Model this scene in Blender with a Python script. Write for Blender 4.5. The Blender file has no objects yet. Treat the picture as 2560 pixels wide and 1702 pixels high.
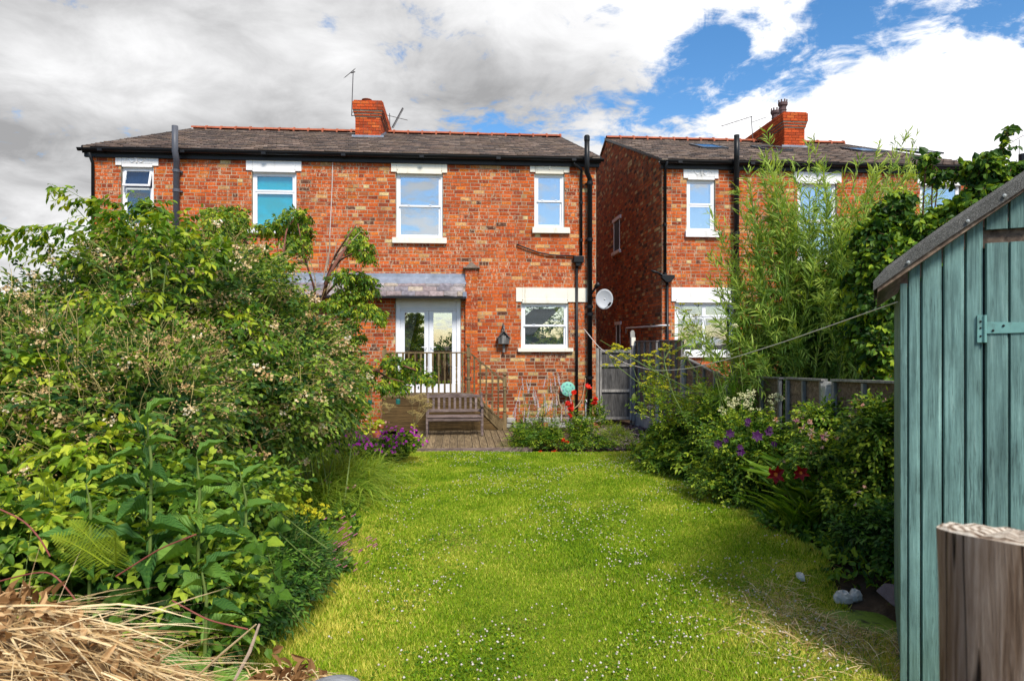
import bpy, math, random
import numpy as np
from math import sin, cos, pi, radians, sqrt, atan2
from mathutils import Matrix, Vector

R = np.random.default_rng(7)
random.seed(7)
sc = bpy.context.scene
COL = sc.collection

# ------------------------------------------------------------------ camera, sun, sky, exposure
F = 1706.7            # focal length in photograph pixels (24 mm on 36 mm)
EYE = 1.75
cam = bpy.data.cameras.new('camera'); cam.lens = 24; cam.sensor_width = 36
cam.shift_y = 4/2560; cam.clip_end = 2000; cam.clip_start = .05
cam.dof.use_dof = True; cam.dof.focus_distance = 12.0; cam.dof.aperture_fstop = 9
camo = bpy.data.objects.new('camera', cam); COL.objects.link(camo)
camo.location = (0, 0, EYE); camo.rotation_euler = (pi/2, 0, 0)
sc.camera = camo

SUN_EL, SUN_AZ = radians(48), radians(160)      # azimuth clockwise from +Y (behind the camera, to the right)
sd = Vector((sin(SUN_AZ)*cos(SUN_EL), cos(SUN_AZ)*cos(SUN_EL), sin(SUN_EL)))
sun = bpy.data.lights.new('sun', 'SUN'); sun.energy = 3.0; sun.angle = radians(14.0); sun.color = (1, .94, .84)
suno = bpy.data.objects.new('sun', sun); COL.objects.link(suno)
suno.rotation_euler = (-sd).to_track_quat('-Z', 'Y').to_euler(); suno.location = (10, -10, 20)

world = bpy.data.worlds.new('World'); sc.world = world; world.use_nodes = True
def nn(nt, typ, inp=None, **kw):
    n = nt.nodes.new(typ)
    for k, v in kw.items(): setattr(n, k, v)
    for k, v in (inp or {}).items():
        if isinstance(v, bpy.types.NodeSocket): nt.links.new(v, n.inputs[k])
        else: n.inputs[k].default_value = v
    return n
def math_(nt, op, a, b=None, c=None, clamp=False):
    i = {0: a}
    if b is not None: i[1] = b
    if c is not None: i[2] = c
    return nn(nt, 'ShaderNodeMath', i, operation=op, use_clamp=clamp).outputs[0]
def vmath(nt, op, a, b=None):
    i = {0: a}
    if b is not None: i[1] = b
    n = nn(nt, 'ShaderNodeVectorMath', i, operation=op)
    return n.outputs['Value'] if op in ('DOT_PRODUCT', 'LENGTH') else n.outputs[0]
def ramp(nt, fac, stops, interp='LINEAR'):
    n = nn(nt, 'ShaderNodeValToRGB', {0: fac}); cr = n.color_ramp; cr.interpolation = interp
    while len(cr.elements) < len(stops): cr.elements.new(.5)
    for e, (p, c) in zip(cr.elements, stops):
        e.position = p; e.color = (*c, 1) if len(c) == 3 else c
    return n.outputs[0]
def mixc(nt, fac, a, b, mode='MIX'):
    n = nt.nodes.new('ShaderNodeMix'); n.data_type = 'RGBA'; n.blend_type = mode
    for idx, v in ((0, fac), (6, a), (7, b)):
        if isinstance(v, bpy.types.NodeSocket): nt.links.new(v, n.inputs[idx])
        else: n.inputs[idx].default_value = v if idx == 0 else ((*v, 1) if len(v) == 3 else v)
    return n.outputs[2]
def noise(nt, vec, scale, detail=5, rough=.55, dist=0):
    i = {'Scale': scale, 'Detail': detail, 'Roughness': rough, 'Distortion': dist}
    if vec is not None: i['Vector'] = vec
    return nn(nt, 'ShaderNodeTexNoise', i).outputs[0]

def build_world():
    nt = world.node_tree; nt.nodes.clear()
    sky = nn(nt, 'ShaderNodeTexSky', sky_type='NISHITA', sun_disc=False, sun_elevation=SUN_EL, sun_rotation=SUN_AZ,
             altitude=30, air_density=1.0, dust_density=.6, ozone_density=1.8).outputs[0]
    hs = nn(nt, 'ShaderNodeHueSaturation', {'Saturation': 1.30, 'Value': 1.15, 'Color': sky}).outputs[0]
    d = nn(nt, 'ShaderNodeTexCoord').outputs['Generated']
    sx = nn(nt, 'ShaderNodeSeparateXYZ', {0: d}); X, Y, Z = sx.outputs
    zz = math_(nt, 'ADD', math_(nt, 'MAXIMUM', Z, 0.0), .22)
    px = math_(nt, 'DIVIDE', X, zz); py = math_(nt, 'DIVIDE', Y, zz)
    p = nn(nt, 'ShaderNodeCombineXYZ', {0: px, 1: py, 2: 0.3}).outputs[0]
    n1 = noise(nt, p, 1.5, 9, .58, .35)
    n2 = noise(nt, vmath(nt, 'ADD', p, (7.3, 2.1, 0)), .75, 5, .5, .2)
    fine = noise(nt, vmath(nt, 'ADD', p, (1.3, 9.1, 4)), 4.2, 8, .62, .5)
    # the gap of blue sky: a great-circle band climbing to the right
    a = Vector((.055, 1, .300)).normalized(); b = Vector((.62, 1, .50)).normalized()
    nb = a.cross(b).normalized()
    q = vmath(nt, 'DOT_PRODUCT', d, tuple(nb))
    q = math_(nt, 'ADD', q, math_(nt, 'MULTIPLY', math_(nt, 'SUBTRACT', n2, .5), .10))
    wq = math_(nt, 'ADD', .050, math_(nt, 'MULTIPLY', math_(nt, 'MAXIMUM', X, 0.0), .085))
    qq = math_(nt, 'DIVIDE', q, wq)
    band = math_(nt, 'SUBTRACT', 1.15, math_(nt, 'MULTIPLY', qq, qq), clamp=True)
    side = math_(nt, 'MULTIPLY', math_(nt, 'SUBTRACT', X, .075), 8.0, clamp=True)
    band = math_(nt, 'MULTIPLY', band, side)
    back = math_(nt, 'MULTIPLY', Y, -3.0, clamp=True)
    # small gaps of blue low over the roofs right of centre
    lo = math_(nt, 'SUBTRACT', 1.0, math_(nt, 'MULTIPLY', math_(nt, 'ABSOLUTE', math_(nt, 'SUBTRACT', Z, .27)), 11.0), clamp=True)
    cx = math_(nt, 'SUBTRACT', 1.0, math_(nt, 'MULTIPLY', math_(nt, 'ABSOLUTE', math_(nt, 'SUBTRACT', X, .0)), 5.5), clamp=True)
    gap2 = math_(nt, 'MULTIPLY', math_(nt, 'MULTIPLY', lo, cx), .24)
    dens = math_(nt, 'ADD', math_(nt, 'MULTIPLY', math_(nt, 'SUBTRACT', n1, .5), 1.15), .40)
    dens = math_(nt, 'ADD', dens, math_(nt, 'MULTIPLY', math_(nt, 'SUBTRACT', fine, .5), 1.25))
    dens = math_(nt, 'SUBTRACT', dens, math_(nt, 'MULTIPLY', band, .385))
    dens = math_(nt, 'SUBTRACT', dens, gap2)
    dens = math_(nt, 'SUBTRACT', dens, math_(nt, 'MULTIPLY', back, .40))
    cov = nn(nt, 'ShaderNodeMapRange', {'Value': math_(nt, 'ADD', dens, math_(nt, 'MULTIPLY', math_(nt, 'SUBTRACT', noise(nt, p, 11.0, 7, .65, .8), .5), .55)), 'From Min': .0, 'From Max': .24}, interpolation_type='SMOOTHSTEP').outputs[0]
    # grey undersides, heavier towards the left
    g = math_(nt, 'ADD', math_(nt, 'MULTIPLY', math_(nt, 'SUBTRACT', n2, .5), 3.2), .54)
    g = math_(nt, 'ADD', g, math_(nt, 'MULTIPLY', X, .50))
    g = math_(nt, 'ADD', g, math_(nt, 'MULTIPLY', math_(nt, 'MAXIMUM', math_(nt, 'SUBTRACT', .235, Z), 0.0), 6.5))
    g = math_(nt, 'ADD', g, math_(nt, 'MULTIPLY', math_(nt, 'SUBTRACT', n1, .5), -.9))
    g = math_(nt, 'ADD', g, math_(nt, 'MULTIPLY', math_(nt, 'SUBTRACT', fine, .5), .9))
    g = math_(nt, 'SUBTRACT', g, math_(nt, 'MULTIPLY', math_(nt, 'MAXIMUM', math_(nt, 'SUBTRACT', math_(nt, 'MULTIPLY', X, -1.0), .15), 0.0), .55))
    cc = ramp(nt, g, [(0.0, (2.5, 2.5, 2.55)), (.35, (4.3, 4.3, 4.35)), (.62, (5.9, 5.9, 5.95)), (1.0, (7.6, 7.6, 7.7))])
    c = mixc(nt, cov, hs, cc)
    bg = nn(nt, 'ShaderNodeBackground', {'Color': c, 'Strength': .1})
    out = nn(nt, 'ShaderNodeOutputWorld'); nt.links.new(bg.outputs[0], out.inputs[0])
build_world()
vs = sc.view_settings
vs.view_transform = 'Standard'; vs.look = 'None'; vs.gamma = 1; vs.use_curve_mapping = False; vs.exposure = 0.70
sc.cycles.max_bounces = 8; sc.cycles.transparent_max_bounces = 8

# ------------------------------------------------------------------ measuring helpers
TH = radians(4.5)
ZR = 16.5; XR = (1490-1280)/F*ZR
EX, EY = cos(TH), sin(TH)
DECK = EYE-1.93
def Wp(u, v, Z):                       # point of the place seen at (u, v) of the photograph, Z metres off
    return np.array([(u-1280)/F*Z, Z, EYE-(v-855)/F*Z])
def to_local(x, y):
    dx, dy = x-XR, y-ZR
    return dx*EX+dy*EY, -dx*EY+dy*EX
def to_world(lx, ly):
    return XR+lx*EX-ly*EY, ZR+lx*EY+ly*EX
def fp(u, v=855, yo=0.0):              # (x, z) in the house frame on the plane yo behind (+) or before (-) the facade
    a = (u-1280)/F
    # ly = -(a Z-XR)*EY+(Z-ZR)*EX = yo
    Z = (yo-XR*EY+ZR*EX)/(EX-a*EY)
    return to_local(a*Z, Z)[0], EYE-(v-855)/F*Z
PONDC = (2.47, 4.72)
def gz(x, y):
    x = np.asarray(x, float); y = np.asarray(y, float)
    z = -.028*(np.clip(y, -3, 12.4)-3.5)
    d = np.sqrt(((x-PONDC[0])/.42)**2+((y-PONDC[1])/.58)**2)
    z = z-.30*np.clip(1.25-d, 0, 1)**.7*(d < 1.25)
    return z+.012*np.sin(x*2.1+y*1.3)+.01*np.sin(y*2.7-x)
def G(u, v, lift=0.0):
    Z = 6.0
    for _ in range(30):
        x = (u-1280)/F*Z
        h = EYE-(float(-.028*(min(max(Z, -3), 12.4)-3.5))+lift)
        Z = .5*Z+.5*h*F/(v-855)
    return (u-1280)/F*Z, Z

# ------------------------------------------------------------------ object helpers
def tag(o, label=None, cat=None, group=None, kind=None):
    if label: o['label'] = label
    if cat: o['category'] = cat
    if group: o['group'] = group
    if kind: o['kind'] = kind
    return o
def empty(name, loc=(0, 0, 0), rz=0, label=None, cat=None, group=None, parent=None):
    o = bpy.data.objects.new(name, None); COL.objects.link(o)
    o.location = tuple(float(c) for c in loc); o.rotation_euler = (0, 0, rz); o.empty_display_size = .1
    if parent: o.parent = parent
    return tag(o, label, cat, group)
def link(name, me, parent=None, loc=None):
    o = bpy.data.objects.new(name, me); COL.objects.link(o)
    if parent: o.parent = parent
    if loc is not None: o.location = tuple(float(c) for c in loc)
    return o
def copy_tree(o, parent=None):
    c = o.copy(); COL.objects.link(c)
    if parent: c.parent = parent
    for ch in list(o.children): copy_tree(ch, c)
    return c

class Acc:
    def __init__(s): s.V = []; s.T = []; s.C = []; s.n = 0
    def add(s, V, T, c=.5):
        V = np.asarray(V, float).reshape(-1, 3); T = np.asarray(T, int).reshape(-1, 3)
        s.V.append(V); s.T.append(T+s.n); s.n += len(V)
        if np.isscalar(c): C = np.full((len(V), 1), float(c))
        else:
            C = np.asarray(c, float)
            if C.ndim == 1 and len(C) == 3 and len(V) != 3: C = np.tile(C, (len(V), 1))
            elif C.ndim == 1: C = C.reshape(-1, 1) if len(C) == len(V) else np.tile(C, (len(V), 1))
        s.C.append(C)
        return s
    def box(s, x0, x1, y0, y1, z0, z1, c=.5):
        V = [(x, y, z) for z in (z0, z1) for y in (y0, y1) for x in (x0, x1)]
        T = [(0, 2, 1), (1, 2, 3), (4, 5, 6), (5, 7, 6), (0, 1, 4), (1, 5, 4), (2, 6, 3), (3, 6, 7), (0, 4, 2), (2, 4, 6), (1, 3, 5), (3, 7, 5)]
        return s.add(V, T, c)
    def obox(s, P, ax, ay, az, c=.5):   # box centred at P with half-axis vectors
        P, ax, ay, az = (np.asarray(q, float) for q in (P, ax, ay, az))
        V = [P+sx*ax+sy*ay+sz*az for sz in (-1, 1) for sy in (-1, 1) for sx in (-1, 1)]
        T = [(0, 2, 1), (1, 2, 3), (4, 5, 6), (5, 7, 6), (0, 1, 4), (1, 5, 4), (2, 6, 3), (3, 6, 7), (0, 4, 2), (2, 4, 6), (1, 3, 5), (3, 7, 5)]
        return s.add(V, T, c)
    def prism(s, poly, y0, y1, c=.5, axis='y'):   # convex polygon (a, b) swept along an axis
        n = len(poly)
        def pt(a, b, d): return {'y': (a, d, b), 'x': (d, a, b), 'z': (a, b, d)}[axis]
        V = [pt(a, b, y0) for a, b in poly]+[pt(a, b, y1) for a, b in poly]
        T = [(0, i, i+1) for i in range(1, n-1)]+[(n, n+i+1, n+i) for i in range(1, n-1)]
        for i in range(n):
            j = (i+1) % n; T += [(i, n+i, j), (j, n+i, n+j)]
        return s.add(V, T, c)
    def tube(s, pts, r, k=6, c=.5, cap=True):
        pts = np.asarray(pts, float); m = len(pts)
        r = np.full(m, r) if np.isscalar(r) else np.asarray(r, float)
        tg = np.gradient(pts, axis=0); tg /= np.linalg.norm(tg, axis=1)[:, None]+1e-9
        up = np.array([0, 0, 1.]) if abs(tg[:, 2]).max() < .9 else np.array([.02, 1, 0.])
        if abs(tg @ up).max() > .97: up = np.array([1, .1, 0.])
        s1 = np.cross(tg, up); s1 /= np.linalg.norm(s1, axis=1)[:, None]+1e-9; s2 = np.cross(tg, s1)
        an = np.arange(k)*2*pi/k
        V = pts[:, None]+r[:, None, None]*(np.cos(an)[None, :, None]*s1[:, None]+np.sin(an)[None, :, None]*s2[:, None])
        T = []
        for i in range(m-1):
            for j in range(k):
                a, b = i*k+j, i*k+(j+1) % k
                T += [(a, a+k, b), (b, a+k, b+k)]
        if cap:
            T += [(0, j, j+1) for j in range(1, k-1)]
            o = (m-1)*k; T += [(o, o+j+1, o+j) for j in range(1, k-1)]
        return s.add(V.reshape(-1, 3), T, c)
    def lathe(s, prof, c=.5, k=16, at=(0, 0, 0), axis='z'):   # prof: (r, h)
        an = np.arange(k)*2*pi/k; V = []
        for r, h in prof:
            for t in an:
                p = (r*cos(t), r*sin(t), h)
                if axis == 'y': p = (p[0], p[2], p[1])
                if axis == 'x': p = (p[2], p[0], p[1])
                V.append((p[0]+at[0], p[1]+at[1], p[2]+at[2]))
        T = []
        for i in range(len(prof)-1):
            for j in range(k):
                a, b = i*k+j, i*k+(j+1) % k; T += [(a, b, a+k), (b, b+k, a+k)]
        T += [(0, j+1, j) for j in range(1, k-1)]
        o = (len(prof)-1)*k; T += [(o, o+j, o+j+1) for j in range(1, k-1)]
        return s.add(V, T, c)
    def build(s, name, m, parent=None, origin=None, smooth=False, bevel=0, sub=0):
        if not s.V: return None
        V = np.concatenate(s.V); T = np.concatenate(s.T)
        if origin is not None: V = V-np.asarray(origin, float)
        me = bpy.data.meshes.new(name)
        me.vertices.add(len(V)); me.vertices.foreach_set('co', V.astype(np.float32).ravel())
        me.loops.add(len(T)*3); me.loops.foreach_set('vertex_index', T.astype(np.int32).ravel())
        me.polygons.add(len(T)); me.polygons.foreach_set('loop_start', (np.arange(len(T))*3).astype(np.int32))
        w = max(c.shape[1] for c in s.C)
        if w == 1:
            at = me.attributes.new('tint', 'FLOAT', 'POINT'); at.data.foreach_set('value', np.concatenate(s.C).astype(np.float32).ravel())
        else:
            C = np.concatenate([c if c.shape[1] == 3 else np.repeat(c, 3, 1) for c in s.C])
            C = np.concatenate([C, np.ones((len(C), 1))], 1)
            at = me.attributes.new('col', 'FLOAT_COLOR', 'POINT'); at.data.foreach_set('color', C.astype(np.float32).ravel())
        me.update(calc_edges=True); me.validate()
        me.polygons.foreach_set('use_smooth', np.full(len(me.polygons), bool(smooth)))
        me.materials.append(m)
        o = link(name, me, parent)
        if bevel:
            b = o.modifiers.new('bevel', 'BEVEL'); b.width = bevel; b.segments = 2; b.limit_method = 'ANGLE'; b.angle_limit = radians(35)
        if sub:
            b = o.modifiers.new('sub', 'SUBSURF'); b.levels = sub; b.render_levels = sub
        return o

# ------------------------------------------------------------------ materials
def new_mat(name):
    m = bpy.data.materials.new(name); m.use_nodes = True; nt = m.node_tree; nt.nodes.clear()
    out = nn(nt, 'ShaderNodeOutputMaterial'); return m, nt, out
def pos(nt): return nn(nt, 'ShaderNodeNewGeometry').outputs['Position']
def attr(nt, name, out): return nn(nt, 'ShaderNodeAttribute', attribute_name=name).outputs[out]
def bump(nt, h, strength=.4, dist=.01): return nn(nt, 'ShaderNodeBump', {'Height': h, 'Strength': strength, 'Distance': dist}).outputs[0]
def objc(nt): return nn(nt, 'ShaderNodeTexCoord').outputs['Object']
def prin(nt, out, col, rough=.7, spec=.3, normal=None, metal=0):
    i = {'Base Color': col if isinstance(col, bpy.types.NodeSocket) else (*col, 1), 'Roughness': rough, 'Specular IOR Level': spec, 'Metallic': metal}
    if normal is not None: i['Normal'] = normal
    p = nn(nt, 'ShaderNodeBsdfPrincipled', i); nt.links.new(p.outputs[0], out.inputs[0]); return p
def scalev(nt, v, s): return nn(nt, 'ShaderNodeMapping', {'Vector': v, 'Scale': s}).outputs[0]

def plain(name, col, rough=.6, spec=.3, var=.25, nscale=6, metal=0, bmp=.0, stain=None, bscale=60):
    m, nt, out = new_mat(name); p = pos(nt)
    n = noise(nt, p, nscale, 6, .6)
    c2 = tuple(c*(1-var) for c in col); c1 = tuple(min(1, c*(1+var*.6)) for c in col)
    c = ramp(nt, n, [(.3, c2), (.7, c1)])
    if stain:
        s = noise(nt, scalev(nt, p, (1, 1, .25)), nscale*1.7, 7, .65)
        f = nn(nt, 'ShaderNodeMapRange', {'Value': s, 'From Min': .56, 'From Max': .72}).outputs[0]
        c = mixc(nt, math_(nt, 'MULTIPLY', f, .7), c, stain)
    nrm = bump(nt, noise(nt, p, bscale, 4), bmp) if bmp else None
    prin(nt, out, c, rough, spec, nrm, metal); return m

def brick_mat(name, lime=.66):
    m, nt, out = new_mat(name); p = pos(nt); c = attr(nt, 'col', 'Color')
    c = mixc(nt, 1.0, c, ramp(nt, noise(nt, p, 34, 5, .7), [(.28, (.55, .5, .5)), (.62, (1.18, 1.15, 1.1))]), 'MULTIPLY')
    n = noise(nt, scalev(nt, p, (1.5, 1.5, .6)), 16, 5, .72)
    f = nn(nt, 'ShaderNodeMapRange', {'Value': n, 'From Min': .545, 'From Max': .60}).outputs[0]
    big = nn(nt, 'ShaderNodeMapRange', {'Value': noise(nt, p, .9, 3), 'From Min': .38, 'From Max': .62}).outputs[0]
    c = mixc(nt, math_(nt, 'MULTIPLY', math_(nt, 'MULTIPLY', f, big), lime), c, (.68, .54, .36))
    s = noise(nt, p, 5.5, 7, .7)
    f2 = nn(nt, 'ShaderNodeMapRange', {'Value': s, 'From Min': .57, 'From Max': .74}).outputs[0]
    c = mixc(nt, math_(nt, 'MULTIPLY', f2, .62), c, (.045, .03, .02))
    f3 = nn(nt, 'ShaderNodeMapRange', {'Value': noise(nt, scalev(nt, p, (2.2, 2.2, .35)), 1.5, 5, .6), 'From Min': .52, 'From Max': .72}).outputs[0]
    c = mixc(nt, math_(nt, 'MULTIPLY', f3, .38), c, (.10, .05, .035))
    prin(nt, out, c, .9, .15, bump(nt, noise(nt, p, 55, 5, .7), .6, .006)); return m

def wood_mat(name, cA, cB, cC=None, sc_=(1, 1, 1), rough=.75, wear=None, obj=True, bmp=.35, groove=None, freq=16, knots=False):
    m, nt, out = new_mat(name); p = objc(nt) if obj else pos(nt)
    rnd = nn(nt, 'ShaderNodeObjectInfo').outputs['Random']
    off = nn(nt, 'ShaderNodeCombineXYZ', {0: math_(nt, 'MULTIPLY', rnd, 13.0), 1: math_(nt, 'MULTIPLY', rnd, 7.0), 2: math_(nt, 'MULTIPLY', rnd, 29.0)}).outputs[0]
    q = vmath(nt, 'ADD', scalev(nt, p, sc_), off)
    n = noise(nt, q, freq, 6, .65, .4)
    st = [(.3, cA), (.62, cB)]
    if cC: st.append((.78, cC))
    c = ramp(nt, n, st)
    v = math_(nt, 'ADD', .78, math_(nt, 'MULTIPLY', rnd, .4))
    c = mixc(nt, 1.0, c, nn(nt, 'ShaderNodeCombineXYZ', {0: v, 1: v, 2: v}).outputs[0], 'MULTIPLY')
    mo = ramp(nt, noise(nt, vmath(nt, 'ADD', scalev(nt, p, tuple(.35+.65*s for s in sc_)), off), 9, 6, .7), [(.3, (.72, .72, .72)), (.7, (1.25, 1.25, 1.25))]); c = mixc(nt, 1.0, c, mo, 'MULTIPLY')
    if wear:
        w = noise(nt, vmath(nt, 'ADD', scalev(nt, p, tuple(s*1.0 for s in sc_)), (3, 4, 5)), freq*2.2, 7, .72)
        big = noise(nt, p, 2.2, 4)
        f = nn(nt, 'ShaderNodeMapRange', {'Value': math_(nt, 'ADD', w, math_(nt, 'MULTIPLY', math_(nt, 'SUBTRACT', big, .5), .5)), 'From Min': .55, 'From Max': .66}).outputs[0]
        c = mixc(nt, math_(nt, 'MULTIPLY', f, .6), c, wear)
    if knots:
        vo = nn(nt, 'ShaderNodeTexVoronoi', {'Vector': vmath(nt, 'ADD', scalev(nt, p, (1, 1, .62)), off), 'Scale': 5.5, 'Randomness': 1.0}).outputs['Distance']
        kf = nn(nt, 'ShaderNodeMapRange', {'Value': math_(nt, 'ADD', vo, math_(nt, 'MULTIPLY', n, .05)), 'From Min': .075, 'From Max': .045}).outputs[0]
        c = mixc(nt, math_(nt, 'MULTIPLY', kf, .75), c, cA)
        lo = nn(nt, 'ShaderNodeMapRange', {'Value': nn(nt, 'ShaderNodeSeparateXYZ', {0: p}).outputs[2], 'From Min': .55, 'From Max': .0}).outputs[0]
        c = mixc(nt, math_(nt, 'MULTIPLY', math_(nt, 'MULTIPLY', lo, noise(nt, p, 12, 5)), .7), c, (.06, .09, .03))
    prin(nt, out, c, rough, .25, bump(nt, n, bmp, .004)); return m

def leaf_mat(name, dark, mid, light, trans=.34, rough=.52, spec=.25, tr=None, vein=False):
    m, nt, out = new_mat(name)
    t = attr(nt, 'tint', 'Fac')
    p = pos(nt)
    t2 = math_(nt, 'ADD', t, math_(nt, 'MULTIPLY', math_(nt, 'SUBTRACT', noise(nt, p, 2.3, 4), .5), .7), clamp=True)
    c = ramp(nt, t2, [(.05, dark), (.5, mid), (.95, light)])
    b = nn(nt, 'ShaderNodeBsdfPrincipled', {'Base Color': c, 'Roughness': rough, 'Specular IOR Level': spec})
    if vein:
        oc = objc(nt); sx = nn(nt, 'ShaderNodeSeparateXYZ', {0: oc}); ay = math_(nt, 'ABSOLUTE', sx.outputs[1])
        w = math_(nt, 'SINE', math_(nt, 'MULTIPLY', math_(nt, 'SUBTRACT', sx.outputs[0], math_(nt, 'MULTIPLY', ay, .9)), 62.0))
        rib = nn(nt, 'ShaderNodeMapRange', {'Value': ay, 'From Min': .0, 'From Max': .035}).outputs[0]
        h = math_(nt, 'ADD', math_(nt, 'MULTIPLY', w, .5), math_(nt, 'MULTIPLY', rib, 1.2)); nb = bump(nt, h, .7, .004); nt.links.new(nb, b.inputs['Normal'])
        vf = nn(nt, 'ShaderNodeMapRange', {'Value': math_(nt, 'ADD', w, math_(nt, 'MULTIPLY', rib, .6)), 'From Min': -1.0, 'From Max': .2}).outputs[0]
        c = mixc(nt, math_(nt, 'MULTIPLY', math_(nt, 'SUBTRACT', 1.0, vf), .35), c, light); nt.links.new(c, b.inputs['Base Color'])
    tc = mixc(nt, 1.0, c, tr or (1.5, 1.35, .55), 'MULTIPLY')
    tl = nn(nt, 'ShaderNodeBsdfTranslucent', {'Color': tc})
    mx = nn(nt, 'ShaderNodeMixShader', {0: trans, 1: b.outputs[0], 2: tl.outputs[0]})
    nt.links.new(mx.outputs[0], out.inputs[0]); return m
def ramp_mat(name, stops, rough=.6, trans=0):
    m, nt, out = new_mat(name)
    c = ramp(nt, attr(nt, 'tint', 'Fac'), stops)
    b = nn(nt, 'ShaderNodeBsdfPrincipled', {'Base Color': c, 'Roughness': rough, 'Specular IOR Level': .2})
    if trans:
        tl = nn(nt, 'ShaderNodeBsdfTranslucent', {'Color': c})
        mx = nn(nt, 'ShaderNodeMixShader', {0: trans, 1: b.outputs[0], 2: tl.outputs[0]}); nt.links.new(mx.outputs[0], out.inputs[0])
    else: nt.links.new(b.outputs[0], out.inputs[0])
    return m
def col_mat(name, rough=.8, bs=40, b=.5, mot=.35):
    m, nt, out = new_mat(name); p = pos(nt)
    c = mixc(nt, 1.0, attr(nt, 'col', 'Color'), ramp(nt, noise(nt, p, 11, 7, .7), [(.3, (1-mot,)*3), (.7, (1+mot,)*3)]), 'MULTIPLY')
    prin(nt, out, c, rough, .3, bump(nt, noise(nt, p, bs, 5), b, .005)); return m

M = {}
M['brick'] = brick_mat('brick_face')
M['brick_old'] = brick_mat('brick_face_side', .15)  # same brick with fewer pale lime patches, for the side walls
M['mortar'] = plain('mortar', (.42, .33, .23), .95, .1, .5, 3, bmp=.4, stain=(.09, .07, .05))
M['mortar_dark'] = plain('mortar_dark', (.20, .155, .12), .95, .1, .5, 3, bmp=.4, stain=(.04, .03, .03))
M['slate'] = col_mat('roof_slate', .7, 30, .5)
M['terracotta'] = plain('terracotta', (.36, .10, .05), .8, .2, .4, 5, stain=(.10, .06, .05))
M['black'] = plain('black_plastic', (.009, .0095, .011), .42, .3, .3, 5)
M['grey_pipe'] = plain('grey_plastic', (.085, .09, .11), .5, .4, .15, 5)
M['upvc'] = plain('white_upvc', (.80, .81, .84), .3, .45, .05, 4)
M['stone'] = plain('painted_stone', (.83, .78, .66), .8, .2, .08, 3, bmp=.15, stain=(.42, .36, .26))
M['stone_w'] = plain('painted_stone_white', (.84, .83, .82), .8, .2, .06, 3, bmp=.15, stain=(.52, .50, .46))
M['lead'] = plain('lead', (.22, .25, .31), .5, .5, .35, 4, metal=.2, stain=(.42, .44, .48))
M['alu'] = plain('aerial_metal', (.12, .11, .11), .5, .5, .2, 4, metal=.5)
M['dish'] = plain('dish_grey', (.45, .46, .48), .5, .4, .08, 4)
M['interior'] = plain('unlit_room', (.10, .12, .13), .9, .1, .3, 1)  # dark colour standing in for the unlit rooms behind the glass
M['int_blue'] = plain('net_blue', (.16, .27, .36), .9, .1, .12, 1.5)
M['int_grey'] = plain('blind_grey', (.32, .36, .37), .9, .1, .12, 1.5)
M['int_navy'] = plain('blind_navy', (.045, .06, .10), .9, .1, .3, 9)
M['cyan'] = plain('cyan_blind', (.0, .70, .85), .8, .2, .05, 1)
M['curtain'] = plain('curtain', (.70, .69, .62), .9, .1, .1, 8)
M['wood_deck'] = wood_mat('deck_timber', (.075, .052, .028), (.27, .20, .115), (.44, .36, .24), (1, .06, 1), freq=40)
M['wood_plat'] = wood_mat('platform_timber', (.04, .022, .008), (.155, .095, .035), (.27, .19, .10), (.06, 1, 1), freq=40)
M['wood_rail'] = wood_mat('rail_timber', (.075, .05, .02), (.22, .155, .075), (.33, .26, .15), (1, 1, .1), freq=22)
M['wood_bench'] = wood_mat('bench_timber', (.085, .055, .05), (.22, .165, .15), (.38, .33, .31), (.2, 1, 1), freq=30)
M['wood_gate'] = wood_mat('gate_timber', (.028, .028, .029), (.12, .115, .11), (.26, .25, .24), (1, 1, .12), freq=28)
M['wood_fence'] = wood_mat('fence_timber', (.07, .045, .032), (.25, .175, .125), (.46, .38, .30), (1, .1, 1), freq=28)
M['wood_frame'] = wood_mat('fence_frame_timber', (.12, .115, .11), (.30, .285, .265), (.48, .46, .43), (1, 1, .15), freq=28)
M['shed'] = wood_mat('shed_paint', (.075, .140, .130), (.165, .285, .262), (.27, .40, .365), (1, 1, .045), freq=60, wear=(.022, .04, .038), rough=.6, bmp=1.0, knots=True)
M['concrete'] = plain('concrete', (.40, .39, .36), .9, .15, .35, 5, bmp=.4, stain=(.12, .10, .07))
M['pot'] = plain('terracotta_pot', (.50, .15, .06), .75, .2, .2, 8)
M['mint'] = plain('mint_plastic', (.22, .58, .45), .4, .5, .12, 8)
M['hose'] = plain('hose', (.45, .34, .20), .6, .3, .15, 8)
M['line'] = plain('line', (.62, .58, .54), .6, .3, .1, 8)
M['bark'] = plain('bark_red', (.22, .09, .065), .8, .2, .5, 14, bmp=.5)
M['bark_pale'] = plain('bark_pale', (.32, .24, .18), .8, .2, .4, 14, bmp=.5)
M['stem_green'] = plain('stem_green', (.14, .20, .045), .6, .3, .3, 12)
M['stem_tan'] = plain('stem_tan', (.36, .28, .13), .7, .2, .3, 12)
M['stem_red'] = plain('stem_red', (.23, .06, .045), .6, .3, .3, 12)
M['stalk'] = plain('dry_stalk', (.42, .34, .13), .7, .2, .4, 6)
M['rock'] = plain('rock_grey', (.24, .25, .27), .9, .2, .35, 9, bmp=.8)
M['rock_w'] = plain('rock_white', (.66, .63, .58), .9, .2, .3, 12, bmp=.8)
M['rock_p'] = plain('rock_slate', (.13, .105, .115), .8, .3, .3, 9, bmp=.7)
M['rock_b'] = plain('rock_brown', (.25, .19, .15), .9, .2, .35, 9, bmp=.8)
M['galv'] = plain('hinge_paint', (.17, .36, .33), .5, .4, .15, 20, stain=(.10, .12, .10))
M['white_pipe'] = plain('white_plastic', (.6, .6, .6), .4, .4, .1, 8)

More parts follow.
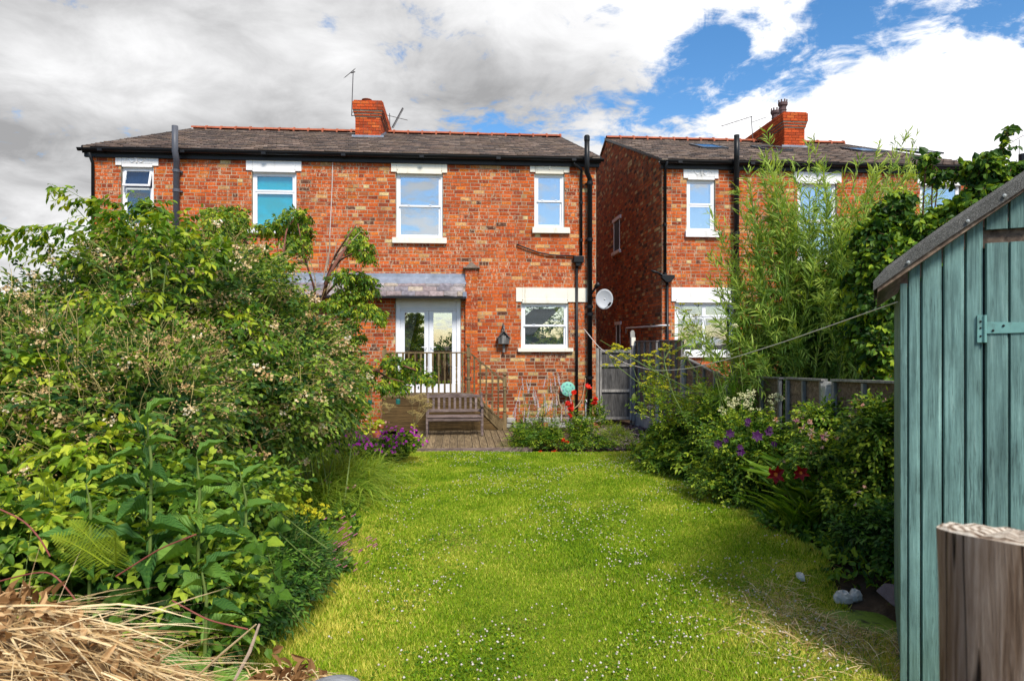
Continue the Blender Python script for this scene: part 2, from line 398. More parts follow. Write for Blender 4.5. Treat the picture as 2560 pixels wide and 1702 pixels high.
# leaves
M['L_rose'] = leaf_mat('leaf_rose', (.02, .065, .018), (.085, .185, .026), (.30, .42, .05))
M['L_lime'] = leaf_mat('leaf_lime', (.07, .16, .012), (.24, .38, .02), (.52, .58, .05), .38)
M['L_tree'] = leaf_mat('leaf_small_tree', (.03, .09, .008), (.13, .25, .013), (.42, .48, .03))
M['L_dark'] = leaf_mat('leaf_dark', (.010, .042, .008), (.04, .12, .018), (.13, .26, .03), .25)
M['L_willow'] = leaf_mat('leaf_willow', (.035, .10, .013), (.14, .26, .035), (.38, .49, .08))
M['L_hazel'] = leaf_mat('leaf_hazel', (.022, .07, .012), (.11, .22, .02), (.38, .50, .035), .36)
M['L_comfrey'] = leaf_mat('leaf_comfrey', (.025, .085, .022), (.075, .19, .035), (.20, .36, .06), .25, vein=True)
M['L_bramble'] = leaf_mat('leaf_bramble', (.03, .10, .014), (.12, .27, .022), (.38, .50, .04), .3, vein=True)
M['L_fern'] = leaf_mat('leaf_fern', (.12, .20, .01), (.26, .38, .02), (.42, .50, .04), .35)
M['L_grass'] = leaf_mat('blade', (.035, .10, .008), (.12, .25, .015), (.33, .43, .05), .35)
M['L_strap'] = leaf_mat('strap', (.03, .09, .01), (.10, .22, .018), (.26, .40, .04), .3)
M['L_border'] = leaf_mat('leaf_border', (.026, .08, .010), (.11, .225, .02), (.38, .48, .04), .34)
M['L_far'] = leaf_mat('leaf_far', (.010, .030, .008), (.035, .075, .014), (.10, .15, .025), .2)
M['L_rust'] = leaf_mat('leaf_rust', (.05, .018, .012), (.16, .055, .03), (.30, .14, .06), .2, tr=(1.3, 1, .8))
M['L_dead'] = leaf_mat('leaf_dead', (.12, .055, .02), (.34, .19, .08), (.62, .42, .22), .2, .8, .1, (1.2, 1, .7))
M['B_rose'] = ramp_mat('petal_faded', [(0, (.30, .14, .05)), (.3, (.56, .38, .17)), (.65, (.72, .55, .30)), (.86, (.86, .78, .62)), (1, (.92, .9, .9))], .8, .2)
M['B_yellow'] = ramp_mat('petal_yellow', [(0, (.36, .34, .01)), (1, (.72, .66, .04))], .8, .2)
M['B_straw'] = ramp_mat('petal_straw', [(0, (.28, .20, .06)), (1, (.62, .50, .20))], .8, .2)
M['B_cream'] = ramp_mat('petal_cream', [(0, (.45, .45, .18)), (1, (.80, .78, .50))], .8, .2)
M['B_magenta'] = ramp_mat('petal_magenta', [(0, (.30, .01, .28)), (1, (.66, .05, .60))], .6, .3)
M['B_pink'] = ramp_mat('petal_pink', [(0, (.45, .10, .22)), (1, (.75, .32, .45))], .6, .3)
M['B_lilac'] = ramp_mat('petal_lilac', [(0, (.55, .44, .46)), (1, (.82, .74, .78))], .7, .3)
M['B_purple'] = ramp_mat('petal_purple', [(0, (.022, .002, .028)), (1, (.065, .008, .085))], .5, .2)
M['B_mauve'] = ramp_mat('petal_mauve', [(0, (.16, .06, .38)), (1, (.34, .18, .62))], .6, .2)
M['B_red'] = ramp_mat('petal_red', [(0, (.55, .01, .008)), (1, (.85, .045, .02))], .5, .2)
M['B_crimson'] = ramp_mat('petal_crimson', [(0, (.13, .003, .005)), (.7, (.30, .006, .008)), (1, (.62, .16, .02))], .5, .2)
M['B_apricot'] = ramp_mat('petal_apricot', [(0, (.75, .36, .06)), (.5, (.8, .45, .40)), (1, (.85, .75, .60))], .6, .3)
M['B_white'] = ramp_mat('petal_white', [(0, (.40, .30, .24)), (.5, (.55, .48, .40)), (1, (.74, .70, .63))], .7, .2)
M['straw'] = ramp_mat('straw', [(0, (.26, .15, .06)), (.5, (.58, .40, .19)), (1, (.82, .66, .40))], .75, .12)

def glass_mat(name, fac, tint=(.9, .95, 1)):
    m, nt, out = new_mat(name)
    g = nn(nt, 'ShaderNodeBsdfGlossy', {'Color': (*tint, 1), 'Roughness': .012, 'Normal': bump(nt, noise(nt, pos(nt), 1.6, 2), .05, .02)})
    t = nn(nt, 'ShaderNodeBsdfTransparent', {'Color': (.85, .88, .88, 1)})
    fr = nn(nt, 'ShaderNodeLayerWeight', {'Blend': .3}).outputs['Fresnel']
    f = math_(nt, 'ADD', fac, math_(nt, 'MULTIPLY', fr, .3), clamp=True)
    mx = nn(nt, 'ShaderNodeMixShader', {0: f, 1: t.outputs[0], 2: g.outputs[0]}); nt.links.new(mx.outputs[0], out.inputs[0]); return m
M['glass'] = glass_mat('window_glass', .40)
M['glass_lo'] = glass_mat('window_glass_clear', .10)

def lawn_mat():
    m, nt, out = new_mat('lawn_turf'); p = pos(nt)
    c = ramp(nt, noise(nt, p, 45, 7, .7), [(.25, (.06, .10, .010)), (.5, (.19, .26, .016)), (.8, (.34, .37, .04))])
    d = nn(nt, 'ShaderNodeMapRange', {'Value': noise(nt, p, 1.1, 5, .6), 'From Min': .52, 'From Max': .68}).outputs[0]
    c = mixc(nt, math_(nt, 'MULTIPLY', d, .65), c, (.34, .27, .08))
    prin(nt, out, c, .9, .1, bump(nt, noise(nt, p, 70, 5, .7), 1, .02)); return m
M['lawn'] = lawn_mat()
M['soil'] = plain('soil', (.075, .05, .032), .95, .1, .5, 7, bmp=.9, bscale=30, stain=(.15, .11, .07))
def felt_mat():
    m, nt, out = new_mat('roof_felt'); p = pos(nt)
    n = noise(nt, p, 260, 3, .7)
    c = ramp(nt, n, [(.36, (.015, .015, .015)), (.5, (.08, .078, .072)), (.66, (.30, .30, .28))])
    c = mixc(nt, .35, c, ramp(nt, noise(nt, p, 5, 4), [(.3, (.06, .06, .055)), (.7, (.17, .165, .155))]))
    prin(nt, out, c, .9, .2, bump(nt, n, .5, .004)); return m
M['felt'] = felt_mat()
def post_side():
    m, nt, out = new_mat('post_bark'); p = objc(nt)
    a = noise(nt, scalev(nt, p, (1, 1, .05)), 95, 6, .7, .5); b = noise(nt, scalev(nt, p, (1, 1, .18)), 22, 5, .6)
    cr = nn(nt, 'ShaderNodeMapRange', {'Value': math_(nt, 'ABSOLUTE', math_(nt, 'SUBTRACT', noise(nt, scalev(nt, p, (1, 1, .05)), 18, 3, .5), .5)), 'From Min': .002, 'From Max': .011}).outputs[0]
    c = ramp(nt, math_(nt, 'ADD', math_(nt, 'MULTIPLY', a, .6), math_(nt, 'MULTIPLY', b, .4)), [(.34, (.045, .026, .016)), (.45, (.16, .105, .068)), (.55, (.29, .22, .165)), (.67, (.52, .46, .38))])
    c = mixc(nt, cr, (.015, .009, .006), c)
    prin(nt, out, c, .85, .2, bump(nt, math_(nt, 'ADD', a, cr), .7, .008)); return m
def post_top():
    m, nt, out = new_mat('post_end_grain'); p = objc(nt)
    sx = nn(nt, 'ShaderNodeSeparateXYZ', {0: p}); r = math_(nt, 'SQRT', math_(nt, 'ADD', math_(nt, 'POWER', math_(nt, 'ADD', sx.outputs[0], -.012), 2), math_(nt, 'POWER', sx.outputs[1], 2)))
    w = math_(nt, 'ADD', math_(nt, 'MULTIPLY', r, 620), math_(nt, 'MULTIPLY', noise(nt, p, 22, 3), 9))
    s = math_(nt, 'ADD', math_(nt, 'MULTIPLY', math_(nt, 'SINE', w), .22), noise(nt, p, 60, 6, .7))
    c = ramp(nt, s, [(.24, (.07, .04, .025)), (.40, (.30, .23, .17)), (.66, (.56, .50, .42))])
    prin(nt, out, c, .85, .2, bump(nt, s, .5, .003)); return m

# ------------------------------------------------------------------ the ground
def build_ground():
    xs = np.concatenate([np.linspace(-400, -12, 8), np.linspace(-9, 9, 61), np.linspace(12, 400, 8)])
    ys = np.concatenate([np.linspace(-300, -6, 6), np.linspace(-3, 20, 93), np.linspace(24, 700, 8)])
    X, Y = np.meshgrid(xs, ys); Z = gz(X, Y)-.03
    n = len(xs); V = np.stack([X, Y, Z], -1).reshape(-1, 3)
    i = np.arange(len(ys)-1)[:, None]*n+np.arange(n-1)[None]; i = i.ravel()
    T = np.concatenate([np.stack([i, i+1, i+n], 1), np.stack([i+1, i+n+1, i+n], 1)])
    o = Acc().add(V, T).build('ground', M['soil'], smooth=True); tag(o, kind='structure')
build_ground()
EDGE_R = [(1585, 1132), (1640, 1165), (1760, 1215), (1850, 1262), (1930, 1330), (2060, 1400), (2160, 1470), (2243, 1600), (2275, 1720)]
EDGE_L = [(1030, 1133), (1000, 1150), (915, 1190), (890, 1260), (870, 1330), (845, 1430), (770, 1500), (640, 1590), (520, 1720)]
er = [G(u, v) for u, v in EDGE_R]; el = [G(u, v) for u, v in EDGE_L]
er_y = np.array([p[1] for p in er])[::-1]; er_x = np.array([p[0] for p in er])[::-1]
el_y = np.array([p[1] for p in el])[::-1]; el_x = np.array([p[0] for p in el])[::-1]
def lawn_x(y):
    return np.interp(y, el_y, el_x)+.05*np.sin(y*5.1), np.interp(y, er_y, er_x)+.05*np.sin(y*4.3+1)
LAWN_Y = (1.6, 12.33)
def build_lawn():
    ys = np.linspace(*LAWN_Y, 150); a = np.linspace(0, 1, 60)
    x0, x1 = lawn_x(ys)
    X = x0[:, None]+(x1-x0)[:, None]*a[None]; Y = np.repeat(ys[:, None], 60, 1)
    V = np.stack([X, Y, gz(X, Y)+.006], -1).reshape(-1, 3); n = 60
    i = (np.arange(149)[:, None]*n+np.arange(n-1)[None]).ravel()
    T = np.concatenate([np.stack([i, i+1, i+n], 1), np.stack([i+1, i+n+1, i+n], 1)])
    o = Acc().add(V, T).build('lawn', M['lawn'], smooth=True); tag(o, kind='structure')
    # grass blades
    N = 330000
    y = LAWN_Y[0]+1.5+(LAWN_Y[1]-LAWN_Y[0]-1.5)*R.random(N)**1.25
    x0, x1 = lawn_x(y); x = x0+(x1-x0)*R.random(N)
    # a few long tufts along the edges
    z = gz(x, y)
    dry = .5+.5*np.sin(x*2.3+1.7*np.sin(y*1.1))*np.sin(y*1.9+x*.7)
    edge = np.minimum(x-x0, x1-x)
    h = (.014+.020*R.random(N))*(1+.8*np.exp(-edge*8))*(1+.2*np.sin(x*3+y))
    an = R.random(N)*2*pi; wd = (.0018+.00065*y)*(.7+.6*R.random(N))
    lean = .55*h; la = R.random(N)*2*pi
    P = np.stack([x, y, z], -1)
    s = np.stack([np.cos(an), np.sin(an), 0*an], -1)*wd[:, None]
    tip = P+np.stack([np.cos(la)*lean, np.sin(la)*lean, h], -1)
    V = np.stack([P-s, P+s, tip], 1).reshape(-1, 3); T = np.arange(3*N).reshape(-1, 3)
    pat = np.sin(x*4.1+2*np.sin(y*2.3))*np.sin(y*3.3+1.4*np.sin(x*2.9)); t = np.clip(.40+.20*R.standard_normal(N)+.20*(dry-.5)+.30*np.clip(pat-.35, 0, 1)+.35*np.exp(-edge*2.2)*(R.random(N) < .6)+.75*np.exp(-((x-1.95)/.55)**2-((y-4.3)/.8)**2)*(R.random(N) < .8)+.3*np.exp(-((x+1.0)/.5)**2-((y-4.2)/.8)**2)*(R.random(N) < .5), 0, 1)
    o = Acc().add(V, T, np.repeat(t, 3)).build('grass', M['L_lawn']); tag(o, 'short mown yellow green grass of the lawn', 'grass', kind='stuff')
    n = 26000
    yy = 3.2+8.5*R.random(n)**1.3; x0, x1 = lawn_x(yy); xx = x0+(x1-x0)*R.random(n); k_ = (np.sin(xx*3.1+yy*.8)+np.sin(yy*2.2-xx*1.7)+.8*np.sin(xx*6.3-yy*4.1)+1.0*R.random(n)) > .9; xx, yy = xx[k_], yy[k_]; n = len(xx)
    P = np.stack([xx, yy, gz(xx, yy)+.018+.014*R.random(n)], -1); r_ = .007+.0006*yy; q_ = R.random(n)*6.28; tl = .25*R.standard_normal((n, 2))
    A_ = np.stack([np.cos(q_), np.sin(q_), tl[:, 0]], -1)*r_[:, None]; B_ = np.stack([-np.sin(q_), np.cos(q_), tl[:, 1]], -1)*r_[:, None]
    V = np.stack([P-A_, P-B_, P+A_, P+B_], 1).reshape(-1, 3); T = (np.array([(0, 1, 2), (0, 2, 3)])[None]+4*np.arange(n)[:, None, None]).reshape(-1, 3)
    o = Acc().add(V, T, np.repeat(np.clip(.2+.2*R.standard_normal(n), 0, 1), 4)).build('clover_leaves', M['L_lawn']); tag(o, 'darker green clover leaves in patches of the lawn', 'clover', kind='stuff')
    # clover heads
    n = 3000
    y = 3.3+(12.1-3.3)*R.random(n)**1.25; x0, x1 = lawn_x(y); x = x0+.25+(x1-x0-.35)*R.beta(1.3, 1.1, n)
    keep = (np.sin(x*3.1+y*.8)+np.sin(y*2.2-x*1.7)+.8*np.sin(x*6.3-y*4.1)+1.2*R.random(n)) > .45
    x, y = x[keep], y[keep]; n = len(x); r = .0065+.0035*R.random(n)
    octv = np.array([(1, 0, 0), (-1, 0, 0), (0, 1, 0), (0, -1, 0), (0, 0, .9), (0, 0, -.7)], float)
    octt = np.array([(0, 2, 4), (2, 1, 4), (1, 3, 4), (3, 0, 4), (2, 0, 5), (1, 2, 5), (3, 1, 5), (0, 3, 5)])
    P = np.stack([x, y, gz(x, y)+.035+.02*R.random(n)], -1)
    V = (P[:, None]+octv[None]*r[:, None, None]).reshape(-1, 3); T = (octt[None]+6*np.arange(n)[:, None, None]).reshape(-1, 3)
    o = Acc().add(V, T, np.repeat(.3+.7*R.random(n), 6)).build('clover_flowers', M['B_white'], smooth=True); tag(o, 'small white clover heads sprinkled over the lawn', 'clover', kind='stuff')
M['L_lawn'] = leaf_mat('lawn_blade', (.065, .155, .008), (.25, .40, .012), (.66, .60, .12), .3, .6, .15)
build_lawn()

# ------------------------------------------------------------------ brick walls
PAL = [((.47, .085, .024), 6), ((.54, .105, .028), 6), ((.40, .065, .022), 4), ((.58, .145, .03), 1.8), ((.46, .115, .05), 2), ((.28, .05, .025), 1.6), ((.13, .045, .035), .4), ((.64, .46, .29), .4), ((.56, .28, .14), 1.1)]
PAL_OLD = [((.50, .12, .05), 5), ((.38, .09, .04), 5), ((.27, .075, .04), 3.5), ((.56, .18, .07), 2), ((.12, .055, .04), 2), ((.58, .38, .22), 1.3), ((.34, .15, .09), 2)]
PAL_CH = [((.52, .085, .03), 5), ((.46, .07, .025), 5), ((.38, .06, .025), 3), ((.56, .12, .04), 2)]
PAL_MIX = [((.40, .085, .028), 4), ((.52, .13, .04), 4), ((.24, .05, .02), 3), ((.12, .045, .035), 1.4), ((.56, .36, .20), 2.6), ((.30, .06, .025), 3)]
CH, BL = .085, .24
def pick(pal):
    w = np.array([p[1] for p in pal]); c = np.array(pal[R.choice(len(pal), p=w/w.sum())][0])
    return c*np.array([1.0, 1.06, .80])*(.82+.36*R.random())
def brick_wall(parent, name, frame, s0, s1, z0, z1, openings=(), pal=PAL, mat='brick', mortar='mortar', pieces=None, thick=.11, top=None, proud=.0055, palf=None, back=0.0):
    """frame(s, z, d) -> local point; d is how far it stands out of the wall plane. top(s) limits the height (gables)."""
    # mortar body, split round the openings
    ss = sorted({s0, s1}|{min(max(o[i], s0), s1) for o in openings for i in (0, 2)})
    zs = sorted({z0, z1}|{min(max(o[i], z0), z1) for o in openings for i in (1, 3)})
    a = Acc()
    def hex_(c8): a.add(c8, [(0, 2, 1), (1, 2, 3), (4, 5, 6), (5, 7, 6), (0, 1, 4), (1, 5, 4), (2, 6, 3), (3, 6, 7), (0, 4, 2), (2, 4, 6), (1, 3, 5), (3, 7, 5)])
    if top is None:
        for i in range(len(ss)-1):
            run = None
            for j in range(len(zs)-1):
                cs, cz = (ss[i]+ss[i+1])/2, (zs[j]+zs[j+1])/2
                inside = any(o[0] < cs < o[2] and o[1] < cz < o[3] for o in openings)
                if not inside:
                    run = (run[0] if run else zs[j], zs[j+1])
                if (inside or j == len(zs)-2) and run:
                    hex_([frame(s, z, d) for z in run for d in (0, -thick) for s in (ss[i], ss[i+1])]); run = None
    else:
        g = np.linspace(s0, s1, 41)
        for i in range(40):
            hex_([frame(s, z if z == z0 else top(s), d) for z in (z0, z1) for d in (0, -thick) for s in (g[i], g[i+1])])
    wall = a.build(name, M[mortar], parent)
    rest = Acc(); picked = []
    k = 0; z = z0
    while z < (z1 if top is None else max(top(s) for s in np.linspace(s0, s1, 30)))-.02:
        hdr = (k % 4 == 3)
        step = BL/2 if hdr else BL
        off = 0 if hdr else (k % 2)*BL/2
        zt = z+CH; s = s0-off
        while s < s1-.02:
            L = step*(.94+.12*R.random())
            if hdr and R.random() < .25: L = BL*(.95+.1*R.random())
            if not hdr and R.random() < .10: L = BL/2
            segs = [(max(s, s0), min(s+L, s1))]
            for o in openings:
                if o[1] < zt-.02 and o[3] > z+.02:
                    ns = []
                    for p, q in segs:
                        if q <= o[0] or p >= o[2]: ns.append((p, q))
                        else:
                            if p < o[0]: ns.append((p, o[0]))
                            if q > o[2]: ns.append((o[2], q))
                    segs = ns
            for p, q in segs:
                if q-p < .035: continue
                if top is not None and zt > min(top(p), top(q)): continue
                j = .0065+.0025*R.random(); e = proud*(.35+1.1*R.random())
                pl = palf(.5*(p+q), z) if palf else pal
                a0, a1, b0, b1 = p+j, q-j, z+j+.002*R.random(), zt-j
                if pieces and abs(q-p-L) < .001 and L > .215 and pieces[0] < p and q < pieces[2] and pieces[1] < z and zt < pieces[3] and len(picked) < 300 and max(pl, key=lambda t: t[1])[0] != 0:
                    picked.append((.5*(a0+a1), .5*(b0+b1), e, (a1-a0)/(BL-.012))); continue
                c = pick(pl)
                if R.random() < .12: c = np.concatenate([np.tile(c, (4, 1)), np.tile(c, (4, 1))])*(.7+.6*R.random((8, 1)))
                P = [frame(u_, v_, d_) for v_ in (b0, b1) for d_ in (-.012, e) for u_ in (a0, a1)]
                rest.add(P, [(2, 3, 6), (3, 7, 6), (0, 1, 2), (1, 3, 2), (4, 6, 5), (5, 6, 7), (0, 2, 4), (2, 6, 4), (1, 5, 3), (3, 5, 7)], c)
            s += L
        z = zt; k += 1
    if rest.n: tag(rest.build('brickwork', M[mat], wall), kind='stuff')
    if picked:
        vs_ = []
        for i in range(14):
            c = pick(pal); b = Acc()
            h0, h1 = BL/2-.006, CH/2-.006
            P = [frame(u_, v_, d_)-np.array(frame(0, 0, 0)) for v_ in (-h1, h1) for d_ in (-.02, 0) for u_ in (-h0, h0)]
            b.add(P, [(2, 3, 6), (3, 7, 6), (0, 1, 2), (1, 3, 2), (4, 6, 5), (5, 6, 7), (0, 2, 4), (2, 6, 4), (1, 5, 3), (3, 5, 7), (0, 4, 1), (1, 4, 5)], c)
            o = b.build('brick', M[mat], wall); vs_.append(o)
        for i, (s, z_, e, sc_) in enumerate(picked):
            o = vs_[i] if i < len(vs_) else link('brick', vs_[R.integers(len(vs_))].data, wall)
            o.location = tuple(frame(s, z_, e)); o.scale = (sc_, 1, 1)
    return wall

HF = dict(loc=(XR, ZR, 0), rz=TH)
def front(s, z, d): return np.array((s, -d, z))

EAVE = fp(1490, 404)[1]          # top of the brickwork
RIDGE_T, PITCH = 6.2, .372
BASE = DECK-.15
xL = fp(228)[0]
def rect(u0, v0, u1, v1, yo=0.0):    # u,v box -> local x0,z0,x1,z1
    a, zt = fp(u0, v0, yo)[0], fp((u0+u1)/2, v0, yo)[1]
    return a, fp((u0+u1)/2, v1, yo)[1], fp(u1, v0, yo)[0], zt

lh = empty('house', **HF, label='left red brick semi-detached house pair with cyan blind and white French doors', cat='house')
rh = empty('house', **HF, label='right red brick house with dark side wall and skylights behind the tall willow', cat='house')

def bars(a, x0, x1, z0, z1, w, y0, y1, wb=None, wt=None):
    wb = wb or w; wt = wt or w
    a.box(x0, x0+w, y0, y1, z0, z1); a.box(x1-w, x1, y0, y1, z0, z1)
    a.box(x0+w, x1-w, y0, y1, z0, z0+wb); a.box(x0+w, x1-w, y0, y1, z1-wt, z1)
def scroll(a, x0, x1, z0, z1, y):    # the little carved wave of the narrow lintels
    for sg in (-1, 1):
        cx = (x0+x1)/2; w = (x1-x0)/2
        t = np.linspace(0, 1, 22)
        px = cx+sg*(w*.12+t*w*.62); pz = z0+(z1-z0)*(.55-.25*np.sin(t*2*pi*.95+.2))*(1)-(z1-z0)*.10*t
        a.tube(np.stack([px, np.full(22, y), pz], 1), .014, 6)
    a.tube([((x0+x1)/2, y, z0+(z1-z0)*.2), ((x0+x1)/2, y, z0+(z1-z0)*.78)], [.02, .035], 6)
    a.tube([((x0+x1)/2-.06, y, z0+(z1-z0)*.8), ((x0+x1)/2+.06, y, z0+(z1-z0)*.8)], .014, 6)

def window(root, fr, lintel=None, sill=None, split=.5, inner='int_blue', ornate=False, stone='stone', glass='glass', open_top=False, sash=True, label=None, cols=1, blind=None):
    x0, z0, x1, z1 = fr
    w = empty('window', (0, 0, 0), parent=root)
    if label: w['label'] = label
    yf = .055
    a = Acc(); bars(a, x0+.003, x1-.003, z0, z1, .055, yf, yf+.07)
    a.build('frame', M['upvc'], w, bevel=.006)
    zi0, zi1 = z0+.05, z1-.05; xi0, xi1 = x0+.056, x1-.056
    zm = zi0+(zi1-zi0)*split
    def leaf(za, zb, y, name='sash', xa=xi0, xb=xi1, tilt=0, g=glass):
        s = Acc(); bars(s, 0, xb-xa, -(zb-za), 0, .045, 0, .035)
        o = s.build(name, M['upvc'], w, bevel=.005); o.location = (xa, y, zb); o.rotation_euler = (tilt, 0, 0)
        p = Acc(); p.box(.045, xb-xa-.045, .014, .020, -(zb-za)+.045, -.045); p.build('pane', M[g], o)
    n = cols
    for c in range(n):
        xa = xi0+(xi1-xi0)*c/n; xb = xi0+(xi1-xi0)*(c+1)/n
        leaf(zi0, zm+.02, yf+.035 if sash else yf+.012, xa=xa, xb=xb)
        leaf(zm-.02 if sash else zm+.022, zi1, yf+.002 if not open_top else yf-.004, xa=xa, xb=xb, tilt=(-radians(17) if open_top else 0))
    if sash:
        h = Acc()
        for f in (.27, .73): h.box(x0+(x1-x0)*f-.03, x0+(x1-x0)*f+.03, yf-.012, yf+.02, zm+.021, zm+.035)
        h.build('sash_catch', M['upvc'], w)
    b = Acc(); b.box(x0+.02, x1-.02, yf+.075, yf+.085, z0+.02, z1-.02); b.build('blind' if blind is None else blind, M[inner], w)  # sheet behind the panes; its dark version paints an unlit room, not a blind
    if lintel:
        lx0, lz0, lx1, lz1 = lintel
        a = Acc(); a.box(lx0, x0+.02, -.035, .1, lz0, lz1); a.box(x1-.02, lx1, -.035, .1, lz0, lz1)
        a.box(x0+.022, x1-.022, -.035, .1, lz0+.05, lz1)
        if ornate: scroll(a, x0, x1, lz0+.02, lz1, -.038); a.box(x0+.024, x1-.024, -.03, .1, lz0-.03, lz0+.048)
        else:
            a.prism([(x0+.023, lz0-.03), (x1-.023, lz0-.03), (x1-.023, lz0+.02), (x1-.06, lz0+.065), (x0+.06, lz0+.065), (x0+.023, lz0+.02)], -.045, .1)
        a.build('lintel', M[stone], w, bevel=.008)
    if sill:
        sx0, sz0, sx1, sz1 = sill
        a = Acc(); a.box(sx0, sx1, -.09, .09, sz0, sz1); a.build('sill', M[stone], w, bevel=.012)
    return w

W1 = rect(303, 417, 384, 574); W2 = rect(630, 430, 741, 584); W3 = rect(990, 433, 1107, 596); W4 = rect(1336, 434, 1411, 571)
W5 = rect(1303, 757, 1421, 871); DR = rect(989, 745, 1152, 986); W10 = rect(560, 752, 700, 880); W11 = rect(232, 730, 330, 870)
def op(w, sill_h=0.0, top=0.0): return (w[0], w[1]-sill_h, w[2], w[3]+top)
opens = [op(w) for w in (W1, W2, W3, W4, W5, DR, W10, W11)]
lint = {1: rect(290, 392, 397, 415), 2: rect(616, 401, 754, 428), 3: rect(978, 405, 1118, 432), 4: rect(1325, 406, 1423, 432), 5: rect(1290, 720, 1472, 755)}
sil = {1: rect(296, 560, 392, 575), 2: rect(620, 571, 752, 585), 3: rect(981, 595, 1117, 609), 4: rect(1330, 570, 1424, 584), 5: rect(1294, 870, 1432, 879)}
def palf(s, z):
    u5 = fp(1170)[0]
    if s > u5 and z < 1.6+.25*sin(s*5): return PAL_MIX
    return PAL
x12 = fp(1195)[0]
brick_wall(lh, 'wall', front, xL, 0, BASE, EAVE+.1, opens, pieces=(x12, 1.75, -.25, 4.6), palf=palf)
# the quoin of the receding right side and the left side, and backs, so that the house is a solid
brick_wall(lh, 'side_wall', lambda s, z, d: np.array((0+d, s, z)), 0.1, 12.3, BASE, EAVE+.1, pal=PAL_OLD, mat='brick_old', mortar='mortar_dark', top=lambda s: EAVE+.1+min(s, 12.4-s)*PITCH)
a = Acc(); a.box(xL-.0, xL+.11, .12, 12.3, BASE, EAVE+.1); a.box(xL, 0, 12.3, 12.4, BASE, EAVE+.1)
a.prism([(.12, EAVE+.1), (12.3, EAVE+.1), (6.2, EAVE+.1+6.1*PITCH)], xL, xL+.1, axis='x'); a.build('back_wall', M['mortar'], lh)

wdefs = [(W1, 1, dict(split=.67, inner='int_navy', ornate=True, stone='stone_w', open_top=True, sash=False, glass='glass_lo')),
         (W2, 2, dict(split=.68, inner='cyan', stone='stone_w', sash=False, glass='glass_lo')),
         (W3, 3, dict(inner='int_blue')), (W4, 4, dict(inner='int_blue', ornate=True)), (W5, 5, dict(inner='int_grey'))]
wl = ['window with its top light tilted open', 'window with a bright cyan blind', 'tall sash window reflecting clouds', 'narrow sash window under a carved lintel', 'ground floor sash window beside the downpipe']
for (wr, i, kw), lb in zip(wdefs, wl): window(lh, wr, lint[i], sil[i], label=lb, **kw)
window(lh, W10, None, None, inner='curtain', glass='glass_lo', sash=False); window(lh, W11, None, None, inner='curtain', glass='glass_lo', sash=False)

# French doors
def french():
    x0, z0, x1, z1 = DR
    d = empty('french_door', (0, 0, 0), parent=lh)
    zt = fp(1070, 776)[1]
    a = Acc(); bars(a, x0+.003, x1-.003, z0, z1, .10, .03, .12, .04, .06)
    a.box(x0+.103, x1-.103, .05, .11, zt+.05, z1-.062); a.box(x0+.103, x1-.103, .035, .12, zt, zt+.045)
    a.box(x0+.14, x1-.14, .043, .06, zt+.08, z1-.10)
    a.build('frame', M['upvc'], d, bevel=.006)
    xm = (x0+x1)/2+.01
    for j, (p, q) in enumerate(((x0+.104, xm-.004), (xm+.004, x1-.104))):
        s = Acc(); bars(s, p, q, z0+.045, zt-.004, .105, .06, .10, .2, .05)
        lf = s.build('door_leaf', M['upvc'], d, bevel=.006)
        s = Acc(); s.box(p+.105, q-.105, .078, .084, z0+.245, zt-.054); s.build('pane', M['glass_d'], lf)
        hx = q-.05 if j == 0 else p+.05
        s = Acc(); s.box(hx-.016, hx+.016, .045, .06, z0+1.0, z0+1.2); s.tube([(hx, .045, z0+1.12), (hx, .0, z0+1.12), (hx-(.11 if j == 0 else -.11), -.005, z0+1.12)], .01, 6)
        s.build('handle', M['upvc'], lf)
    s = Acc(); s.box(x0+.05, x1-.05, .9, .92, z0, z1-.05); s.build('room', M['interior'], d)
    # curtain drawn to the left
    s = Acc(); t = np.linspace(0, 1, 24)
    V = []; T = []
    for zi, zz in enumerate(np.linspace(z0+.95, zt-.06, 10)):
        wdt = .10+.24*((zz-z0-.95)/(zt-z0-.95))**1.2
        for k in t: V.append((x0+.2+wdt*k, .2+.02*sin(k*26), zz))
    for i in range(9):
        for j in range(23): b = i*24+j; T += [(b, b+1, b+24), (b+1, b+25, b+24)]
    s.add(V, T).build('curtain', M['curtain'], d, smooth=True)
M['glass_d'] = glass_mat('door_glass', .42)
french()
M['glass_m'] = glass_mat('garden_window_glass', .26)

